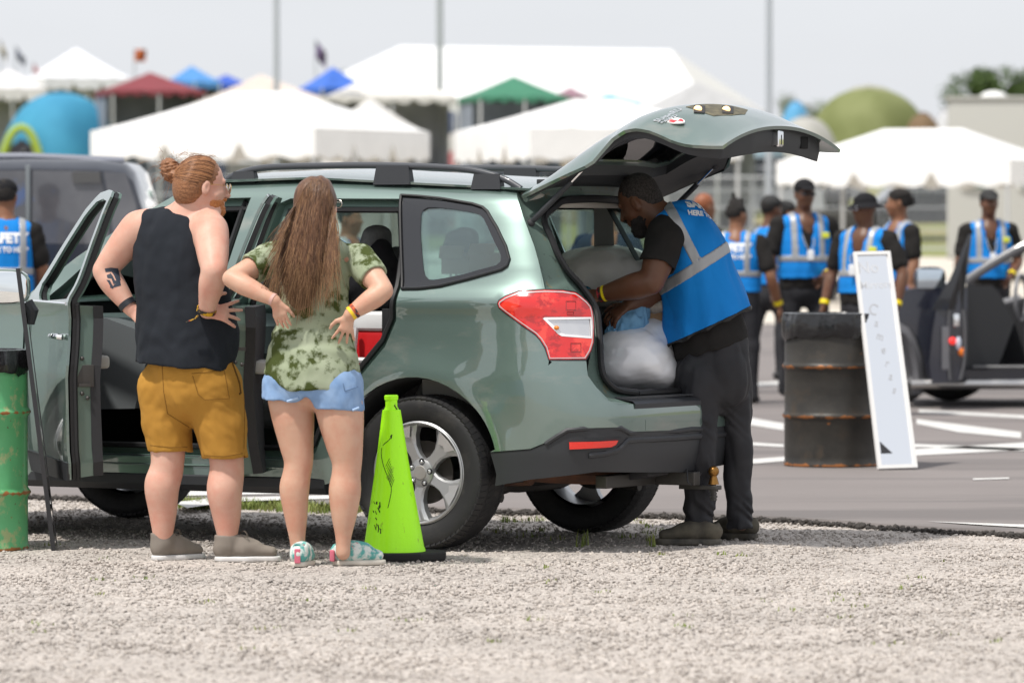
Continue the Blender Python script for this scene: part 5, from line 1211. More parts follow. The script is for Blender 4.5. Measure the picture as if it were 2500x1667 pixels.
def shoe(par, off, heel, toe, name, m, sole_m, hgt=.10, wd=.048, sole=.022, high=.0, h=.006, lift=0., ankle=None, sm=None):
    heel = Vector(heel); toe = Vector(toe); d = (toe-heel); L = d.length; d.normalize(); s_ = Vector((0,0,1)).cross(d).normalized(); up = s_.cross(d)*-1
    up = d.cross(s_); z = lambda a, b, c: heel+d*a*L+s_*b+Vector((0,0,c))
    V = boxof([z(-.1,0,-.02), z(1.1,0,.2)], .1, h)
    V.ecap(z(.16,0,sole+.03), z(.45,0,sole+.034), (wd*.78,.042), (wd*.95,.040), s_, .02); V.ecap(z(.45,0,sole+.028), z(.86,.004,sole+.016), (wd*.95,.042), (wd*.82,.026), s_, .03)
    V.ecap(z(.17,0,sole+.03), z(.20,0,sole+.055+high), (wd*.80,.046), (wd*.74,.042), s_, .02); V.cap(z(.30,0,sole+.05+high*.6), z(.62,0,sole+.045), .030, .024, .03)
    if high > .02: V.ecap(z(.20,0,sole+.05), z(.19,0,sole+.05+high), (wd*1.02,.050), (wd*.98,.050), s_, .015); V.plane(z(0,0,sole+.05+high), (0,0,1), lo=tuple(z(.19,0,0)-Vector((.09,.09,-.05))), hi=tuple(z(.19,0,0)+Vector((.09,.09,.3))))
    V.plane(z(0,0,sole*.6), (0,0,-1))
    V.ecap(z(.20,0,sole+(.06 if high < .02 else .09)+high), z(.18,0,sole+.17+high), (wd*.60,.034), (wd*.66,.04), s_, .004, mode=-1)
    V.noise(.0012, 60, 3); o = V.build(name, m, par, off)
    W = boxof([z(-.1,0,-.02), z(1.1,0,.1)], .08, h); W.ecap(z(.17,0,sole*.5), z(.5,0,sole*.5), (wd*.86,.05), (wd*1.02,.05), s_, .02); W.ecap(z(.5,0,sole*.5), z(.86,.004,sole*.5), (wd*1.02,.05), (wd*.84,.05), s_, .02)
    W.plane(z(0,0,sole), (0,0,1)); W.plane(z(0,0,.0), (0,0,-1)); W.build('sole', sole_m, o, (0,0,0) if False else off); return o
def band(par, off, a, b, r, m, name='wristband', w_=.016, n=20):
    a = Vector(a); b = Vector(b); d = (b-a).normalized(); c = (a+b)/2; e = d.orthogonal().normalized(); g = d.cross(e); V = []
    B = MB(); B.loft([[tuple(c+d*h_+(e*math.cos(t)+g*math.sin(t))*rr-Vector(off)) for t in np.linspace(0, 2*math.pi, n+1)[:-1]] for h_, rr in ((-w_/2,r-.002),(-w_/2,r+.001),(w_/2,r+.001),(w_/2,r-.002))], cap=False)
    return B.build(name, m, par)
def projtext(par, off, bv, s_, size, org, ex, ey, m, sx=1., lift=.004, name='print', bold=.004):
    nn = ex.cross(ey).normalized(); t = text(name, s_, size, m, par, ext=.0, bold=bold, sx=sx); me = t.data
    bm = bmesh.new(); bm.from_mesh(me); bmesh.ops.triangulate(bm, faces=bm.faces[:]); bmesh.ops.subdivide_edges(bm, edges=[e for e in bm.edges if e.calc_length() > size*.3], cuts=2, use_grid_fill=False); bm.to_mesh(me); bm.free()
    for v in me.vertices:
        p = org+ex*v.co.x+ey*v.co.y; h_ = bv.ray_cast(p+nn*.5, -nn)
        q = (h_[0]+nn*lift) if h_[0] is not None else p+nn*lift; v.co = q-Vector(off)
    return t
def bvh(o, off):
    me = o.data; return BVHTree.FromPolygons([v.co+Vector(off) for v in me.vertices], [tuple(p.vertices) for p in me.polygons])
def strands(par, off, m, paths, r=.0016, name='strands'):
    B = MB()
    for p in paths: n = len(p); B.tube(p, [r*(.5+.5*math.sin(math.pi*min(1, .15+i/n*1.0))) if i < n-1 else r*.2 for i in range(n)], 4, cap=False)
    me = bpy.data.meshes.new(name); o_ = Vector(off); me.from_pydata([tuple(Vector(v)-o_) for v in B.V], [], B.F); me.update(); return link(name, me, m, par)

# ---------------------------------------------------------------- man with the bun
def ginger():
    D = 22.65; p = lambda u, v, d=0.: P(u, v, D+d); root = empty('person', G(450, 1291), 'man with a red bun and beard in black tank top and mustard shorts', 'person'); off = root.location.copy()
    a = R(26); Rt = Vector((math.cos(a), -math.sin(a), 0)); a2 = R(40); Rp = Vector((math.cos(a2), -math.sin(a2), 0))
    f = nv(.965,.26,-.10); c = p(468, 425, -.02); u = nv(.06,0,1)
    V = boxof([p(200,340), p(560,1300)], .07, .0045); V.lo[1] = D-.48; V = Vox(V.lo, (V.ax[0][-1], D+.42, V.ax[2][-1]), .0045)
    q, M = head(V, c, f, u, 1.03, 1.03)
    V.cap(q(0,-.015,-.06), p(412,505,.0), .064, .075, .03); V.ell(q(0,.045,-.10), (.05,.04,.03), .03, M=M)
    # trapezius and torso core
    V.ecap(p(345,510,.03), p(470,522,-.06), (.055,.05), (.055,.05), Vector((0,0,1)), .05)
    chain(V, [(p(405,540,.0), .17, .10), (p(412,640,.0), .165, .12), (p(425,760,0), .17, .13), (p(440,850,0), .17, .13)], Rt)
    # left arm, hand hidden at the waist
    ls, le, lw = p(318,522,.06), p(238,622,.10), p(302,712,.05)
    V.limb([ls, ls.lerp(le,.35), ls.lerp(le,.75), le], [.076,.071,.059,.047], .05); V.limb([le, le.lerp(lw,.28), le.lerp(lw,.65), lw], [.047,.054,.043,.030], .012)
    hand(V, lw, p(335,738,.0)-lw, nv(-.4,-.8,.3), 1.02, .3, side=-1)
    rs, re, rw = p(484,528,-.10), p(492,620,-.29), p(474,716,-.20)
    V.limb([rs, rs.lerp(re,.4), rs.lerp(re,.8), re], [.078,.073,.062,.050], .05); V.limb([re, re.lerp(rw,.28), re.lerp(rw,.65), rw], [.050,.056,.045,.032], .012)
    hand(V, rw, p(505,712,-.20)-rw+Vector((.02,.02,-.012)), nv(.25,-1,.25), 1.05, .16, .55, side=-1, thumb=1.8)
    # legs
    for (hp, kn, cf, an, w1, w2) in ((p(385,900,.05), p(385,1062,.04), p(374,1118,.05), p(374,1240,.05), .074, .082), (p(505,900,-.02), p(521,1066,-.03), p(518,1128,-.03), p(523,1245,-.03), .076, .083)):
        V.limb([hp, hp.lerp(kn,.6), kn, kn.lerp(cf,.5), cf+Vector((-.004,-.012,0)), cf.lerp(an,.45), cf.lerp(an,.8), an, an-Vector((0,0,.04))], [.100,.085,w1*.98,w1*1.0,w2*.93,w2*.76,.047,.038,.032], .02, 4)
    body = V.build('body', sk_fair, root, off, smooth=2)
    # shorts
    S_ = boxof([p(300,800), p(590,1080)], .10, .006); S_ = Vox((S_.lo[0], D-.30, S_.lo[2]), (S_.ax[0][-1], D+.30, S_.ax[2][-1]), .006)
    chain(S_, [(p(425,815), .170, .130), (p(430,850), .195, .15), (p(440,890), .195, .155)], Rp)
    for (a_, m_, b_, r1, r2, hz, tilt) in ((p(383,890,.05), p(383,965,.05), p(393,1050,.05), .125, .094, 1036, (-.02,0,-1)), (p(486,890,-.03), p(506,975,-.03), p(519,1070,-.03), .135, .099, 1050, (.05,0,-1))):
        S_.cap(a_, m_, r1, r2+.010, .03); S_.cap(m_, b_, r2+.010, r2, .02)
        hp_ = p((392 if hz == 1036 else 514), hz, 0); lo = (hp_.x-.125, D-.3, hp_.z-.2); hi = (hp_.x+.12, D+.3, hp_.z+.04); S_.plane(hp_, tilt, lo=lo, hi=hi)
        S_.cap(b_+Vector((0,0,.055)), b_, r2-.014, r2-.010, .004, mode=-1)
    S_.plane(p(440,818,0), (0,0,1)); S_.noise(.0042, 15, 5, (1,1,.9), ridge=True); S_.noise(.0015, 50, 9, ridge=True)
    mst = cloth('mustard_cotton', (.37,.185,.03), (.41,.21,.038)); so = S_.build('shorts', mst, root, off)
    bv = bvh(so, off); st = []
    def seam(par, bv, pts, r=.0018, m=None, nm='seam', lift=.001):
        out = []
        for a_, b_ in zip(pts[:-1], pts[1:]):
            for k_ in range(10):
                s_ = P(a_[0]+(b_[0]-a_[0])*k_/10, a_[1]+(b_[1]-a_[1])*k_/10, D-.6); dr = (s_-Vector((0,0,CAMZ))).normalized(); h_ = bv.ray_cast(s_, dr)
                if h_[0] is not None and (not out or (h_[0]-out[-1]).length < .06): out.append(h_[0]-dr*lift)
        if len(out) > 2: B = MB(); B.tube([o_-off for o_ in out], r, 4); B.build(nm, m, par)
    dk = cloth('mustard_seam', (.22,.11,.02))
    for pts in ([(372,835),(376,900),(385,950),(440,985)], [(440,858),(515,850),(527,915),(470,918),(455,905),(441,858)], [(558,860),(562,950),(560,1040)]): seam(so, bv, pts, .0016, dk)
    for pts in ([(345,1022),(392,1027),(435,1026)], [(468,1045),(515,1048),(562,1040)]): seam(so, bv, pts, .0014, dk)
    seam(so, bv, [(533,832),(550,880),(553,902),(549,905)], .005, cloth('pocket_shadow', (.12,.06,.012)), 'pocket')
    # tank top
    T_ = boxof([p(280,460), p(560,860)], .10, .006); T_ = Vox((T_.lo[0], D-.36, T_.lo[2]), (T_.ax[0][-1], D+.36, T_.ax[2][-1]), .006)
    chain(T_, [(p(402,520,.0), .155, .095), (p(400,560,.0), .195, .125), (p(408,620,0), .205, .15), (p(420,690,0), .215, .165), (p(424,760,.0), .218, .175), (p(422,835,0), .222, .178), (p(420,880,0), .222, .178)], Rt, 0, .03)
    T_.ecap(p(350,512,.03), p(462,520,-.055), (.05,.052), (.054,.055), Vector((0,0,1)), .035)
    T_.ell(p(500,770,.05), (.09,.14,.14), .06)
    # cuts: neckline, armholes, hem
    T_.ell(p(418,470,.0), (.060,.14,.052), .006, mode=-1)
    T_.cap(p(309,500,.02)+Vector((0,-.3,0)), p(296,500,.02)+Vector((0,.3,0)), .050, .050, .01, mode=-1)
    ah = p(497,540,-.10); T_.ecap(p(503,520,-.20), p(503,590,-.24), (.065,.09), (.055,.09), Rt, .01, mode=-1)
    hemn = Vector((-.07,0,-1)); T_.plane(p(420,838,0), hemn); W_ = cloneV(T_)
    T_.noise(.005, 17, 2, (1,1,.6), ridge=True); T_.noise(.0018, 60, 4)
    tk = cloth('black_jersey', (.013,.016,.021), (.017,.020,.026), bump=.2); to = T_.build('tank_top', tk, root, off)
    # beard, hair, bun
    B_ = boxof([c+Vector((-.2,-.2,-.25)), c+Vector((.2,.2,.2))], .02, .0035)
    B_.ell(q(0,.030,-.070), (.066,.066,.060), .01, M=M); B_.ell(q(0,.070,-.105), (.036,.036,.034), .02, M=M); B_.ecap(q(-.02,.096,-.052), q(.02,.096,-.052), (.008,.008), (.008,.008), f, .008)
    B_.ell(q(0,.10,-.005), (.09,.062,.044), .006, mode=-1, M=M); B_.ell(q(0,-.04,-.06), (.09,.05,.09), .006, mode=-1, M=M); B_.noise(.002, 220, 6)
    B_.build('beard', hairmat('ginger_beard', (.33,.10,.028), (.55,.22,.07)), root, off, smooth=0)
    H_ = boxof([c+Vector((-.25,-.2,-.2)), c+Vector((.2,.2,.2))], .02, .0035)
    H_.ell(q(0,-.022,.030), (.086,.099,.098), .02, M=M); H_.ell(q(0,-.055,.0), (.082,.078,.085), .04, M=M); H_.ell(q(0,-.07,-.045), (.064,.052,.062), .04, M=M)
    H_.plane(q(0,.062,.03), tuple(f*1+u*-.55), 0.004); H_.ell(q(0,.085,-.03), (.10,.095,.062), .008, mode=-1, M=M)
    for sg in (-1, 1): H_.ell(q(.088*sg,.0,-.014), (.022,.030,.032), .006, mode=-1, M=M)
    H_.plane(q(0,-.05,-.088), (0,0,-1), .01)
    def groove(x, y, z):
        X, Y, Z_ = x-c.x, y-c.y, z-c.z; s1 = X*r_.x+Y*r_.y+Z_*r_.z; up_ = X*u.x+Y*u.y+Z_*u.z; an = np.arctan2(s1, up_+.02); return .0003*np.sin(an*60+3*np.sin(an*7))+.0006*np.sin(an*23+1)
    r_ = f.cross(u); H_.disp(groove)
    gm_ = hairmat('ginger_hair', (.15,.062,.028), (.34,.155,.07), (1,1,1), 150); ho = H_.build('hair', gm_, root, off, smooth=0)
    U_ = boxof([c+Vector((-.3,-.15,-.1)), c+Vector((.1,.15,.2))], .02, .0035); bc = p(392,392,.0)
    U_.ell(bc+Vector((.0,0,.0)), (.042,.045,.055), .01, M=np.array(Matrix.Rotation(R(-25), 3, 'Y'))); U_.cap(bc+Vector((.02,0,.0)), q(0,-.10,.01), .026, .03, .02); U_.noise(.004, 70, 4, (1,1,2.4), ridge=True)
    U_.build('hair_bun', gm_, ho, off, smooth=0)
    rg = random.Random(2); pa = []
    for _ in range(70):
        s0 = bc+Vector((rg.gauss(0,.03), rg.gauss(0,.03), rg.gauss(0,.035))); d_ = (s0-bc).normalized()+Vector((-.5,0,.2)); pts = [s0+d_*t*.05+Vector((0,0,-.04*t*t+.01*math.sin(t*5+rg.random()*6))) for t in np.linspace(0, rg.uniform(.4,1.1), 6)]; pa.append(pts)
    for _ in range(60):
        th = rg.uniform(-1.3,1.3); s0 = q(math.sin(th)*.086, rg.uniform(-.1,.05), .03+math.cos(th)*.098); pa.append([s0+Vector((-.012*t, 0, .006*math.sin(t*1.5))) for t in range(5)])
    strands(ho, off, gm_, pa, .0006, 'flyaway_hair')
    bvx = bvh(ho, off); pl_, pd_ = [], []; tgt = q(0,-.125,.022)
    for i_ in range(420):
        th = rg.uniform(-2.0, 2.0); s0 = q(math.sin(th)*.083, .055-.03*abs(th)*.8, .03+math.cos(th)*.09); pts = []
        for k_ in range(10):
            t_ = k_/9; a_ = s0.lerp(tgt, t_); ctr = q(0,-.02,.01); dr = (a_-ctr).normalized() if t_ < .97 else (tgt-ctr).normalized(); h_ = bvx.ray_cast(ctr+dr*.22, -dr)
            if h_[0] is not None: pts.append(h_[0]+dr*rg.uniform(.0,.0018))
        if len(pts) > 4: (pl_ if rg.random() < .5 else pd_).append(pts)
    strands(ho, off, mat('ginger_strand_light', (.38,.18,.08), .4), pl_, .0011, 'combed_hair'); strands(ho, off, mat('ginger_strand_dark', (.12,.048,.02), .4), pd_, .0011, 'combed_hair')
    # glasses
    gold = mat('gold_wire', (.65,.42,.15), .25, metal=1.); B = MB()
    for sg in (-1, 1):
        cc = q(.034*sg,.108,-.006); B.tube([cc+(f.cross(u)*math.cos(t)*.025+u*math.sin(t)*.022-f*abs(math.cos(t)*sg-0)*.0) for t in np.linspace(0, 2*math.pi, 17)], .0011, 5); B.tube([q(.060*sg,.100,.004), q(.080*sg,.05,.006), q(.084*sg,-.005,.004)], .0011, 5)
    B.tube([q(-.01,.114,.004), q(.01,.114,.004)], .0016, 5); go = B.build('sunglasses', gold, root, off=off)
    for sg in (-1, 1):
        cc = q(.034*sg,.108,-.006); B = MB(); B.add([tuple(cc+(f.cross(u)*math.cos(t)*.024+u*math.sin(t)*.021)) for t in np.linspace(0, 2*math.pi, 17)[:-1]], [tuple(range(16))]); B.build('lens', mat('dark_lens', (.02,.015,.012), .05, coat=1.), go, off=off)
    # tattoo, bracelets, watch
    ink = mat('tattoo_ink', (.035,.045,.065), .6); bv = bvh(body, off)
    def decal(par, polys, m, nm, lift=.0012):
        V_, F_ = [], []
        for pl in polys:
            ps, tr = tri2d(pl, [], 3.0); k = len(V_); ok = True; vs = []
            for (x, y) in ps:
                s_ = P(x, y, D-.7); dr = (s_-Vector((0,0,CAMZ))).normalized(); h_ = bv.ray_cast(s_, dr)
                if h_[0] is None: ok = False; break
                vs.append(tuple(h_[0]-dr*lift-off))
            if ok: V_ += vs; F_ += [tuple(int(i)+k for i in t) for t in tr]
        if F_: mesh(nm, V_, F_, m, par, False)
    z1 = lambda L: [(x*.34444/1.06293, (360+y*.34444)/1.06293) for x, y in L]
    decal(body, [z1(pl) for pl in ([(742,858),(790,852),(838,858),(856,940),(832,962),(808,905),(790,880),(748,884)], [(756,905),(785,892),(800,912),(822,960),(806,972),(790,930),(762,926)], [(754,938),(778,940),(800,985),(786,992),(768,958)], [(800,940),(852,948),(858,978),(812,992),(800,985),(818,965)], [(790,965),(808,992),(800,1002),(778,992)])], ink, 'tattoo')
    band(root, off, le.lerp(lw,.80), le.lerp(lw,.92), .040, mat('watch_band', (.012,.014,.02), .5), 'watch', .026)
    fest = mat('festival_band', (.012,.012,.012), .8, col2=(.55,.30,.01), nscale=55, ncon=.15); overlay(fest, 40, .60, .66, (.6,.04,.02), seed=4)
    band(root, off, re.lerp(rw,.90), re.lerp(rw,1.02), .043, fest, 'festival_wristband', .018)
    t0 = p(455,724,-.235); MB().tube(cr([t0, p(446,733,-.24), p(434,737,-.24), p(428,741,-.24)], 4), .006, 6, flat=(1,.6)).build('band_tail', fest, root, off=off)
    # shoes
    ws = mat('white_rubber', (.62,.61,.60), .6); gs = cloth('grey_canvas', (.20,.175,.15), (.23,.20,.17)); 
    for i_, (h_, t_) in enumerate(((G(350,1289), G(350,1289)+Vector((.215,.17,0))), (G(489,1291), G(489,1291)+Vector((.297,.03,0))))):
        h2 = h_+Vector((0,0,.004)); t2 = t_+Vector((0,0,.004)); s_ = shoe(root, off, h2, t2, 'shoe', gs, ws, wd=.052, high=.045, sole=.024)
        d_ = (t2-h2); B = MB()
        for k_ in range(4):
            cc = h2+d_*(.42+.06*k_)+Vector((0,0,.118-.014*k_)); sd = Vector((0,0,1)).cross(d_).normalized()*.022; B.tube(cr([cc-sd-Vector((0,0,.01)), cc+Vector((0,0,.003)), cc+sd-Vector((0,0,.01))], 3), .0022, 5)
        cc = h2+d_*.40+Vector((0,0,.125)); 
        for sg in (-1, 1): B.tube(cr([cc, cc+Vector((.02,-.02*sg-.01,.01)), cc+Vector((.035,-.03*sg-.01,-.01)), cc+Vector((.02,-.02*sg-.01,-.015)), cc], 4), .002, 5)
        B.build('laces', cloth('lace_grey', (.13,.11,.09)), s_, off=off)
    return root
# ---------------------------------------------------------------- woman with long hair
def woman():
    D = 22.35; p = lambda u, v, d=0.: P(u, v, D+d); root = empty('person', G(760, 1303), 'woman with long brown hair, green tie-dye shirt and denim shorts', 'person'); off = root.location.copy()
    a = R(12); Rt = Vector((math.cos(a), -math.sin(a), 0)); f = nv(.62,.78,-.02); c = p(731, 466, .0); u = nv(.0,0,1)
    V = boxof([p(505,400), p(900,1310)], .06, .0045); V = Vox((V.lo[0], D-.42, V.lo[2]), (V.ax[0][-1], D+.36, V.ax[2][-1]), .0045)
    q, M = head(V, c, f, u, .94, .95); V.cap(q(0,-.01,-.06), p(725,560,.0), .048, .055, .03)
    V.ecap(p(640,585,.02), p(810,590,-.03), (.045,.045), (.045,.045), Vector((0,0,1)), .04)
    chain(V, [(p(722,600,.0), .13, .08), (p(722,690,0), .11, .09), (p(722,790,0), .14, .10), (p(718,880,0), .16, .12)], Rt)
    ls, le, lw = p(632,590,.02), p(530,640,-.10), p(632,690,-.17)
    V.limb([ls, ls.lerp(le,.4), ls.lerp(le,.8), le], [.056,.052,.043,.036], .04); V.limb([le, le.lerp(lw,.28), le.lerp(lw,.65), lw], [.036,.043,.036,.025], .010)
    hand(V, lw, p(652,752,-.15)-lw, nv(-.35,-1,.0), .84, .10, .08, side=-1, thumb=.5)
    rs, re, rw = p(826,598,-.03), p(882,668,-.17), p(803,722,-.19)
    V.limb([rs, rs.lerp(re,.4), rs.lerp(re,.8), re], [.060,.056,.046,.038], .04); V.limb([re, re.lerp(rw,.28), re.lerp(rw,.65), rw], [.038,.045,.037,.026], .010)
    hand(V, rw, p(787,790,-.165)-rw, nv(.1,-1,.2), .86, .08, .50, side=1, thumb=1.0)
    for (hp, kn, cf, an, w0, w1, w2) in ((p(666,900,.03), p(686,1060,.02), p(676,1125,.02), p(684,1255,.02), .100, .062, .063), (p(775,905,-.03), p(797,1060,-.04), p(792,1130,-.04), p(788,1250,-.04), .108, .064, .068)):
        V.limb([hp, hp.lerp(kn,.35), hp.lerp(kn,.75), kn, kn.lerp(cf,.5), cf, cf.lerp(an,.45), cf.lerp(an,.8), an, an-Vector((0,0,.04))], [w0*1.02,w0*.93,w0*.74,w1*1.0,w1*.97,w2*1.02,w2*.80,.036,.030,.031], .02, 4)
    body = V.build('body', sk_tan, root, off, smooth=2)
    S_ = boxof([p(590,840), p(850,965)], .09, .0055); S_ = Vox((S_.lo[0], D-.28, S_.lo[2]), (S_.ax[0][-1], D+.28, S_.ax[2][-1]), .0055)
    chain(S_, [(p(718,820), .180, .13), (p(718,880), .205, .145)], Rt)
    for (a_, b_, r1, r2, hv, hn) in ((p(665,885,.02), p(655,945,.02), .115, .104, 918, (-.10,0,-1)), (p(770,885,-.03), p(776,965,-.03), .120, .114, 938, (-.05,0,-1))):
        S_.cap(a_, b_, r1, r2, .015); x_ = p(648 if hv == 918 else 776, hv); mx_ = p(707,0).x; S_.plane(x_, hn, lo=(x_.x-.3 if hv == 918 else mx_, D-.3, x_.z-.25), hi=(mx_-.0045 if hv == 918 else x_.x+.3, D+.3, x_.z+.12)); S_.cap(b_+Vector((0,0,.06)), b_, r2-.012, r2-.010, .004, mode=-1)
    S_.ell(p(707,958,-.0), (.042,.4,.098), .02, mode=-1); S_.noise(.0028, 24, 5, ridge=True); S_.noise(.0012, 70, 8, ridge=True); den = cloth('light_denim', (.17,.28,.47), (.27,.39,.58), nscale=14); so = S_.build('denim_shorts', den, root, off); bv = bvh(so, off)
    B = MB(); B2 = MB()
    for pts in ([(608,925),(625,928),(650,925),(690,912)], [(722,940),(750,950),(790,950),(828,934)], [(788,880),(792,898),(826,886)]):
        out = []
        for a_, b_ in zip(pts[:-1], pts[1:]):
            for k_ in range(8):
                s_ = P(a_[0]+(b_[0]-a_[0])*k_/8, a_[1]+(b_[1]-a_[1])*k_/8, D-.6); dr = (s_-Vector((0,0,CAMZ))).normalized(); h_ = bv.ray_cast(s_, dr)
                if h_[0] is not None and (not out or (h_[0]-out[-1]).length < .05): out.append(h_[0]-dr*.001)
        if len(out) > 2: (B if pts[0][1] > 900 else B2).tube(out, .006 if pts[0][1] > 900 else .002, 6)
    if B.V: B.build('rolled_cuff', cloth('denim_cuff', (.38,.52,.72)), so, off=off)
    if B2.V: B2.build('pocket_stitch', cloth('denim_dark', (.14,.22,.36)), so, off=off)
    T_ = boxof([p(560,530), p(870,910)], .08, .0055); T_ = Vox((T_.lo[0], D-.32, T_.lo[2]), (T_.ax[0][-1], D+.32, T_.ax[2][-1]), .0055)
    chain(T_, [(p(722,580,.0), .150, .085), (p(722,640,0), .155, .105), (p(722,705,0), .150, .105), (p(718,770,0), .172, .118), (p(718,840,0), .205, .145), (p(718,900,0), .210, .15)], Rt, 0, .04)
    T_.ecap(p(645,578,.02), p(808,583,-.02), (.045,.052), (.045,.052), Vector((0,0,1)), .03)
    for (s_, e_, k1) in ((ls, le, .60), (rs, re, .62)):
        m_ = s_.lerp(e_, k1); T_.cap(s_, m_, .070, .064, .02); dd = (e_-s_).normalized(); T_.plane(m_-dd*.012, dd, lo=(m_.x-.13, D-.32, m_.z-.13), hi=(m_.x+.13 if e_ is re else m_.x+.055, D+.32, m_.z+.12)); T_.cap(m_-dd*.03, m_+dd*.06, .056, .058, .004, mode=-1)
    hc = p(700,640); hb = p(705,905)
    T_.ell(p(712,330), (.9,.9,1.118), .0, mode=-1) if False else None
    T_.plane(p(700,893), (0,0,-1), .01)
    for (u_, v_, n_) in ((800,884,(.50,0,-1)), (625,868,(-.75,0,-1))): T_.plane(p(u_,v_), n_, .01)
    T_.ell(p(728,545), (.065,.12,.045), .005, mode=-1)
    def folds(x, y, z):     # soft horizontal drag lines at the waist and bust
        zz_ = (z-float(p(720,770).z)); return (.0032*np.sin(zz_*95+x*16+2*np.sin(x*11))*np.exp(-(zz_/.10)**2)).astype(np.float32)+0*y
    T_.disp(folds); T_.noise(.0035, 22, 8, (1,1,.7), ridge=True); T_.noise(.0012, 70, 4)
    td = mat('tie_dye', (.25,.295,.185), .9, col2=(.35,.39,.28), nscale=6, bump=.2, bscale=900, bdist=.001, spec=.25)
    n, l, bb = nodes(td); t = n.new('ShaderNodeTexCoord'); nz_ = n.new('ShaderNodeTexNoise'); nz_.inputs['Scale'].default_value = 30; nz_.inputs['Detail'].default_value = 7; nz_.inputs['Roughness'].default_value = .62
    n2 = n.new('ShaderNodeTexNoise'); n2.inputs['Scale'].default_value = 10.5; n2.inputs['Detail'].default_value = 2
    l.new(t.outputs['Object'], nz_.inputs['Vector']); l.new(t.outputs['Object'], n2.inputs['Vector']); ad = n.new('ShaderNodeMath'); ad.operation = 'MULTIPLY_ADD'; ad.inputs[1].default_value = .55; l.new(nz_.outputs['Fac'], ad.inputs[0])
    m2 = n.new('ShaderNodeMath'); m2.operation = 'MULTIPLY'; m2.inputs[1].default_value = .85; l.new(n2.outputs['Fac'], m2.inputs[0]); l.new(m2.outputs[0], ad.inputs[2])
    mr = n.new('ShaderNodeMapRange'); mr.inputs['From Min'].default_value = .675; mr.inputs['From Max'].default_value = .775; l.new(ad.outputs[0], mr.inputs['Value'])
    mxn = n.new('ShaderNodeMix'); mxn.data_type = 'RGBA'; l.new(bb.inputs['Base Color'].links[0].from_socket, mxn.inputs['A']); mxn.inputs['B'].default_value = (.055,.072,.018,1); l.new(mr.outputs['Result'], mxn.inputs['Factor']); l.new(mxn.outputs['Result'], bb.inputs['Base Color'])
    addfold(td, .5, 10); to = T_.build('tie_dye_shirt', td, root, off)
    # hair: a volume with locks over it
    hm = hairmat('brown_hair', (.060,.028,.015), (.17,.085,.045), (1,1,.12), 90); hl = hairmat('brown_hair_tips', (.15,.078,.038), (.30,.17,.085), (1,1,.12), 90)
    H_ = boxof([p(600,400), p(800,740)], .06, .005); H_ = Vox((H_.lo[0], D-.26, H_.lo[2]), (H_.ax[0][-1], D+.2, H_.ax[2][-1]), .005)
    H_.ell(q(0,-.018,.022), (.086,.100,.098), .02, M=M); st = [(p(727,470,-.03), .082, .085), (p(712,520,-.07), .090, .075), (p(700,570,-.10), .100, .062), (p(692,620,-.125), .096, .05), (p(690,665,-.135), .075, .035), (p(692,705,-.14), .035, .018)]
    chain(H_, st, Rt, 0, .03); H_.ell(q(0,.10,-.03), (.085,.075,.10), .008, mode=-1, M=M); 
    def gr(x, y, z): return (.0022*np.sin(x*150+3*np.sin(z*9+x*20))+.003*np.sin(x*62+2*np.sin(z*6))).astype(np.float32)+0*y
    for m_, tipc, lo_, hi_ in ((hm, (.20,.115,.055), .95, 1.35), (hl, (.36,.22,.11), 1.05, 1.5)):
        n, l, bb = nodes(m_); t = n.new('ShaderNodeTexCoord'); sx = n.new('ShaderNodeSeparateXYZ'); l.new(t.outputs['Object'], sx.inputs[0]); mr_ = n.new('ShaderNodeMapRange'); mr_.inputs['From Min'].default_value = hi_; mr_.inputs['From Max'].default_value = lo_; l.new(sx.outputs['Z'], mr_.inputs['Value'])
        mm_ = n.new('ShaderNodeMix'); mm_.data_type = 'RGBA'; l.new(bb.inputs['Base Color'].links[0].from_socket, mm_.inputs['A']); mm_.inputs['B'].default_value = (*tipc,1); l.new(mr_.outputs['Result'], mm_.inputs['Factor']); l.new(mm_.outputs['Result'], bb.inputs['Base Color'])
    H_.disp(gr); ho = H_.build('hair', hm, root, off, smooth=0); bv = bvh(ho, off)
    rg = random.Random(11); pa = []; pb = []
    crown = q(0,-.02,.11)
    for i in range(1350):
        x0 = rg.uniform(-1, 1); uu = 727+x0*40; v0 = 412+abs(x0)**2.2*45; u1 = 692+x0*(80)+rg.gauss(0,11); v1 = rg.uniform(600,750)-abs(x0)*55; pts = []; ph = rg.uniform(0,6); am = rg.uniform(1,7); wv = rg.uniform(.6,1.6)
        for k in range(15):
            t = k/14; uq = uu+(u1-uu)*(t**1.15)+am*math.sin(t*9*wv+ph)*t; vq = v0+(v1-v0)*t; s_ = P(uq, vq, D-.5); dr = (s_-Vector((0,0,CAMZ))).normalized(); h_ = bv.ray_cast(s_, dr)
            dd = np.interp(vq, [400,440,520,570,620,665,760], [-.05,-.11,-.15,-.165,-.18,-.175,-.165])
            pts.append((h_[0]-dr*rg.uniform(.000,.010)) if h_[0] is not None else P(uq, vq, D+dd))
        for k in range(1, 14): pts[k] = pts[k]*.5+(pts[k-1]+pts[k+1])*.25
        (pb if rg.random() < .22+.25*abs(x0) else pa).append(pts)
    strands(ho, off, hm, pa, .0013, 'hair_locks'); strands(ho, off, hl, pb, .0010, 'hair_locks')
    pw = mat('wire_frame', (.7,.66,.6), .25, metal=1.); B = MB(); rr_ = f.cross(u)
    for sg in (-1, 1):
        cc = q(.032*sg,.104,-.002); B.tube([cc+rr_*math.cos(t)*.022+u*math.sin(t)*.018 for t in np.linspace(0, 2*math.pi, 15)], .0015, 5); B.tube([q(.056*sg,.098,.004), q(.078*sg,.0,.004)], .0015, 5)
    B.build('glasses', pw, root, off=off)
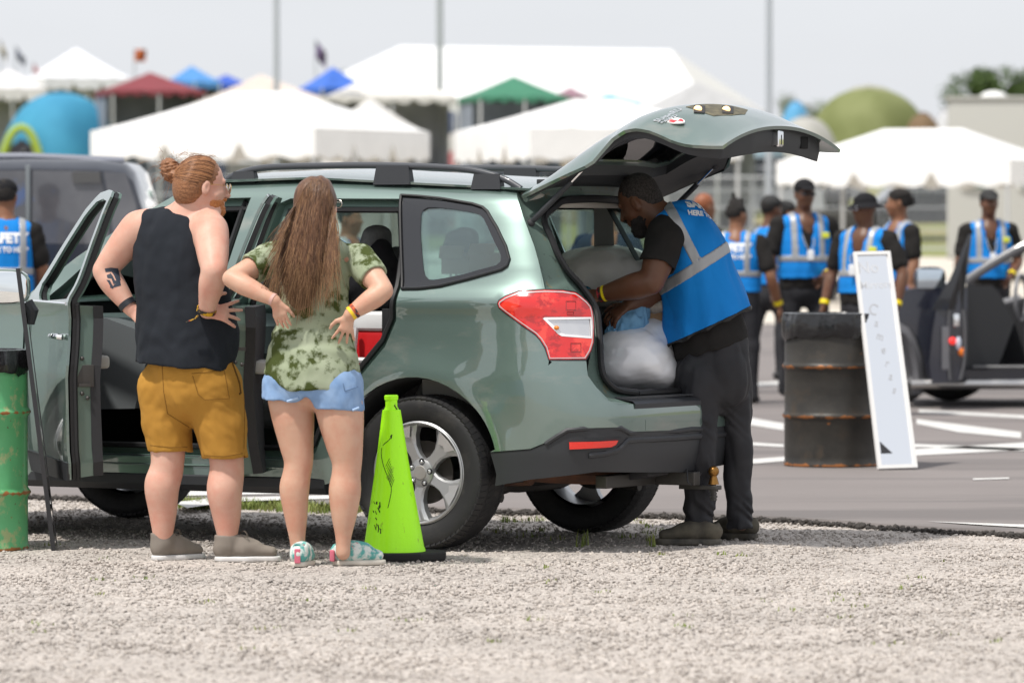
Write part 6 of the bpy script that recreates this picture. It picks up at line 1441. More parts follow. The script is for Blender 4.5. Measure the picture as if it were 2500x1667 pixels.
    band(root, off, re.lerp(rw,.90), re.lerp(rw,1.0), .031, mat('yellow_band', (.75,.50,.02), .6), 'yellow_wristband', .014); band(root, off, re.lerp(rw,.80), re.lerp(rw,.9), .033, mat('orange_band', (.55,.09,.02), .7, col2=(.02,.02,.03), nscale=40, ncon=.2), 'fabric_wristband', .016)
    band(root, off, le.lerp(lw,.92), le.lerp(lw,.99), .028, mat('pink_band', (.55,.33,.28), .6), 'watch_strap', .014)
    ws = mat('cream_rubber', (.58,.54,.47), .6); ts = mat('floral_canvas', (.10,.36,.33), .9, col2=(.62,.66,.62), nscale=32, ncon=.18); overlay(ts, 46, .62, .68, (.55,.14,.17), seed=2)
    pk = cloth('pink_tab', (.62,.16,.22))
    s1 = shoe(root, off, G(681,1304)+Vector((0,0,.004)), G(681,1304)+Vector((.05,.23,.004)), 'shoe', ts, ws, wd=.044, high=-.005, sole=.022)
    s2 = shoe(root, off, G(762,1300)+Vector((0,0,.004)), G(762,1300)+Vector((.232,.05,.004)), 'shoe', ts, ws, wd=.044, high=-.005, sole=.024)
    MB().box(G(681,1304)+Vector((.004,.002,.052))-off, (.026,.016,.062), None, .004).build('heel_tab', pk, s1); MB().box(G(762,1300)+Vector((.003,-.004,.048))-off, (.022,.075,.050), None, .008).build('heel_tab', pk, s2)
    return root
# ---------------------------------------------------------------- volunteer at the tailgate
vest_m = addfold(mat('vest_blue', (.004,.185,.56), .75, col2=(.005,.22,.64), nscale=4, bump=.35, bscale=700, bdist=.002, spec=.3), .5, 8); stripe_m = mat('reflective_stripe', (.36,.37,.38), .45, metal=.3, bump=.3, bscale=600, bdist=.001)
tee_m = cloth('black_tee', (.014,.013,.012), (.020,.018,.017)); pant_m = cloth('black_trousers', (.020,.020,.023), (.034,.034,.038), bump=.3, rough=.6, fold=.9, fs=9); white_p = mat('white_print', (.78,.79,.80), .7); ylw = mat('yellow_wristband', (.80,.62,.01), .5); fuzz = mat('black_hair', (.012,.010,.009), .95, col2=(.03,.027,.025), nscale=200, bump=.8, bscale=260, bdist=.003)
def volunteer():
    D = 23.95; p = lambda u, v, d=0.: P(u, v, D+d); root = empty('person', G(1625, 1250), 'bearded volunteer in blue safety vest leaning into the open boot', 'person'); off = root.location.copy()
    f = nv(-.80,.30,-.52); c = p(1466, 462, .02); u = nv(-.45,.1,.88); sd = nv(.42,-.90,.05)   # sd points to his left shoulder side (towards camera)
    wv = nv(.62,-.78,.0)                                              # across the shoulders, left side near the camera
    V = Vox(tuple(p(1320,1270)+Vector((-.03,-.60,-.02))), tuple(p(1770,380)+Vector((.05,.55,.05))), .005)
    q, M = head(V, c, f, u, 1.02, 1.04); V.cap(q(0,-.03,-.06), p(1545,520,.0), .068, .080, .04)
    ax_ = [(p(1560,545), .17, .11), (p(1590,620), .18, .13), (p(1615,700), .17, .14), (p(1635,780), .18, .15)]
    chain(V, ax_, wv)
    ls, le, lw = p(1528,548,-.16), p(1497,648,-.24), p(1383,675,-.14)
    V.limb([ls, ls.lerp(le,.5), le], [.080,.072,.055], .04); V.limb([le, le.lerp(lw,.3), le.lerp(lw,.7), lw], [.055,.062,.047,.033], .015); V.limb([p(1630,780), p(1620,860,-.08), p(1612,1010,-.08), p(1606,1120,-.07), p(1602,1210,-.06)], [.12,.085,.055,.045,.032], .03); V.limb([p(1640,780), p(1680,860,.09), p(1694,1010,.11), p(1692,1100,.12), p(1704,1205,.12)], [.12,.085,.055,.042,.030], .03); hand(V, lw, Vector((-.9,.32,-.12)), nv(.1,-.75,.6), 1.05, .35, .2, side=-1)
    rs, re, rw = p(1590,560,.16), p(1520,672,.10), p(1446,698,-.02)
    V.limb([rs, re], [.072,.052], .04); V.limb([re, re.lerp(rw,.3), rw], [.052,.056,.033], .015); hand(V, rw, Vector((-.80,-.1,-.55)), nv(-.3,-.6,.65), 1.05, .50, .25, side=1)
    pass
    body = V.build('body', sk_dark, root, off)
    # trousers
    S_ = Vox(tuple(p(1530,1240)+Vector((-.03,-.32,-.02))), tuple(p(1750,740)+Vector((.03,.36,.02))), .006)
    chain(S_, [(p(1632,760), .175, .145), (p(1636,830), .185, .16), (p(1640,880), .17, .15)], wv)
    for pts in ([(p(1608,860,-.07), .112), (p(1602,940,-.08), .100), (p(1603,1020,-.08), .086), (p(1605,1110,-.07), .074), (p(1606,1170,-.06), .066), (p(1608,1228,-.06), .062)], [(p(1672,860,.09), .106), (p(1682,940,.10), .088), (p(1692,1010,.11), .070), (p(1694,1090,.12), .060), (p(1699,1160,.12), .057), (p(1702,1222,.12), .056)]):
        S_.limb([q_[0] for q_ in pts], [q_[1] for q_ in pts], .02, 3)
    for (x_, v_) in ((1606,1214), (1702,1215)): pp = p(x_, v_); S_.plane(pp, (0,0,-1), .004, lo=(pp.x-.085, D-.4, pp.z-.12), hi=(pp.x+.085, D+.4, pp.z+.02))
    def bunch(x, y, z):
        e_ = np.exp(-((z-.12)/.09)**2)*.0045+np.exp(-((z-.58)/.08)**2)*.003; return (e_*np.sin(z*95+x*45+3.5*np.sin(x*37+z*21))).astype(np.float32)+0*y
    S_.disp(bunch); S_.noise(.006, 19, 3, (1,1,.55), ridge=True); S_.noise(.0018, 60, 8); S_.build('trousers', pant_m, root, off)
    # T-shirt: torso under the vest, hem below it, short sleeves
    T_ = Vox(tuple(p(1440,850)+Vector((-.03,-.42,-.02))), tuple(p(1740,440)+Vector((.05,.40,.03))), .006)
    chain(T_, [(p(1555,520), .140, .092), (p(1570,580), .182, .118), (p(1600,660), .178, .130), (p(1622,740), .190, .155), (p(1636,830), .200, .170)], wv, 0, .04)
    T_.cap(p(1530,530,-.14), p(1580,540,.16), .075, .075, .04)
    for (s_, e_, k1, r1) in ((ls, le, .62, .088), (rs, re, .6, .082)):
        m_ = s_.lerp(e_, k1); T_.cap(s_, m_, .085, r1, .03); dd = (e_-s_).normalized()
        if e_ is le: T_.plane(m_, dd, lo=(m_.x-.16, D-.42, m_.z-.16), hi=(m_.x+.115, D-.12, m_.z+.13)); T_.cap(m_-dd*.02, m_+dd*.06, r1-.012, r1-.01, .004, mode=-1)
    T_.plane(p(1636,800), Vector((.33,0,-1))); T_.noise(.0045, 17, 3, (1,1,.7), ridge=True); T_.noise(.0015, 60, 4)
    T_.build('black_t_shirt', tee_m, root, off)
    # vest
    W_ = Vox(tuple(p(1480,810)+Vector((-.03,-.42,-.02))), tuple(p(1750,440)+Vector((.05,.42,.03))), .006)
    chain(W_, [(p(1560,515), .160, .112), (p(1578,570), .210, .148), (p(1602,640), .210, .160), (p(1622,710), .226, .182), (p(1634,790), .242, .202)], wv, 0, .04)
    W_.cap(p(1542,522,-.11), p(1590,535,.14), .085, .08, .04)
    W_.cap(p(1518,560,-.42), p(1520,565,-.02), .098, .080, .008, mode=-1); W_.ecap(p(1520,560,-.36), p(1506,640,-.36), (.09,.22), (.055,.22), Vector((1,0,0)), .01, mode=-1)
    W_.ell(q(0,-.01,-.085), (.11,.11,.085), .01, mode=-1, M=M); W_.plane(p(1632,747), Vector((.47,0,-1)), .004)
    def vf(x, y, z):
        ph = (x-float(p(1600,600).x))*60; amp = np.clip((float(p(1600,600).z)-z)/.35, 0, 1)*.007; return (amp*np.sin(ph+(z)*14+1.5*np.sin(z*9))).astype(np.float32)+0*y
    W_.disp(vf); W_.noise(.003, 22, 5, (1,1,.6), ridge=True)
    St = cloneV(W_); Tr = cloneV(W_); vo_ = W_.build('safety_vest', vest_m, root, off)
    g = np.meshgrid(*St.ax, indexing='ij', sparse=True)
    def slab(pp, n_, w_): n_ = Vector(n_).normalized(); return np.abs((g[0]-pp.x)*n_.x+(g[1]-pp.y)*n_.y+(g[2]-pp.z)*n_.z)-w_/2
    # waist stripe follows the lean of the trunk; shoulder stripe runs up from it
    a_, b_ = p(1512,665,-.2), p(1660,567,.05); n1 = nv((b_-a_).z*-1, 0, (b_-a_).x); s1 = slab(p(1590,620,-.15), n1, .052)
    c_, d_ = p(1596,600,-.15), p(1540,490,-.1); n2 = nv(-(d_-c_).z, 0, (d_-c_).x); s2 = np.maximum(slab(p(1572,545,-.15), n2, .048), -((g[0]-c_.x)*n1.x+(g[2]-c_.z)*n1.z))
    s2 = np.maximum(s2, g[1]-(D+.02)); St.f = np.maximum(St.f-.0045, np.minimum(s1, s2)).astype(np.float32); St.build('reflective_stripes', stripe_m, vo_, off)
    # dark binding along the hem
    n3 = Vector((.47,0,-1)).normalized(); pp = p(1632,747); Tr.f = np.maximum(Tr.f-.004, -((g[0]-pp.x)*n3.x+(g[2]-pp.z)*n3.z)-.008).astype(np.float32); Tr.build('vest_binding', rubber, vo_, off)
    bv = bvh(vo_, off); e1 = (p(1612,495,-.02)-p(1545,470,-.12)).normalized(); 
    ex = Vector((.80,.45,-.20)).normalized(); nrm = nv(.42,-.78,.46); ex = (ex-nrm*ex.dot(nrm)).normalized(); ey = nrm.cross(ex)
    projtext(vo_, off, bv, 'SAFETY', .062, p(1600,490,-.02), ex, ey, white_p, .82, bold=.004); projtext(vo_, off, bv, 'HERE TO HELP', .038, p(1610,512,-.05), ex, ey, white_p, .82, bold=.002)
    # hair, beard
    H_ = boxof([c-Vector((.2,.2,.2)), c+Vector((.2,.2,.2))], .0, .0045); H_.ell(q(0,-.022,.032), (.083,.095,.092), .02, M=M); H_.ell(q(0,-.06,-.03), (.066,.05,.055), .03, M=M); H_.plane(q(0,.055,.03), tuple(f-u*.25), .004); H_.ell(q(0,.085,-.035), (.10,.09,.07), .008, mode=-1, M=M)
    for sg in (-1, 1): H_.ell(q(.09*sg,0,-.016), (.022,.030,.034), .006, mode=-1, M=M)
    H_.noise(.0012, 260, 3); H_.build('hair', mat('greying_hair', (.012,.010,.009), .95, col2=(.06,.052,.047), nscale=150, bump=.7, bscale=260, bdist=.002), root, off, smooth=0)
    B_ = boxof([c-Vector((.25,.25,.25)), c+Vector((.2,.2,.2))], .0, .0045); B_.ell(q(0,.020,-.072), (.068,.064,.058), .01, M=M); B_.ell(q(0,.062,-.115), (.042,.042,.042), .02, M=M); B_.ecap(q(-.022,.098,-.050), q(.022,.098,-.050), (.008,.008), (.008,.008), f, .008)
    B_.ell(q(0,.10,-.002), (.10,.06,.042), .006, mode=-1, M=M); B_.ell(q(0,-.055,-.06), (.10,.05,.10), .006, mode=-1, M=M); B_.noise(.003, 180, 6); B_.build('beard', fuzz, root, off, smooth=0)
    band(root, off, le.lerp(lw,.88), le.lerp(lw,.97), .038, ylw, 'wristband', .022); band(root, off, le.lerp(lw,.97), le.lerp(lw,1.06), .034, mat('red_wristband', (.55,.03,.04), .6, col2=(.02,.02,.02), nscale=60, ncon=.1), 'wristband', .018)
    sm = mat('dusty_shoe', (.035,.031,.026), .85, col2=(.13,.115,.085), nscale=11); ss = mat('dusty_sole', (.05,.047,.042), .8, col2=(.14,.125,.10), nscale=20)
    for (h_, t_) in ((G(1664,1252), G(1664,1252)+Vector((-.325,.03,0))), (G(1744,1240), G(1744,1240)+Vector((-.26,.16,0)))):
        s_ = shoe(root, off, h_+Vector((0,0,.002)), t_+Vector((0,0,.002)), 'shoe', sm, ss, wd=.049, high=.004, sole=.030); d_ = t_-h_; B = MB()
        for k_ in range(4): cc = h_+d_*(.44+.07*k_)+Vector((0,0,.108-.013*k_)); s2_ = Vector((0,0,1)).cross(d_).normalized()*.02; B.tube([cc-s2_-Vector((0,0,.006)), cc+Vector((0,0,.003)), cc+s2_-Vector((0,0,.006))], .003, 5)
        B.build('laces', rubber, s_, off=off)
    return root
ginger(); woman(); volunteer()
# ================================================================= barrels, cone, mirrors
def barrel(label, c, r, h, m, ribs, name='oil_drum', bag_lo=.07, mb=None):
    o = empty(name, c, label, 'drum'); prof = [(.01,0),(r-.005,0),(r+.004,.004),(r+.004,.018),(r,.024)]
    for z in ribs: prof += [(r,z-.024),(r+.006,z-.014),(r+.014,z-.004),(r+.014,z+.004),(r+.006,z+.014),(r,z+.024)]
    for z in (.06,.12,.45,.5,.78): prof.append((r-.001*(z == .45), z))
    prof = sorted(prof[:5], key=lambda q: q[1])[:5]+sorted(prof[5:], key=lambda q: q[1])+[(r,h-.03),(r+.006,h-.012),(r+.004,h),(r-.012,h)]
    MB().lathe(prof, n=72).build('drum_body', m, o, angle=50); MB().lathe([(r-.014,h-.002),(r-.016,.02)], n=48).build('inner_wall', trimd, o)
    rg = np.random.default_rng(int(r*1000+h*100)); n = 120; secs = []; ph = rg.uniform(0, 6, 8)
    for j, (rr, zz_) in enumerate([(r-.05,h-.12),(r-.03,h-.02),(r-.012,h+.012),(r+.010,h+.010),(r+.014,h-.02),(r+.018,h-.045),(r+.016,h-bag_lo),(r+.010,h-bag_lo-.012)]):
        sec = []
        for k in range(n):
            a = 2*math.pi*k/n; w_ = sum(math.sin(a*(7+5*i)+ph[i]+j*.5)/(1+i*.4) for i in range(7)); sec.append(((rr+.0035*w_)*math.cos(a), (rr+.0035*w_)*math.sin(a), zz_+.006*w_*(j > 3)-(.02*max(0, math.sin(a*3+ph[0])) if j > 5 else 0)))
        secs.append(sec)
    b = MB(); b.loft(secs, cap=False); b.build('bin_liner', mat('bin_liner', (.010,.010,.011), .22, bump=.7, bscale=28, bdist=.01, coat=.4), o); return o
gd = mat('green_drum', (.10,.38,.15), .5, col2=(.13,.45,.20), nscale=5, bump=.12, bscale=30, coat=.2); overlay(gd, 11, .56, .63, (.34,.42,.20), seed=3); overlay(gd, 19, .64, .70, (.28,.10,.025), seed=9, rough=.9)
overlay(gd, 34, .66, .70, (.12,.06,.03), seed=1)
n, l, bb = nodes(gd); t = n.new('ShaderNodeTexCoord'); sx_ = n.new('ShaderNodeSeparateXYZ'); l.new(t.outputs['Object'], sx_.inputs[0]); nzr = n.new('ShaderNodeTexNoise'); nzr.inputs['Scale'].default_value = 24; nzr.inputs['Detail'].default_value = 5; l.new(t.outputs['Object'], nzr.inputs['Vector'])
def rustring(z0, wd):      # rust that follows the seams of the drum
    s1 = n.new('ShaderNodeMath'); s1.operation = 'SUBTRACT'; s1.inputs[1].default_value = z0; l.new(sx_.outputs['Z'], s1.inputs[0]); s2 = n.new('ShaderNodeMath'); s2.operation = 'ABSOLUTE'; l.new(s1.outputs[0], s2.inputs[0])
    m1 = n.new('ShaderNodeMapRange'); m1.inputs['From Min'].default_value = 0; m1.inputs['From Max'].default_value = wd; m1.inputs['To Min'].default_value = .40; m1.inputs['To Max'].default_value = 0; l.new(s2.outputs[0], m1.inputs['Value'])
    ad = n.new('ShaderNodeMath'); ad.operation = 'ADD'; l.new(m1.outputs['Result'], ad.inputs[0]); l.new(nzr.outputs['Fac'], ad.inputs[1]); m2 = n.new('ShaderNodeMapRange'); m2.inputs['From Min'].default_value = .74; m2.inputs['From Max'].default_value = .86; l.new(ad.outputs[0], m2.inputs['Value'])
    mx_ = n.new('ShaderNodeMix'); mx_.data_type = 'RGBA'; l.new(bb.inputs['Base Color'].links[0].from_socket, mx_.inputs['A']); mx_.inputs['B'].default_value = (.30,.11,.03,1); l.new(m2.outputs['Result'], mx_.inputs['Factor']); l.new(mx_.outputs['Result'], bb.inputs['Base Color'])
rustring(.262, .022); rustring(.63, .014); rustring(.008, .02)
gc_ = G(0, 1266); X_ = P(66, 1000, 23.55).x; barrel('green painted oil drum with black liner at the left edge', (X_-.295, 23.57, 0), .288, .905, gd, (.262,.63))
bd = mat('black_drum', (.030,.028,.025), .48, metal=.3, col2=(.05,.045,.038), nscale=6, bump=.15, bscale=30); overlay(bd, 4.5, .56, .72, (.07,.052,.036), seed=3, rough=.8); overlay(bd, 5, .70, .76, (.28,.12,.03), seed=11); n, l, bb = nodes(bd)
t = n.new('ShaderNodeTexCoord'); sx_ = n.new('ShaderNodeSeparateXYZ'); l.new(t.outputs['Object'], sx_.inputs[0]); nzr = n.new('ShaderNodeTexNoise'); nzr.inputs['Scale'].default_value = 14; l.new(t.outputs['Object'], nzr.inputs['Vector']); rustring(.30, .02); rustring(.60, .02); rustring(.01, .02)
barrel('rusty black oil drum with black liner on the asphalt', (P(1912, 900, 31.15).x, 31.2, .036), .288, .915, bd, (.305,.605), bag_lo=.12)
# cone
neon = mat('neon_lime', (.40,.92,.004), .45, bump=.15, bscale=60, coat=.15, emis=(.30,.85,.0,.10)); overlay(neon, 26, .62, .70, (.22,.42,.02), seed=2, stretch=(1,1,.4))  # faint emission makes the cone glow, standing in for fluorescent plastic
o = empty('traffic_cone', (P(905, 1270, 22.75).x, 22.78, 0), 'lime green traffic cone with scuff marks on a black base', 'cone')
cb = MB(); poly = [(.20*math.cos(a)*1.0, .19*math.sin(a)) for a in [R(22.5+45*k) for k in range(8)]]; pl2 = [(x+.045, y) for x, y in poly]
cb.loft([[(x*.98, y*.98, .004) for x, y in pl2], [(x, y, .012) for x, y in pl2], [(x, y, .034) for x, y in pl2], [(x*.97+.001, y*.97, .040) for x, y in pl2]]); cb.build('base', mat('cone_base', (.016,.016,.016), .75, bump=.5, bscale=80, bdist=.003), o, angle=30)
prof = [(.140,.030),(.140,.045),(.134,.060),(.1325,.070),(.128,.095),(.1275,.098),(.075,.42),(.0745,.424),(.073,.43),(.0405,.665),(.033,.668),(.0265,.682),(.0265,.708),(.031,.713),(.031,.728),(.027,.732),(.020,.732),(.020,.68)]
MB().lathe(prof, n=56).build('cone_body', neon, o, angle=40)
cone_o = o; dx = P(898,905,22.78).x-P(905,905,22.78).x
for ch in o.children:
    if ch.name.startswith('cone_body'): ch.rotation_euler = (0, R(-1.0), 0)
    cbv = ch
bvc = BVHTree.FromPolygons([v.co for v in cbv.data.vertices], [tuple(p.vertices) for p in cbv.data.polygons])
scf = mat('scuff_black', (.012,.020,.010), .8); rgs = random.Random(5)
def conep(u, v):
    s0 = P(u, v, 21.8)-o.location; dr = (P(u, v, 22)-P(u, v, 21.5)).normalized(); h_ = bvc.ray_cast(s0, dr); return None if h_[0] is None else h_[0]-dr*.0012
def scuff(pts, r):
    q = [conep(*cc) for cc in pts]; q = [x for x in q if x is not None]
    if len(q) > 1: MB().tube(q, r, 4, flat=(1,1)).build('scuff_mark', scf, cbv)
scuff(cr([(884,1022),(888,1018),(896,1012),(902,1006)], 3), .0016); scuff([(902,1003),(905,998),(903,1007)], .003)
for i in range(9): v = 1060+i*9; scuff([(888+i*2.0, v-26+i*4), (880+i*3.5, v-12+i*4)] if False else [(890+i*1.5, 1070+i*6), (899+i*1.2, 1052+i*6)], .0010)
scuff(cr([(881,1028),(880,1045),(885,1070),(893,1092),(899,1110),(902,1125),(897,1150),(893,1166)], 3), .0014)
for i in range(16): u_, v_ = rgs.uniform(858, 876), rgs.uniform(1150, 1222); scuff([(u_, v_), (u_+rgs.uniform(-2,4), v_+rgs.uniform(4,12))], rgs.uniform(.0012,.0032))
for i in range(5): u_ = 912+i*.8; scuff([(u_, 930+i*2), (u_+3, 936+i)], .0025)
scuff([(884,958),(920,956)], .0009)
# white framed mirror leaning on the black drum
def plank(name, label, cat, tl_, tr_, br_, bl_, th, frame, frm, face, inset_name='mirror_pane'):
    o = empty(name, (bl_+br_)/2, label, cat); off = o.location.copy(); ex = (br_-bl_); W = ex.length; ex.normalize(); ey = ((tl_+tr_)/2-(bl_+br_)/2); H_ = ey.length; ey.normalize(); ey = (ey).normalized(); nn = ex.cross(ey).normalized()
    q = lambda a, b, c=0.: (bl_+(br_-bl_)*a)*(1-b)+(tl_+(tr_-tl_)*a)*b+nn*c-off
    fx, fy = frame/W, frame/H_; b = MB()
    for (a0, a1, b0, b1) in ((0,1,0,fy),(0,1,1-fy,1),(0,fx,fy,1-fy),(1-fx,1,fy,1-fy)):
        b.loft([[q(a0,b0,0),q(a1,b0,0),q(a1,b1,0),q(a0,b1,0)], [q(a0,b0,th),q(a1,b0,th),q(a1,b1,th),q(a0,b1,th)]])
    b.build('frame', frm, o, angle=20); b = MB(); b.loft([[q(fx,fy,.002),q(1-fx,fy,.002),q(1-fx,1-fy,.002),q(fx,1-fy,.002)], [q(fx,fy,th*.45),q(1-fx,fy,th*.45),q(1-fx,1-fy,th*.45),q(fx,1-fy,th*.45)]]); b.build(inset_name, face, o, smooth=False, angle=None)
    return o, q, ex, ey, nn, W, H_
mir = mat('mirror_pane', (.93,.94,.95), .04, metal=1.); wf = mat('white_frame', (.72,.71,.69), .5)
z_ = .036; A_ = P(2015, 1091, 30.62); B_ = P(2105, 1085, 30.70); T1 = P(1958, 581, 31.12); T2 = P(2042, 579, 31.20); A_.z = z_; B_.z = z_+.004
mo, q, ex, ey, nn, W, H_ = plank('leaning_mirror', 'tall white framed mirror with marker writing leaning on the black drum', 'mirror', T1, T2, B_, A_, .022, .022, wf, mir)
mk = mat('grey_marker', (.56,.57,.59), .7)
mk2 = mat('dark_marker', (.42,.43,.45), .7)
def mtext(s_, a, b_, size, rot=0., sx=1.):
    cc = q(a, b_, .0112); ca, sa = math.cos(rot), math.sin(rot); e1 = ex*ca+ey*sa; e2 = ey*ca-ex*sa; t_ = text('writing', s_, size, mk if len(s_) > 1 else mk2, mo, ext=0., bold=.0008, sx=sx)
    for v in t_.data.vertices: v.co = Vector(cc)+e1*v.co.x+e2*v.co.y
mtext('No', .36, .925, .105, .05); mtext('Mirrors', .52, .845, .072, .04, .95)
for i, ch in enumerate('Cameras'): mtext(ch, .36+.052*i, .73-.062*i, .105 if i == 0 else .075, -.35, .8)
b = MB(); b.add([q(.13,.07,.0115),q(.42,.07,.0115),q(.13,.125,.0115)], [(0,1,2)]); b.build('sticker', trimd, mo, smooth=False, angle=None)
# the dark-framed one seen edge on by the green drum
b0 = P(128, 1266, 23.40); b0.z = .004; t0 = P(46, 616, 23.40); dirn = Vector((-.018,.30,0)); perp = Vector((-.016,0,0))
blk = mat('black_frame', (.018,.018,.02), .35, coat=.3)
o2, *_ = plank('leaning_mirror', 'slim black framed mirror seen edge on beside the green drum', 'mirror', t0+dirn, t0, b0, b0+dirn, .020, .018, blk, mir)
# ================================================================= load in and around the boot
def put(fn, label, cat, name, c): o = empty(name, c, label, cat); fn(o, Vector(c)); return o
cream = cloth('cream_pillowcase', (.78,.75,.67), (.82,.79,.72), bump=.2); 
W3 = lambda x, y, z: CM @ Vector((x, y, z))
def soft(name, label, cat, m, prims, h=.008, noise=(), pname='cover', cut=None, stretch=(1,1,1)):
    pts = [Vector(q_[0]) for q_ in prims]; mr = max(max(q_[1]) if isinstance(q_[1], (tuple, list)) else q_[1] for q_ in prims); V = boxof(pts, mr+.06, h)
    for (c_, r_, k_, *M_) in prims: V.ell(c_, r_, k_, M=M_[0] if M_ else None)
    for (a_, f_, s_, rd) in noise: V.noise(a_, f_, s_, stretch, ridge=rd)
    if cut: V.plane(*cut)
    o = empty(name, tuple(pts[0]), label, cat); V.build(pname, m, o, pts[0]); return o
MR = np.array(Matrix.Rotation(CRZ, 3, 'Z'))
zf = .70
soft('pillow', 'cream pillow stuffed on top of the load in the open boot', 'pillow', cream, [(P(1385, 622, 24.75), (.24,.34,.12), .04), (P(1350, 655, 24.7), (.20,.28,.10), .05), (P(1420, 640, 24.7), (.20,.30,.13), .05)], noise=((.006,13,3,True),(.003,40,5,False)))
silver = addfold(mat('silver_plastic', (.84,.84,.86), .22, col2=(.88,.88,.89), nscale=5, coat=1.), .9, 5., (1,1,1), .05)
def bagf():
    c1 = P(1464, 822, 23.98); V = boxof([c1], .42, .007); M_ = np.array(Matrix.Rotation(R(24), 3, 'Y'))
    V.ell(c1, (.190,.23,.140), .03, M=M_); V.ell(P(1422,846,23.96), (.115,.2,.098), .06); V.cap(P(1500,788,24.05), P(1556,752,24.1), .12, .085, .06); V.ell(P(1520,860,24.0), (.10,.15,.07), .05); V.plane((0,0,zf+.006), (0,0,-1), .02)
    V.noise(.005, 10, 4, (1,.6,1.5), ridge=True); V.noise(.0012, 38, 2, (1,.5,2), ridge=True); o = empty('plastic_bag', c1, 'shiny silver white plastic bag bulging over the boot sill', 'bag'); V.build('bag_film', silver, o, c1, smooth=3)
bagf()
jn = cloth('faded_denim', (.13,.29,.46), (.18,.37,.56), nscale=12, bump=.3)
soft('jeans', 'crumpled faded blue jeans above the silver bag', 'clothes', jn, [(P(1446, 742, 24.0), (.075,.10,.085), .03), (P(1425, 765, 24.0), (.055,.10,.10), .03), (P(1462, 712, 24.05), (.065,.1,.05), .03)], .0055, ((.009,34,3,True),(.004,70,5,True)), stretch=(1.6,1,.8))
brn = cloth('brown_blanket', (.30,.185,.10), (.38,.25,.15), nscale=30, bump=.6, bs=300); shp_ = cloth('sherpa', (.45,.40,.34), (.34,.29,.24), nscale=90, bump=1., bs=180)
bo = soft('blanket', 'brown fleece blanket with pale lining behind the jeans', 'blanket', brn, [(P(1515, 722, 24.15), (.11,.14,.08), .03), (P(1540, 735, 24.1), (.09,.1,.06), .03)], .006, ((.006,30,3,True),))
V = boxof([P(1520,702,24.15)], .2, .006); V.ell(P(1516,702,24.08), (.085,.12,.045), .02); V.noise(.003, 90, 3); V.build('lining', shp_, bo, bo.location)
soft('black_jacket', 'black jacket wedged between tail lamp and jeans', 'clothes', cloth('jacket_black', (.010,.010,.012)), [(P(1398, 775, 24.15), (.05,.12,.12), .03), (P(1385, 830, 24.1), (.04,.10,.09), .03), (P(1410,735,24.25), (.05,.1,.05), .03)], .006, ((.005,28,4,True),))
fm_ = MB(); fm_.box((0,0,0), (.14,.02,.05), None, .006); ms = fm_.build('face_mask', mat('mask_blue', (.25,.52,.60), .8), None); ms.location = P(1478, 688, 24.05); ms.rotation_euler = (0, R(-20), 0); tag(ms, 'pale blue folded face mask lying on the blanket', 'face mask')
b = MB(); b.tube([P(1342+i*6, 658+i*i*1.3, 24.3-.01*i)-P(1342,658,24.3) for i in range(5)], .010, 6, flat=(1,.4)); st = b.build('teal_strap', cloth('teal_webbing', (.02,.16,.24)), None); st.location = P(1342,658,24.3); tag(st, 'teal webbing strap hanging over the boot opening by the man’s hand', 'strap')
# cooler and backpack behind the rear door opening
(x1, z1), (x2, z2) = iny(3, [(965, 1040), (1215, 1130)], .58)
cz0 = .76; cx = .31; co = empty('cool_box', W3(cx, .47, cz0), 'red cool box with white lid and handle inside the car', 'cool box', rz=CRZ)
redp = mat('cooler_red', (.52,.012,.015), .4, coat=.3); whp = mat('cooler_white', (.66,.66,.66), .45)
lid = 1.06-cz0; MB().box((0,0,(lid-.06)/2), (.40,.30,lid-.06), None, .03).build('body', redp, co); MB().box((0,0,lid-.02), (.42,.32,.09), None, .03).build('lid', whp, co)
MB().tube([(-.15,.19,lid-.05),(-.15,.205,lid-.20),(.15,.205,lid-.20),(.15,.19,lid-.05)], .016, 8).build('handle', whp, co); MB().box((-.0,.165,lid-.02), (.04,.01,.12), None, .003).build('strap', rubber, co)
(bx, bz) = iny(3, [(1110, 760)], .45)[0]
soft('backpack', 'black backpack on the rear seat above the red cool box', 'backpack', cloth('pack_nylon', (.012,.012,.014), bump=.4), [(W3(bx+.04, .40, bz-.04), (.14,.15,.15), .03), (W3(bx+.02, .42, bz+.08), (.09,.09,.09), .04)], .009, ((.006,24,3,True),), stretch=(1,1,1))
b = MB(); (kx, kz), (kx2, kz2) = iny(11, [(1355, 1280), (1760, 960)], .25); cw = abs(kx2-kx); ch_ = kz2-kz
cbx = empty('cardboard_box', W3((kx+kx2)/2, .2, kz), 'open cardboard box seen through the rear quarter window', 'box', rz=CRZ); card = mat('cardboard', (.34,.25,.17), .9, col2=(.38,.285,.20), nscale=6)
MB().box((0,0,ch_*.45), (cw*.95,.30,ch_*.9)).build('carton', card, cbx, angle=20); MB().box((cw*.1,.16,ch_*.93), (cw*.8,.004,.06), Matrix.Rotation(R(14), 3, 'X')).build('flap', card, cbx); MB().box((-cw*.5,.05,ch_*.95), (.004,.24,.08), Matrix.Rotation(R(-20), 3, 'Y')).build('flap', card, cbx)
sn = empty('trainer', W3(.72, .68, .44), 'dark trainer with coral heel tab on the car floor', 'shoe'); Vs = boxof([sn.location], .22, .006); cc = sn.location; Vs.ecap(cc+Vector((-.04,0,.045)), cc+Vector((.10,.04,.035)), (.036,.04), (.032,.024), Vector((.2,-.95,0)), .02); Vs.cap(cc+Vector((-.05,0,.06)), cc+Vector((-.05,0,.09)), .034, .030, .02); Vs.plane(cc+Vector((0,0,.01)), (0,0,-1)); Vs.build('upper', cloth('trainer_black', (.014,.014,.016)), sn, cc); MB().box((-.082,-.005,.085), (.012,.026,.07), None, .004).build('heel_tab', mat('coral', (.70,.20,.13), .7), sn)
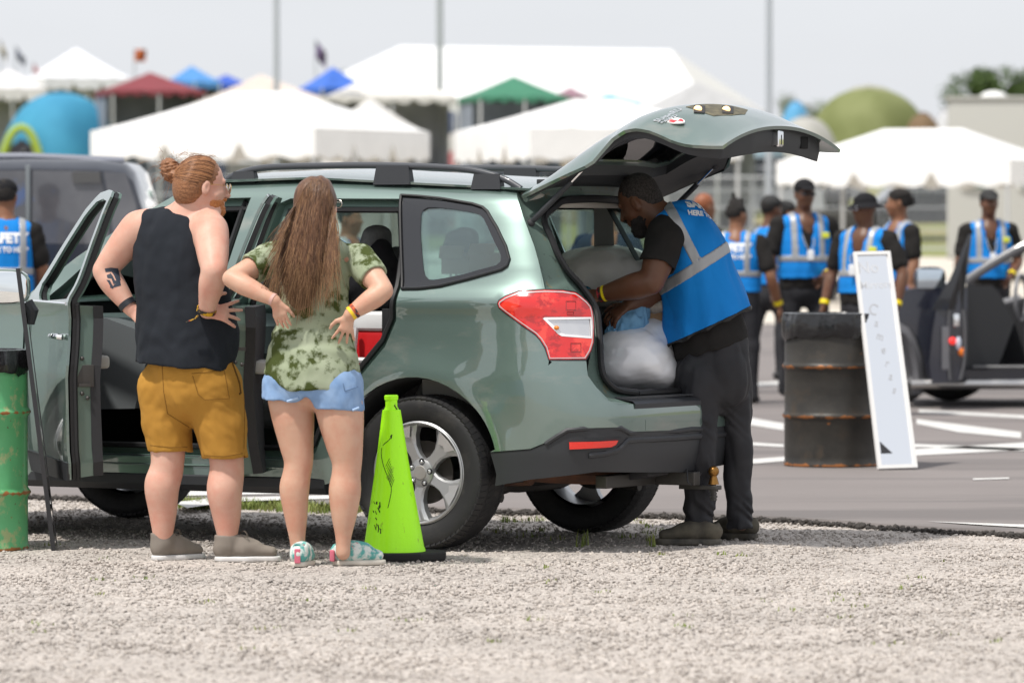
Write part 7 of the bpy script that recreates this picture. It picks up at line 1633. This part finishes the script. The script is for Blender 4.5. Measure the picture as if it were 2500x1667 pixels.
# ================================================================= black pick-up at the right and dark van at the left
bk = mat('black_car_paint', (.016,.018,.030), .22, coat=1.); gry = mat('grey_flare', (.13,.13,.14), .45); chr2 = mat('step_silver', (.55,.54,.53), .25, metal=.9)
def vox_(label, D, name, cat): c = P(2300, 900, D); c.z = .036; return empty(name, c, label, cat)
D = 41.6; tr = vox_('black pick-up truck with open door and silver side step at the right edge', D, 'pickup_truck', 'truck'); T0 = tr.location
def L_(u, v, d=0.): return P(u, v, D+d)-T0
def slabY(pts, y0, y1, nm, m, par, ang=30):
    b = MB(); a = [P(u, v, D) for u, v in pts]; b.loft([[(q.x-T0.x, y0, q.z-T0.z) for q in a], [(q.x-T0.x, y1, q.z-T0.z) for q in a]]); return b.build(nm, m, par, angle=ang)
body = slabY([(2040,700),(2075,668),(2200,655),(2222,660),(2222,850),(2216,872),(2100,872),(2122,872),(2120,820),(2105,775),(2078,745),(2040,735)], 0, 1.75, 'front_wing', bk, tr)
slabY([(2085,672),(2195,655),(2195,648),(2085,664)], .10, 1.65, 'bonnet', mat('bonnet_sheen', (.16,.16,.19), .18, metal=.6, coat=1.), tr)  # sky sheen on the black bonnet is put into a greyer base colour
b = MB(); ar = [L_(u, v) for u, v in ((2062,738),(2085,752),(2103,780),(2115,820),(2120,870),(2118,905))]; ar2 = [L_(u, v) for u, v in ((2050,770),(2070,782),(2085,808),(2094,845),(2097,880),(2095,905))]
b.loft([[(p_[0], -.05, p_[2]) for p_ in ar], [(p_[0], -.09, p_[2]) for p_ in [a.lerp(c, .5) for a, c in zip(ar, ar2)]], [(p_[0], -.03, p_[2]) for p_ in ar2], [(p_[0], .25, p_[2]) for p_ in ar2]], closed=False, cap=False); b.build('wheel_flare', gry, tr, angle=50)
def simple_wheel(par, x, y, r, w_=.22, sg=-1):
    b = MB(); b.lathe([(r*.62,-w_/2),(r*.9,-w_/2-.005),(r,-w_*.35),(r,w_*.35),(r*.9,w_/2+.005),(r*.62,w_/2)], (x, y, r), 40, 'y'); o = b.build('wheel', tyre_m, par)
    b = MB(); b.lathe([(.02,sg*w_*.38),(r*.2,sg*w_*.40),(r*.56,sg*w_*.30),(r*.63,sg*w_*.5)], (x, y, r), 30, 'y'); b.build('rim', mat('rim_dull', (.25,.25,.26), .4, metal=.7), o); return o
simple_wheel(tr, L_(2046, 900).x, .14, .375); simple_wheel(tr, L_(2218, 900).x, 1.55, .375, sg=-1); simple_wheel(tr, L_(2218, 900).x+2.6, .14, .375); simple_wheel(tr, L_(2218, 900).x+2.6+.55, 1.55, .375)
slabY([(2222,850),(2900,850),(2900,872),(2222,872)], 0, 1.7, 'sill', bk, tr)
b = MB(); b.tube([L_(2235,842,-.03), L_(2900,842,-.03)], .018, 8, flat=(1,.6)); b.build('sill_plate', mat('sill_grey', (.22,.22,.22), .4, metal=.5), tr)
b = MB(); b.tube([L_(2092,882,-.08), L_(2900,882,-.08)], .045, 12, flat=(1,.9)); b.build('side_step', chr2, tr)
b = MB(); ap = [(2216,648),(2260,618),(2310,588),(2352,566),(2420,538),(2560,520),(2900,516)]; b.tube(cr([L_(u, v, .1) for u, v in ap], 5), .032, 10, flat=(1,1.2)); b.build('roof_pillar', mat('pillar_grey', (.12,.12,.125), .3, coat=1.), tr)  # grey base colour paints in the highlight along the black truck's pillar
b = MB(); b.loft([[L_(u, v, d) for u, v in ((2420,535),(2560,516),(2900,512))] for d in (.1,.3,1.5,1.7)], closed=False, cap=False); b.build('roof', bk, tr)
b = MB(); b.tube([L_(2222, 650, 1.6), L_(2300,598,1.62), L_(2420,545,1.6)], .02, 8); b.build('far_pillar', bk, tr)
b = MB(); b.loft([[L_(2222,655,.08), L_(2280,656,.12), L_(2300,680,.15), L_(2330,740,.2), L_(2290,850,.3), L_(2222,850,.1)], [L_(2222,655,1.6), L_(2280,656,1.6), L_(2300,680,1.6), L_(2330,740,1.6), L_(2290,850,1.6), L_(2222,850,1.6)]]); b.build('dashboard', mat('dash_dark', (.045,.047,.05), .5), tr)
b = MB(); b.loft([[L_(2222,560,1.75), L_(2900,560,1.75)], [L_(2222,850,1.75), L_(2900,850,1.75)]], closed=False, cap=False) if False else None
slabY([(2222,690),(2900,690),(2900,850),(2222,850)], 1.60, 1.68, 'far_side', trimd, tr); slabY([(2222,845),(2900,845),(2900,852),(2222,852)], .05, 1.6, 'cab_floor', trimd, tr)
b = MB(); cw_ = L_(2345, 685, .45); b.tube([cw_+Vector((.06*math.cos(t), .17*math.cos(t)*.8, .19*math.sin(t))) for t in np.linspace(0, 2*math.pi, 21)], .016, 8); b.tube([cw_, cw_+Vector((-.2,0,-.06))], .035); b.build('steering_wheel', mat('wheel_grey', (.20,.20,.21), .45), tr)
slabY([(2380,720),(2520,720),(2530,600),(2580,600),(2590,850),(2380,850)], .3, .9, 'seat', seatm, tr)
# open door, edge on
b = MB(); dp = [(2150,720),(2143,760),(2134,830),(2140,872),(2196,872),(2222,866),(2220,760),(2212,665),(2165,668)]
dr_ = MB().loft([[L_(u, v, -.06) for u, v in dp], [L_(u+18, v, -.9) if False else L_(u, v, -.75) for u, v in [(2150,712),(2142,760),(2134,835),(2140,880),(2190,880),(2212,870),(2210,760),(2205,668),(2165,664)]]]).build('front_door', bk, tr)
wl = [(2226,536),(2205,585),(2182,640),(2158,680),(2140,712)]; wr = [(2232,542),(2226,590),(2219,640),(2214,680),(2212,712)]
b = MB(); b.loft([[L_(u, v, -.75) for u, v in wl], [L_(u, v, -.79) for u, v in [((a[0]+c[0])/2, (a[1]+c[1])/2) for a, c in zip(wl, wr)]], [L_(u, v, -.70) for u, v in wr], [L_(u, v, -.45) for u, v in wr], [L_(u, v, -.5) for u, v in wl]], closed=False, cap=False); b.build('window_frame', mat('frame_black', (.010,.010,.012), .35, coat=.5), dr_, angle=50)
b = MB(); b.tube(cr([L_(2212,712,-.80), L_(2216,760,-.80), L_(2215,830,-.80), L_(2205,872,-.80)], 4), .012, 6); b.tube([L_(2180,712,-.80), L_(2176,790,-.80), L_(2182,872,-.80)], .010, 6); b.build('door_seal', mat('seal_grey', (.10,.10,.105), .5), dr_)
MB().box(L_(2197,735,-.80), (.05,.02,.10), None, .01).build('latch', chrome, dr_)
MB().box(L_(2172,800,-.80), (.06,.02,.34), None, .01).build('door_edge', gry, dr_); MB().ball(L_(2188,783,-.82), .03).build('red_marker_lamp', mat('marker_red', (.8,.02,.02), .3, emis=(1,.05,.04,.5)), dr_)
rag = empty('rag', T0+L_(2210,800,-.78), 'orange and white rag stuffed in the pocket of the black truck door', 'rag'); MB().ball((0,0,-.03), .034, sc=(1,.6,1)).build('orange_cloth', mat('rag_orange', (.70,.17,.02), .8), rag); MB().ball((-.03,0,.04), .03, sc=(.8,.6,1.8)).build('white_cloth', mat('rag_white', (.55,.60,.70), .8), rag)
b = shell(L_(2137, 640, -.62), .25, .19, .12, R(8)).build('wing_mirror', bk, dr_, angle=50); MB().box(L_(2137,640,-.63), (.215,.008,.155), Matrix.Rotation(R(8), 3, 'Z'), .05).build('mirror_glass', mat('mirror_sky', (.55,.62,.68), .08, metal=.9), b)
# ---- van
D = 38.0; van = empty('van', P(100, 900, D)*1.0, 'dark blue van parked behind the green car at the left', 'van'); van.location.z = .036; V0 = van.location
def Lv(u, v, d=0.): return P(u, v, D+d)-V0
vm = mat('van_paint', (.022,.026,.038), .28, coat=1., metal=.3, col2=(.05,.055,.07), nscale=1.6); vg = mat('van_glass', (.05,.053,.065), .08, coat=1., col2=(.14,.14,.15), nscale=1.7, ncon=.5); overlay(vg, 2.4, .54, .62, (.05,.10,.25), seed=6)  # grey and blue patches on the panes are painted reflections
prof = [(-700,380),(-200,368),(60,362),(220,364),(285,372),(306,392),(322,440),(334,500),(338,600),(338,720),(330,790),(-700,790)]
def sec(y, sh): out = []; return [(Lv(u, v).x*1.0, y, Lv(u, v+sh*(1 if v < 500 else 0)).z) for u, v in prof]
b = MB(); b.loft([sec(.02, 26), sec(.0, 40) if False else sec(.10, 6), sec(.35, 0), sec(1.5, 0), sec(1.85, 26)]); b.build('body', vm, van, angle=40)
for pl, nm in (([(75,392),(225,393),(246,470),(250,560),(72,560)], 'side_window'), ([(238,395),(288,398),(312,470),(320,560),(262,560),(252,470)], 'rear_side_window'), ([(-250,395),(58,392),(56,560),(-250,560)], 'front_side_window')):
    b = MB(); a = [Lv(u, v) for u, v in pl]; b.loft([[(q_.x, .018, q_.z) for q_ in a], [(q_.x, .03, q_.z) for q_ in a]]); wo = b.build(nm, vg, van, angle=20)
b = MB(); b.loft([[Lv(u, v) for u, v in ((165,395),(230,395),(232,420),(168,420))], [Lv(u, v, .02) for u, v in ((165,395),(230,395),(232,420),(168,420))]]); q = b.build('sunblind', mat('blind_grey', (.09,.09,.09), .7), van); q.location = (0,-.005,0)
MB().box(Lv(64,480)+Vector((0,.01,0)), (.035,.03,.65), None, .01).build('door_pillar', mat('pillar_light', (.16,.18,.19), .3, coat=1), van)
MB().tube([Lv(-700,368,.3), Lv(60,360,.3), Lv(285,370,.3)], .03, 8).build('roof_gutter', mat('gutter_pale', (.25,.26,.30), .3, metal=.6, coat=1), van)
MB().tube([Lv(56,362,.4), Lv(58,340,.4)], [.05,.03], 8).ball(Lv(58,350,.4), .04).build('roof_aerial', rubber, van)
for x in (Lv(220,0).x, Lv(-560,0).x):
    for y in (.16, 1.6): simple_wheel(van, x, y, .34)
# dark trailer behind the volunteers
c = P(1960, 520, 96); o = empty('trailer', (c.x, 96, float(gz(c.x, 96))), 'dark flat trailer far behind the man in sunglasses', 'trailer'); MB().box((0,0,.95), (2.1,1.6,.75), None, .12).build('box', mat('trailer_dark', (.035,.04,.035), .7), o); MB().box((-.2,0,1.5), (1.2,1.2,.45), None, .12).build('load', mat('load_dark', (.05,.05,.045), .8), o)
for x in (-.6,.6): simple_wheel(o, x, -.8, .3)
# ================================================================= volunteers in the background
hatm = cloth('cap_black', (.014,.014,.016)); hatg = cloth('cap_charcoal', (.045,.045,.045))
def crowd(label, u, D, vtop, face, skinm, name='person', hat=None, vest=True, larm=None, rarm=None, stride=(0,0), h=.012, wide=1., printed=False, hairm=None, glasses=None, shirt=None, bands=True, headturn=0., vopen=True, lany=False, grp=None, curly=False, pants=None, twist=0.):
    base = P(u, 800, D); root = empty(name, (base.x, D, .036), label, 'person', grp); off = root.location.copy(); H = (P(u, vtop, D).z-.036); s = H/1.80
    a = R(face); f = Vector((math.sin(a), math.cos(a), 0)); r = Vector((f.y, -f.x, 0)); q = lambda x, y, z: off+r*(x*s*wide)+f*(y*s)+Vector((0,0,z*s))
    a2 = a+R(headturn); fh = Vector((math.sin(a2), math.cos(a2), -.03)); c = q(0,.02,1.67)
    V = Vox(tuple(off-Vector((.62,.55,.02))), tuple(off+Vector((.62,.55,H+.03))), h)
    hq, M = head(V, c, fh, Vector((0,0,1)), s, 1.0); V.cap(hq(0,-.01,-.06), q(0,-.01,1.46), .058*s, .068*s, .03)
    V.ecap(q(-.15,0,1.42), q(.15,0,1.42), (.05,.055), (.05,.055), Vector((0,0,1)), .05)
    larm = larm or ((-.26,.02,1.14), (-.27,.12,.88)); rarm = rarm or ((.26,.02,1.14), (.27,.12,.88)); arms = []
    for sg, (e_, w_) in ((-1, larm), (1, rarm)):
        S_, E_, W_ = q(.19*sg,0,1.41), q(*e_), q(*w_); arms.append((S_, E_, W_)); V.limb([S_, S_.lerp(E_,.5), E_], [.060*s,.056*s,.044*s], .03); V.limb([E_, E_.lerp(W_,.3), W_], [.044*s,.050*s,.031*s], .01); d_ = (W_-E_).normalized(); n_ = r*sg if abs(d_.dot(r)) < .8 else f
        hand(V, W_, d_, n_, s*1.05, .35, .15, side=sg*(1 if d_.z < 0 else -1))
    legs = []
    for sg, st in ((-1, stride[0]), (1, stride[1])):
        hp, kn, an = q(.10*sg,0,.95), q(.11*sg,st*.5+.02,.50), q(.12*sg,st,.09+abs(min(st,0))*.25); legs.append((hp, kn, an)); V.limb([q(0,0,1.0), hp, kn, an], [.10,.08,.055,.042], .03)
    V.limb([q(0,0,.98), q(0,0,1.4)], [.11,.12], .04); V.build('body', skinm, root, off)
    Pn = Vox(tuple(off-Vector((.5,.75,.0))), tuple(off+Vector((.5,.75,1.12*s))), h); Pn.ecap(q(0,0,1.0), q(0,0,.88), (.165*s*wide,.12*s), (.175*s*wide,.13*s), r, .03)
    for hp, kn, an in legs: Pn.cap(hp, kn, .095*s, .072*s, .03); Pn.cap(kn, an-Vector((0,0,.02)), .072*s, .058*s, .03)
    Pn.noise(.006, 16, 5, (1,1,.5), ridge=True); Pn.build('trousers', pants or pant_m, root, off)
    for hp, kn, an in legs:
        Sh = boxof([an], .32, .011); Sh.ecap(an-f*.04-Vector((0,0,.045)), an+f*.16-Vector((0,0,.055)), (.045,.04), (.042,.03), r, .03); Sh.cap(an-Vector((0,0,.03)), an, .045, .045, .02); Sh.plane((0,0,an.z-.09), (0,0,-1)); Sh.build('shoe', rubber, root, off)
    T_ = Vox(tuple(off+Vector((-.5,-.5,.78*s))), tuple(off+Vector((.5,.5,1.56*s))), h*.85); tc = [(q(0,0,1.44), .13*s*wide, .075*s), (q(0,0,1.34), .185*s*wide, .115*s), (q(0,.01,1.15), .175*s*wide, .125*s), (q(0,.01,.90), .185*s*wide, .135*s)]
    chain(T_, tc, r, 0, .04); T_.ecap(q(-.16,0,1.42), q(.16,0,1.42), (.055,.06), (.055,.06), Vector((0,0,1)), .03)
    for S_, E_, W_ in arms: T_.cap(S_, S_.lerp(E_,.68), .075*s, .07*s, .03)
    T_.plane(q(0,0,.90), (0,0,-1)); T_.ell(hq(0,.02,-.17), (.075,.085,.06), .01, mode=-1); T_.noise(.004, 20, 4, ridge=True); T_.build('t_shirt', shirt or tee_m, root, off)
    if vest:
        W = Vox(tuple(off+Vector((-.45,-.45,.80*s))), tuple(off+Vector((.45,.45,1.56*s))), h*.75); chain(W, [(p_, a_+.018, b_+.022) for p_, a_, b_ in tc], r, 0, .04); W.ecap(q(-.14,0,1.425), q(.14,0,1.425), (.062,.078), (.062,.078), Vector((0,0,1)), .03)
        for sg in (-1, 1): W.ecap(q(.235*sg,0,1.42), q(.245*sg,0,1.28), (.055,.13), (.05,.13), r, .01, mode=-1)
        if vopen:
            for z_, w_ in ((1.46,.075),(1.38,.055),(1.30,.035),(1.23,.016)): W.ecap(q(0,.06,z_), q(0,.30,z_-.05), (w_,.07), (w_,.07), r, .015, mode=-1)
        W.ell(hq(0,-.01,-.16), (.085,.085,.06), .01, mode=-1); W.plane(q(0,0,.985), (0,0,-1)); W.noise(.004, 22, 7, (1,1,.6), ridge=True); St = cloneV(W); vo_ = W.build('safety_vest', vest_m, root, off)
        g = np.meshgrid(*St.ax, indexing='ij', sparse=True); X = (g[0]-off.x)*r.x+(g[1]-off.y)*r.y; Z = (g[2]-off.z)/s; w1 = np.abs(Z-1.14)-.027; w2 = np.maximum(np.abs(np.abs(X)/s-.115)-.026, 1.14-Z); St.f = np.maximum(St.f-.005, np.minimum(w1, w2)*1.0).astype(np.float32); St.build('reflective_stripes', stripe_m, vo_, off)
        if printed:
            bv = bvh(vo_, off); ex = -r if f.y < 0 else r; nrm = -f; ey = Vector((0,0,1)); projtext(vo_, off, bv, 'SAFETY', .095*s, q(0,-.2,1.37), ex if ex.cross(ey).dot(nrm) > 0 else -ex, ey, white_p, .95, bold=.006); projtext(vo_, off, bv, 'HERE TO HELP', .052*s, q(0,-.2,1.29), ex if ex.cross(ey).dot(nrm) > 0 else -ex, ey, white_p, .9, bold=.003)
        if lany: MB().tube([q(-.07,.05,1.46), q(-.03,.17,1.25), q(0,.18,1.20), q(.03,.17,1.25), q(.07,.05,1.46)], .006, 5).build('lanyard', mat('lanyard_grey', (.30,.31,.32), .6), root, off=off); MB().box(q(0,.19,1.17), (.055,.02,.085), None, .008).build('badge_card', white_p, root, off=off); MB().box(q(-.13,.13,1.33), (.06,.03,.05), None, .01).build('sticker', mat('badge_yellow', (.62,.65,.05), .6), root, off=off)
    if hairm is not None:
        H_ = boxof([c], .24, .009); H_.ell(hq(0,-.018,.028), (.083*s,.097*s,.095*s), .02, M=M); H_.plane(hq(0,.06,.03), tuple(fh-Vector((0,0,.3))), .004); H_.ell(hq(0,.085,-.03), (.10,.09,.065), .008, mode=-1, M=M); H_.plane(hq(0,0,-.07), (0,0,-1), .01)
        if curly == 'mohawk': H_.cap(hq(0,-.03,.10), hq(0,-.05,.18), .035, .012, .02); H_.cap(hq(0,.04,.11), hq(0,-.06,.10), .03, .03, .02)
        elif curly: H_.ell(hq(0,-.02,.07), (.085,.10,.055), .02, M=M); H_.cap(hq(0,-.10,.03), hq(0,-.11,.0), .04, .035, .02)
        H_.noise(.004 if curly else .0015, 120, 3); H_.build('hair', hairm, root, off, smooth=0)
    if hat:
        K = boxof([c], .28, .009); K.ell(hq(0,-.01,.045), (.088*s,.102*s,.078*s), .02, M=M); K.plane(hq(0,0,.035), (0,0,-1)) if hat[0] != 'bucket' else K.plane(hq(0,0,.03), (0,0,-1))
        if hat[0] == 'cap': K.ecap(hq(0,.07,.045), hq(0,.15,.035), (.066*s,.010), (.05*s,.008), hq(1,0,0)-hq(0,0,0), .01)
        if hat[0] == 'bucket':
            K2 = boxof([c], .28, .009)
            bq = MB(); bq.loft([[hq(math.cos(t)*rr_, math.sin(t)*rr_*1.12-.01, zz_)-off for t in np.linspace(0, 2*math.pi, 33)[:-1]] for rr_, zz_ in ((.084,.052),(.098,.030),(.132,.002),(.134,-.002),(.126,.0),(.09,.025))], cap=False)
        ho = K.build('hat', hat[1], root, off)
        if hat[0] == 'bucket': bq.build('brim', hat[1], ho)
    if glasses:
        B = MB(); ru = hq(1,0,0)-hq(0,0,0)
        for sg in (-1, 1): B.box(hq(.034*sg,.104,-.002)-off, (.052,.012,.032), Matrix.Rotation(-a2, 3, 'Z'), .006)
        B.tube([hq(-.075,.03,.004)-off, hq(-.06,.10,.004)-off, hq(.06,.10,.004)-off, hq(.075,.03,.004)-off], .004, 5); go = B.build('sunglasses', glasses, root)
        if glasses is not trimd:
            for sg in (-1, 1): MB().box(hq(.034*sg,.112,-.002)-off, (.040,.006,.022), Matrix.Rotation(-a2, 3, 'Z'), .004).build('lens', trimd, go)
    if bands:
        for i, (S_, E_, W_) in enumerate(arms):
            if bands == True or (bands == 'r' and i == 1) or (bands == 'l' and i == 0): band(root, off, E_.lerp(W_,.82), E_.lerp(W_,.95), .040*s, ylw, 'wristband', .034)
    return root
VG = 'volunteers in blue safety vests'
down = lambda sg, o_=.28, fw=.06: ((sg*.25,-.02,1.14), (sg*o_,fw,.90))
crowd('volunteer in blue vest and dark cap, back turned, at the left edge', 14, 36.3, 408, -8, sk_brown, hat=('cap', hatm), hairm=fuzz, printed=True, grp=VG, vopen=False, headturn=20)
crowd('volunteer with a mohawk and blue vest, seen from behind', 1692, 42.5, 458, 14, sk_brown, hairm=fuzz, curly='mohawk', printed=True, grp=VG, vopen=False, rarm=((.28,-.05,1.12),(.33,.06,.86)), headturn=35, wide=1.12)
crowd('volunteer in dark cap striding behind the tall man in sunglasses', 1768, 45.2, 446, 58, sk_dark, hat=('cap', hatg), hairm=fuzz, grp=VG, stride=(-.32,.30), vopen=True)
crowd('tall volunteer in cap and sunglasses facing the camera, arm bent', 1846, 43.5, 408, 166, sk_dark, hat=('cap', hatm), glasses=trimd, hairm=fuzz, grp=VG, larm=((-.30,-.02,1.12),(-.10,.22,1.00)), lany=True, stride=(.05,-.05), wide=1.12, bands='l')
crowd('volunteer in black bucket hat and white sunglasses behind the leaning mirror', 1988, 39.6, 440, 218, sk_dark, hat=('bucket', hatm), glasses=mat('white_shades', (.6,.6,.66), .3), grp=VG, larm=((-.30,.0,1.14),(-.30,.10,.88)), lany=True, wide=1.2, headturn=25)
crowd('volunteer with short curly hair looking left, behind the bucket hat', 2066, 45.0, 432, 238, sk_brown, hairm=fuzz, curly='top', grp=VG, wide=.94, headturn=30)
crowd('volunteer in grey cap standing behind the black truck', 2270, 47.0, 432, 172, sk_dark, hat=('cap', hatg), grp=VG, lany=True, wide=1.05, hairm=fuzz, larm=((-.27,-.03,1.14),(-.15,.2,1.0)))
crowd('person with auburn hair half hidden behind the bearded volunteer', 1616, 47.0, 442, 60, sk_brown, hairm=hairmat('auburn', (.22,.07,.03), (.3,.10,.04)), grp=VG, vopen=False)
crowd('person in dark cap behind the striding volunteer, face turned right', 1802, 49.0, 458, 75, sk_brown, hat=('cap', hatg), grp=VG, hairm=fuzz)
crowd('person in navy shirt seen through the rear window of the green car', 1395, 36.0, 440, 200, sk_brown, vest=False, shirt=cloth('navy_tee', (.015,.025,.05)), larm=((-.30,.05,1.16),(-.05,.25,1.24)), rarm=((.28,.05,1.16),(.10,.25,1.1)), hairm=fuzz, bands=None)
crowd('volunteer in blue vest seen through the rear door opening of the green car', 800, 36.0, 462, 120, sk_brown, grp=VG, hairm=fuzz, bands=None)
crowd('volunteer in blue vest seen through the front windows of the green car', 548, 35.5, 470, 150, sk_brown, grp=VG, hairm=fuzz, bands=None)
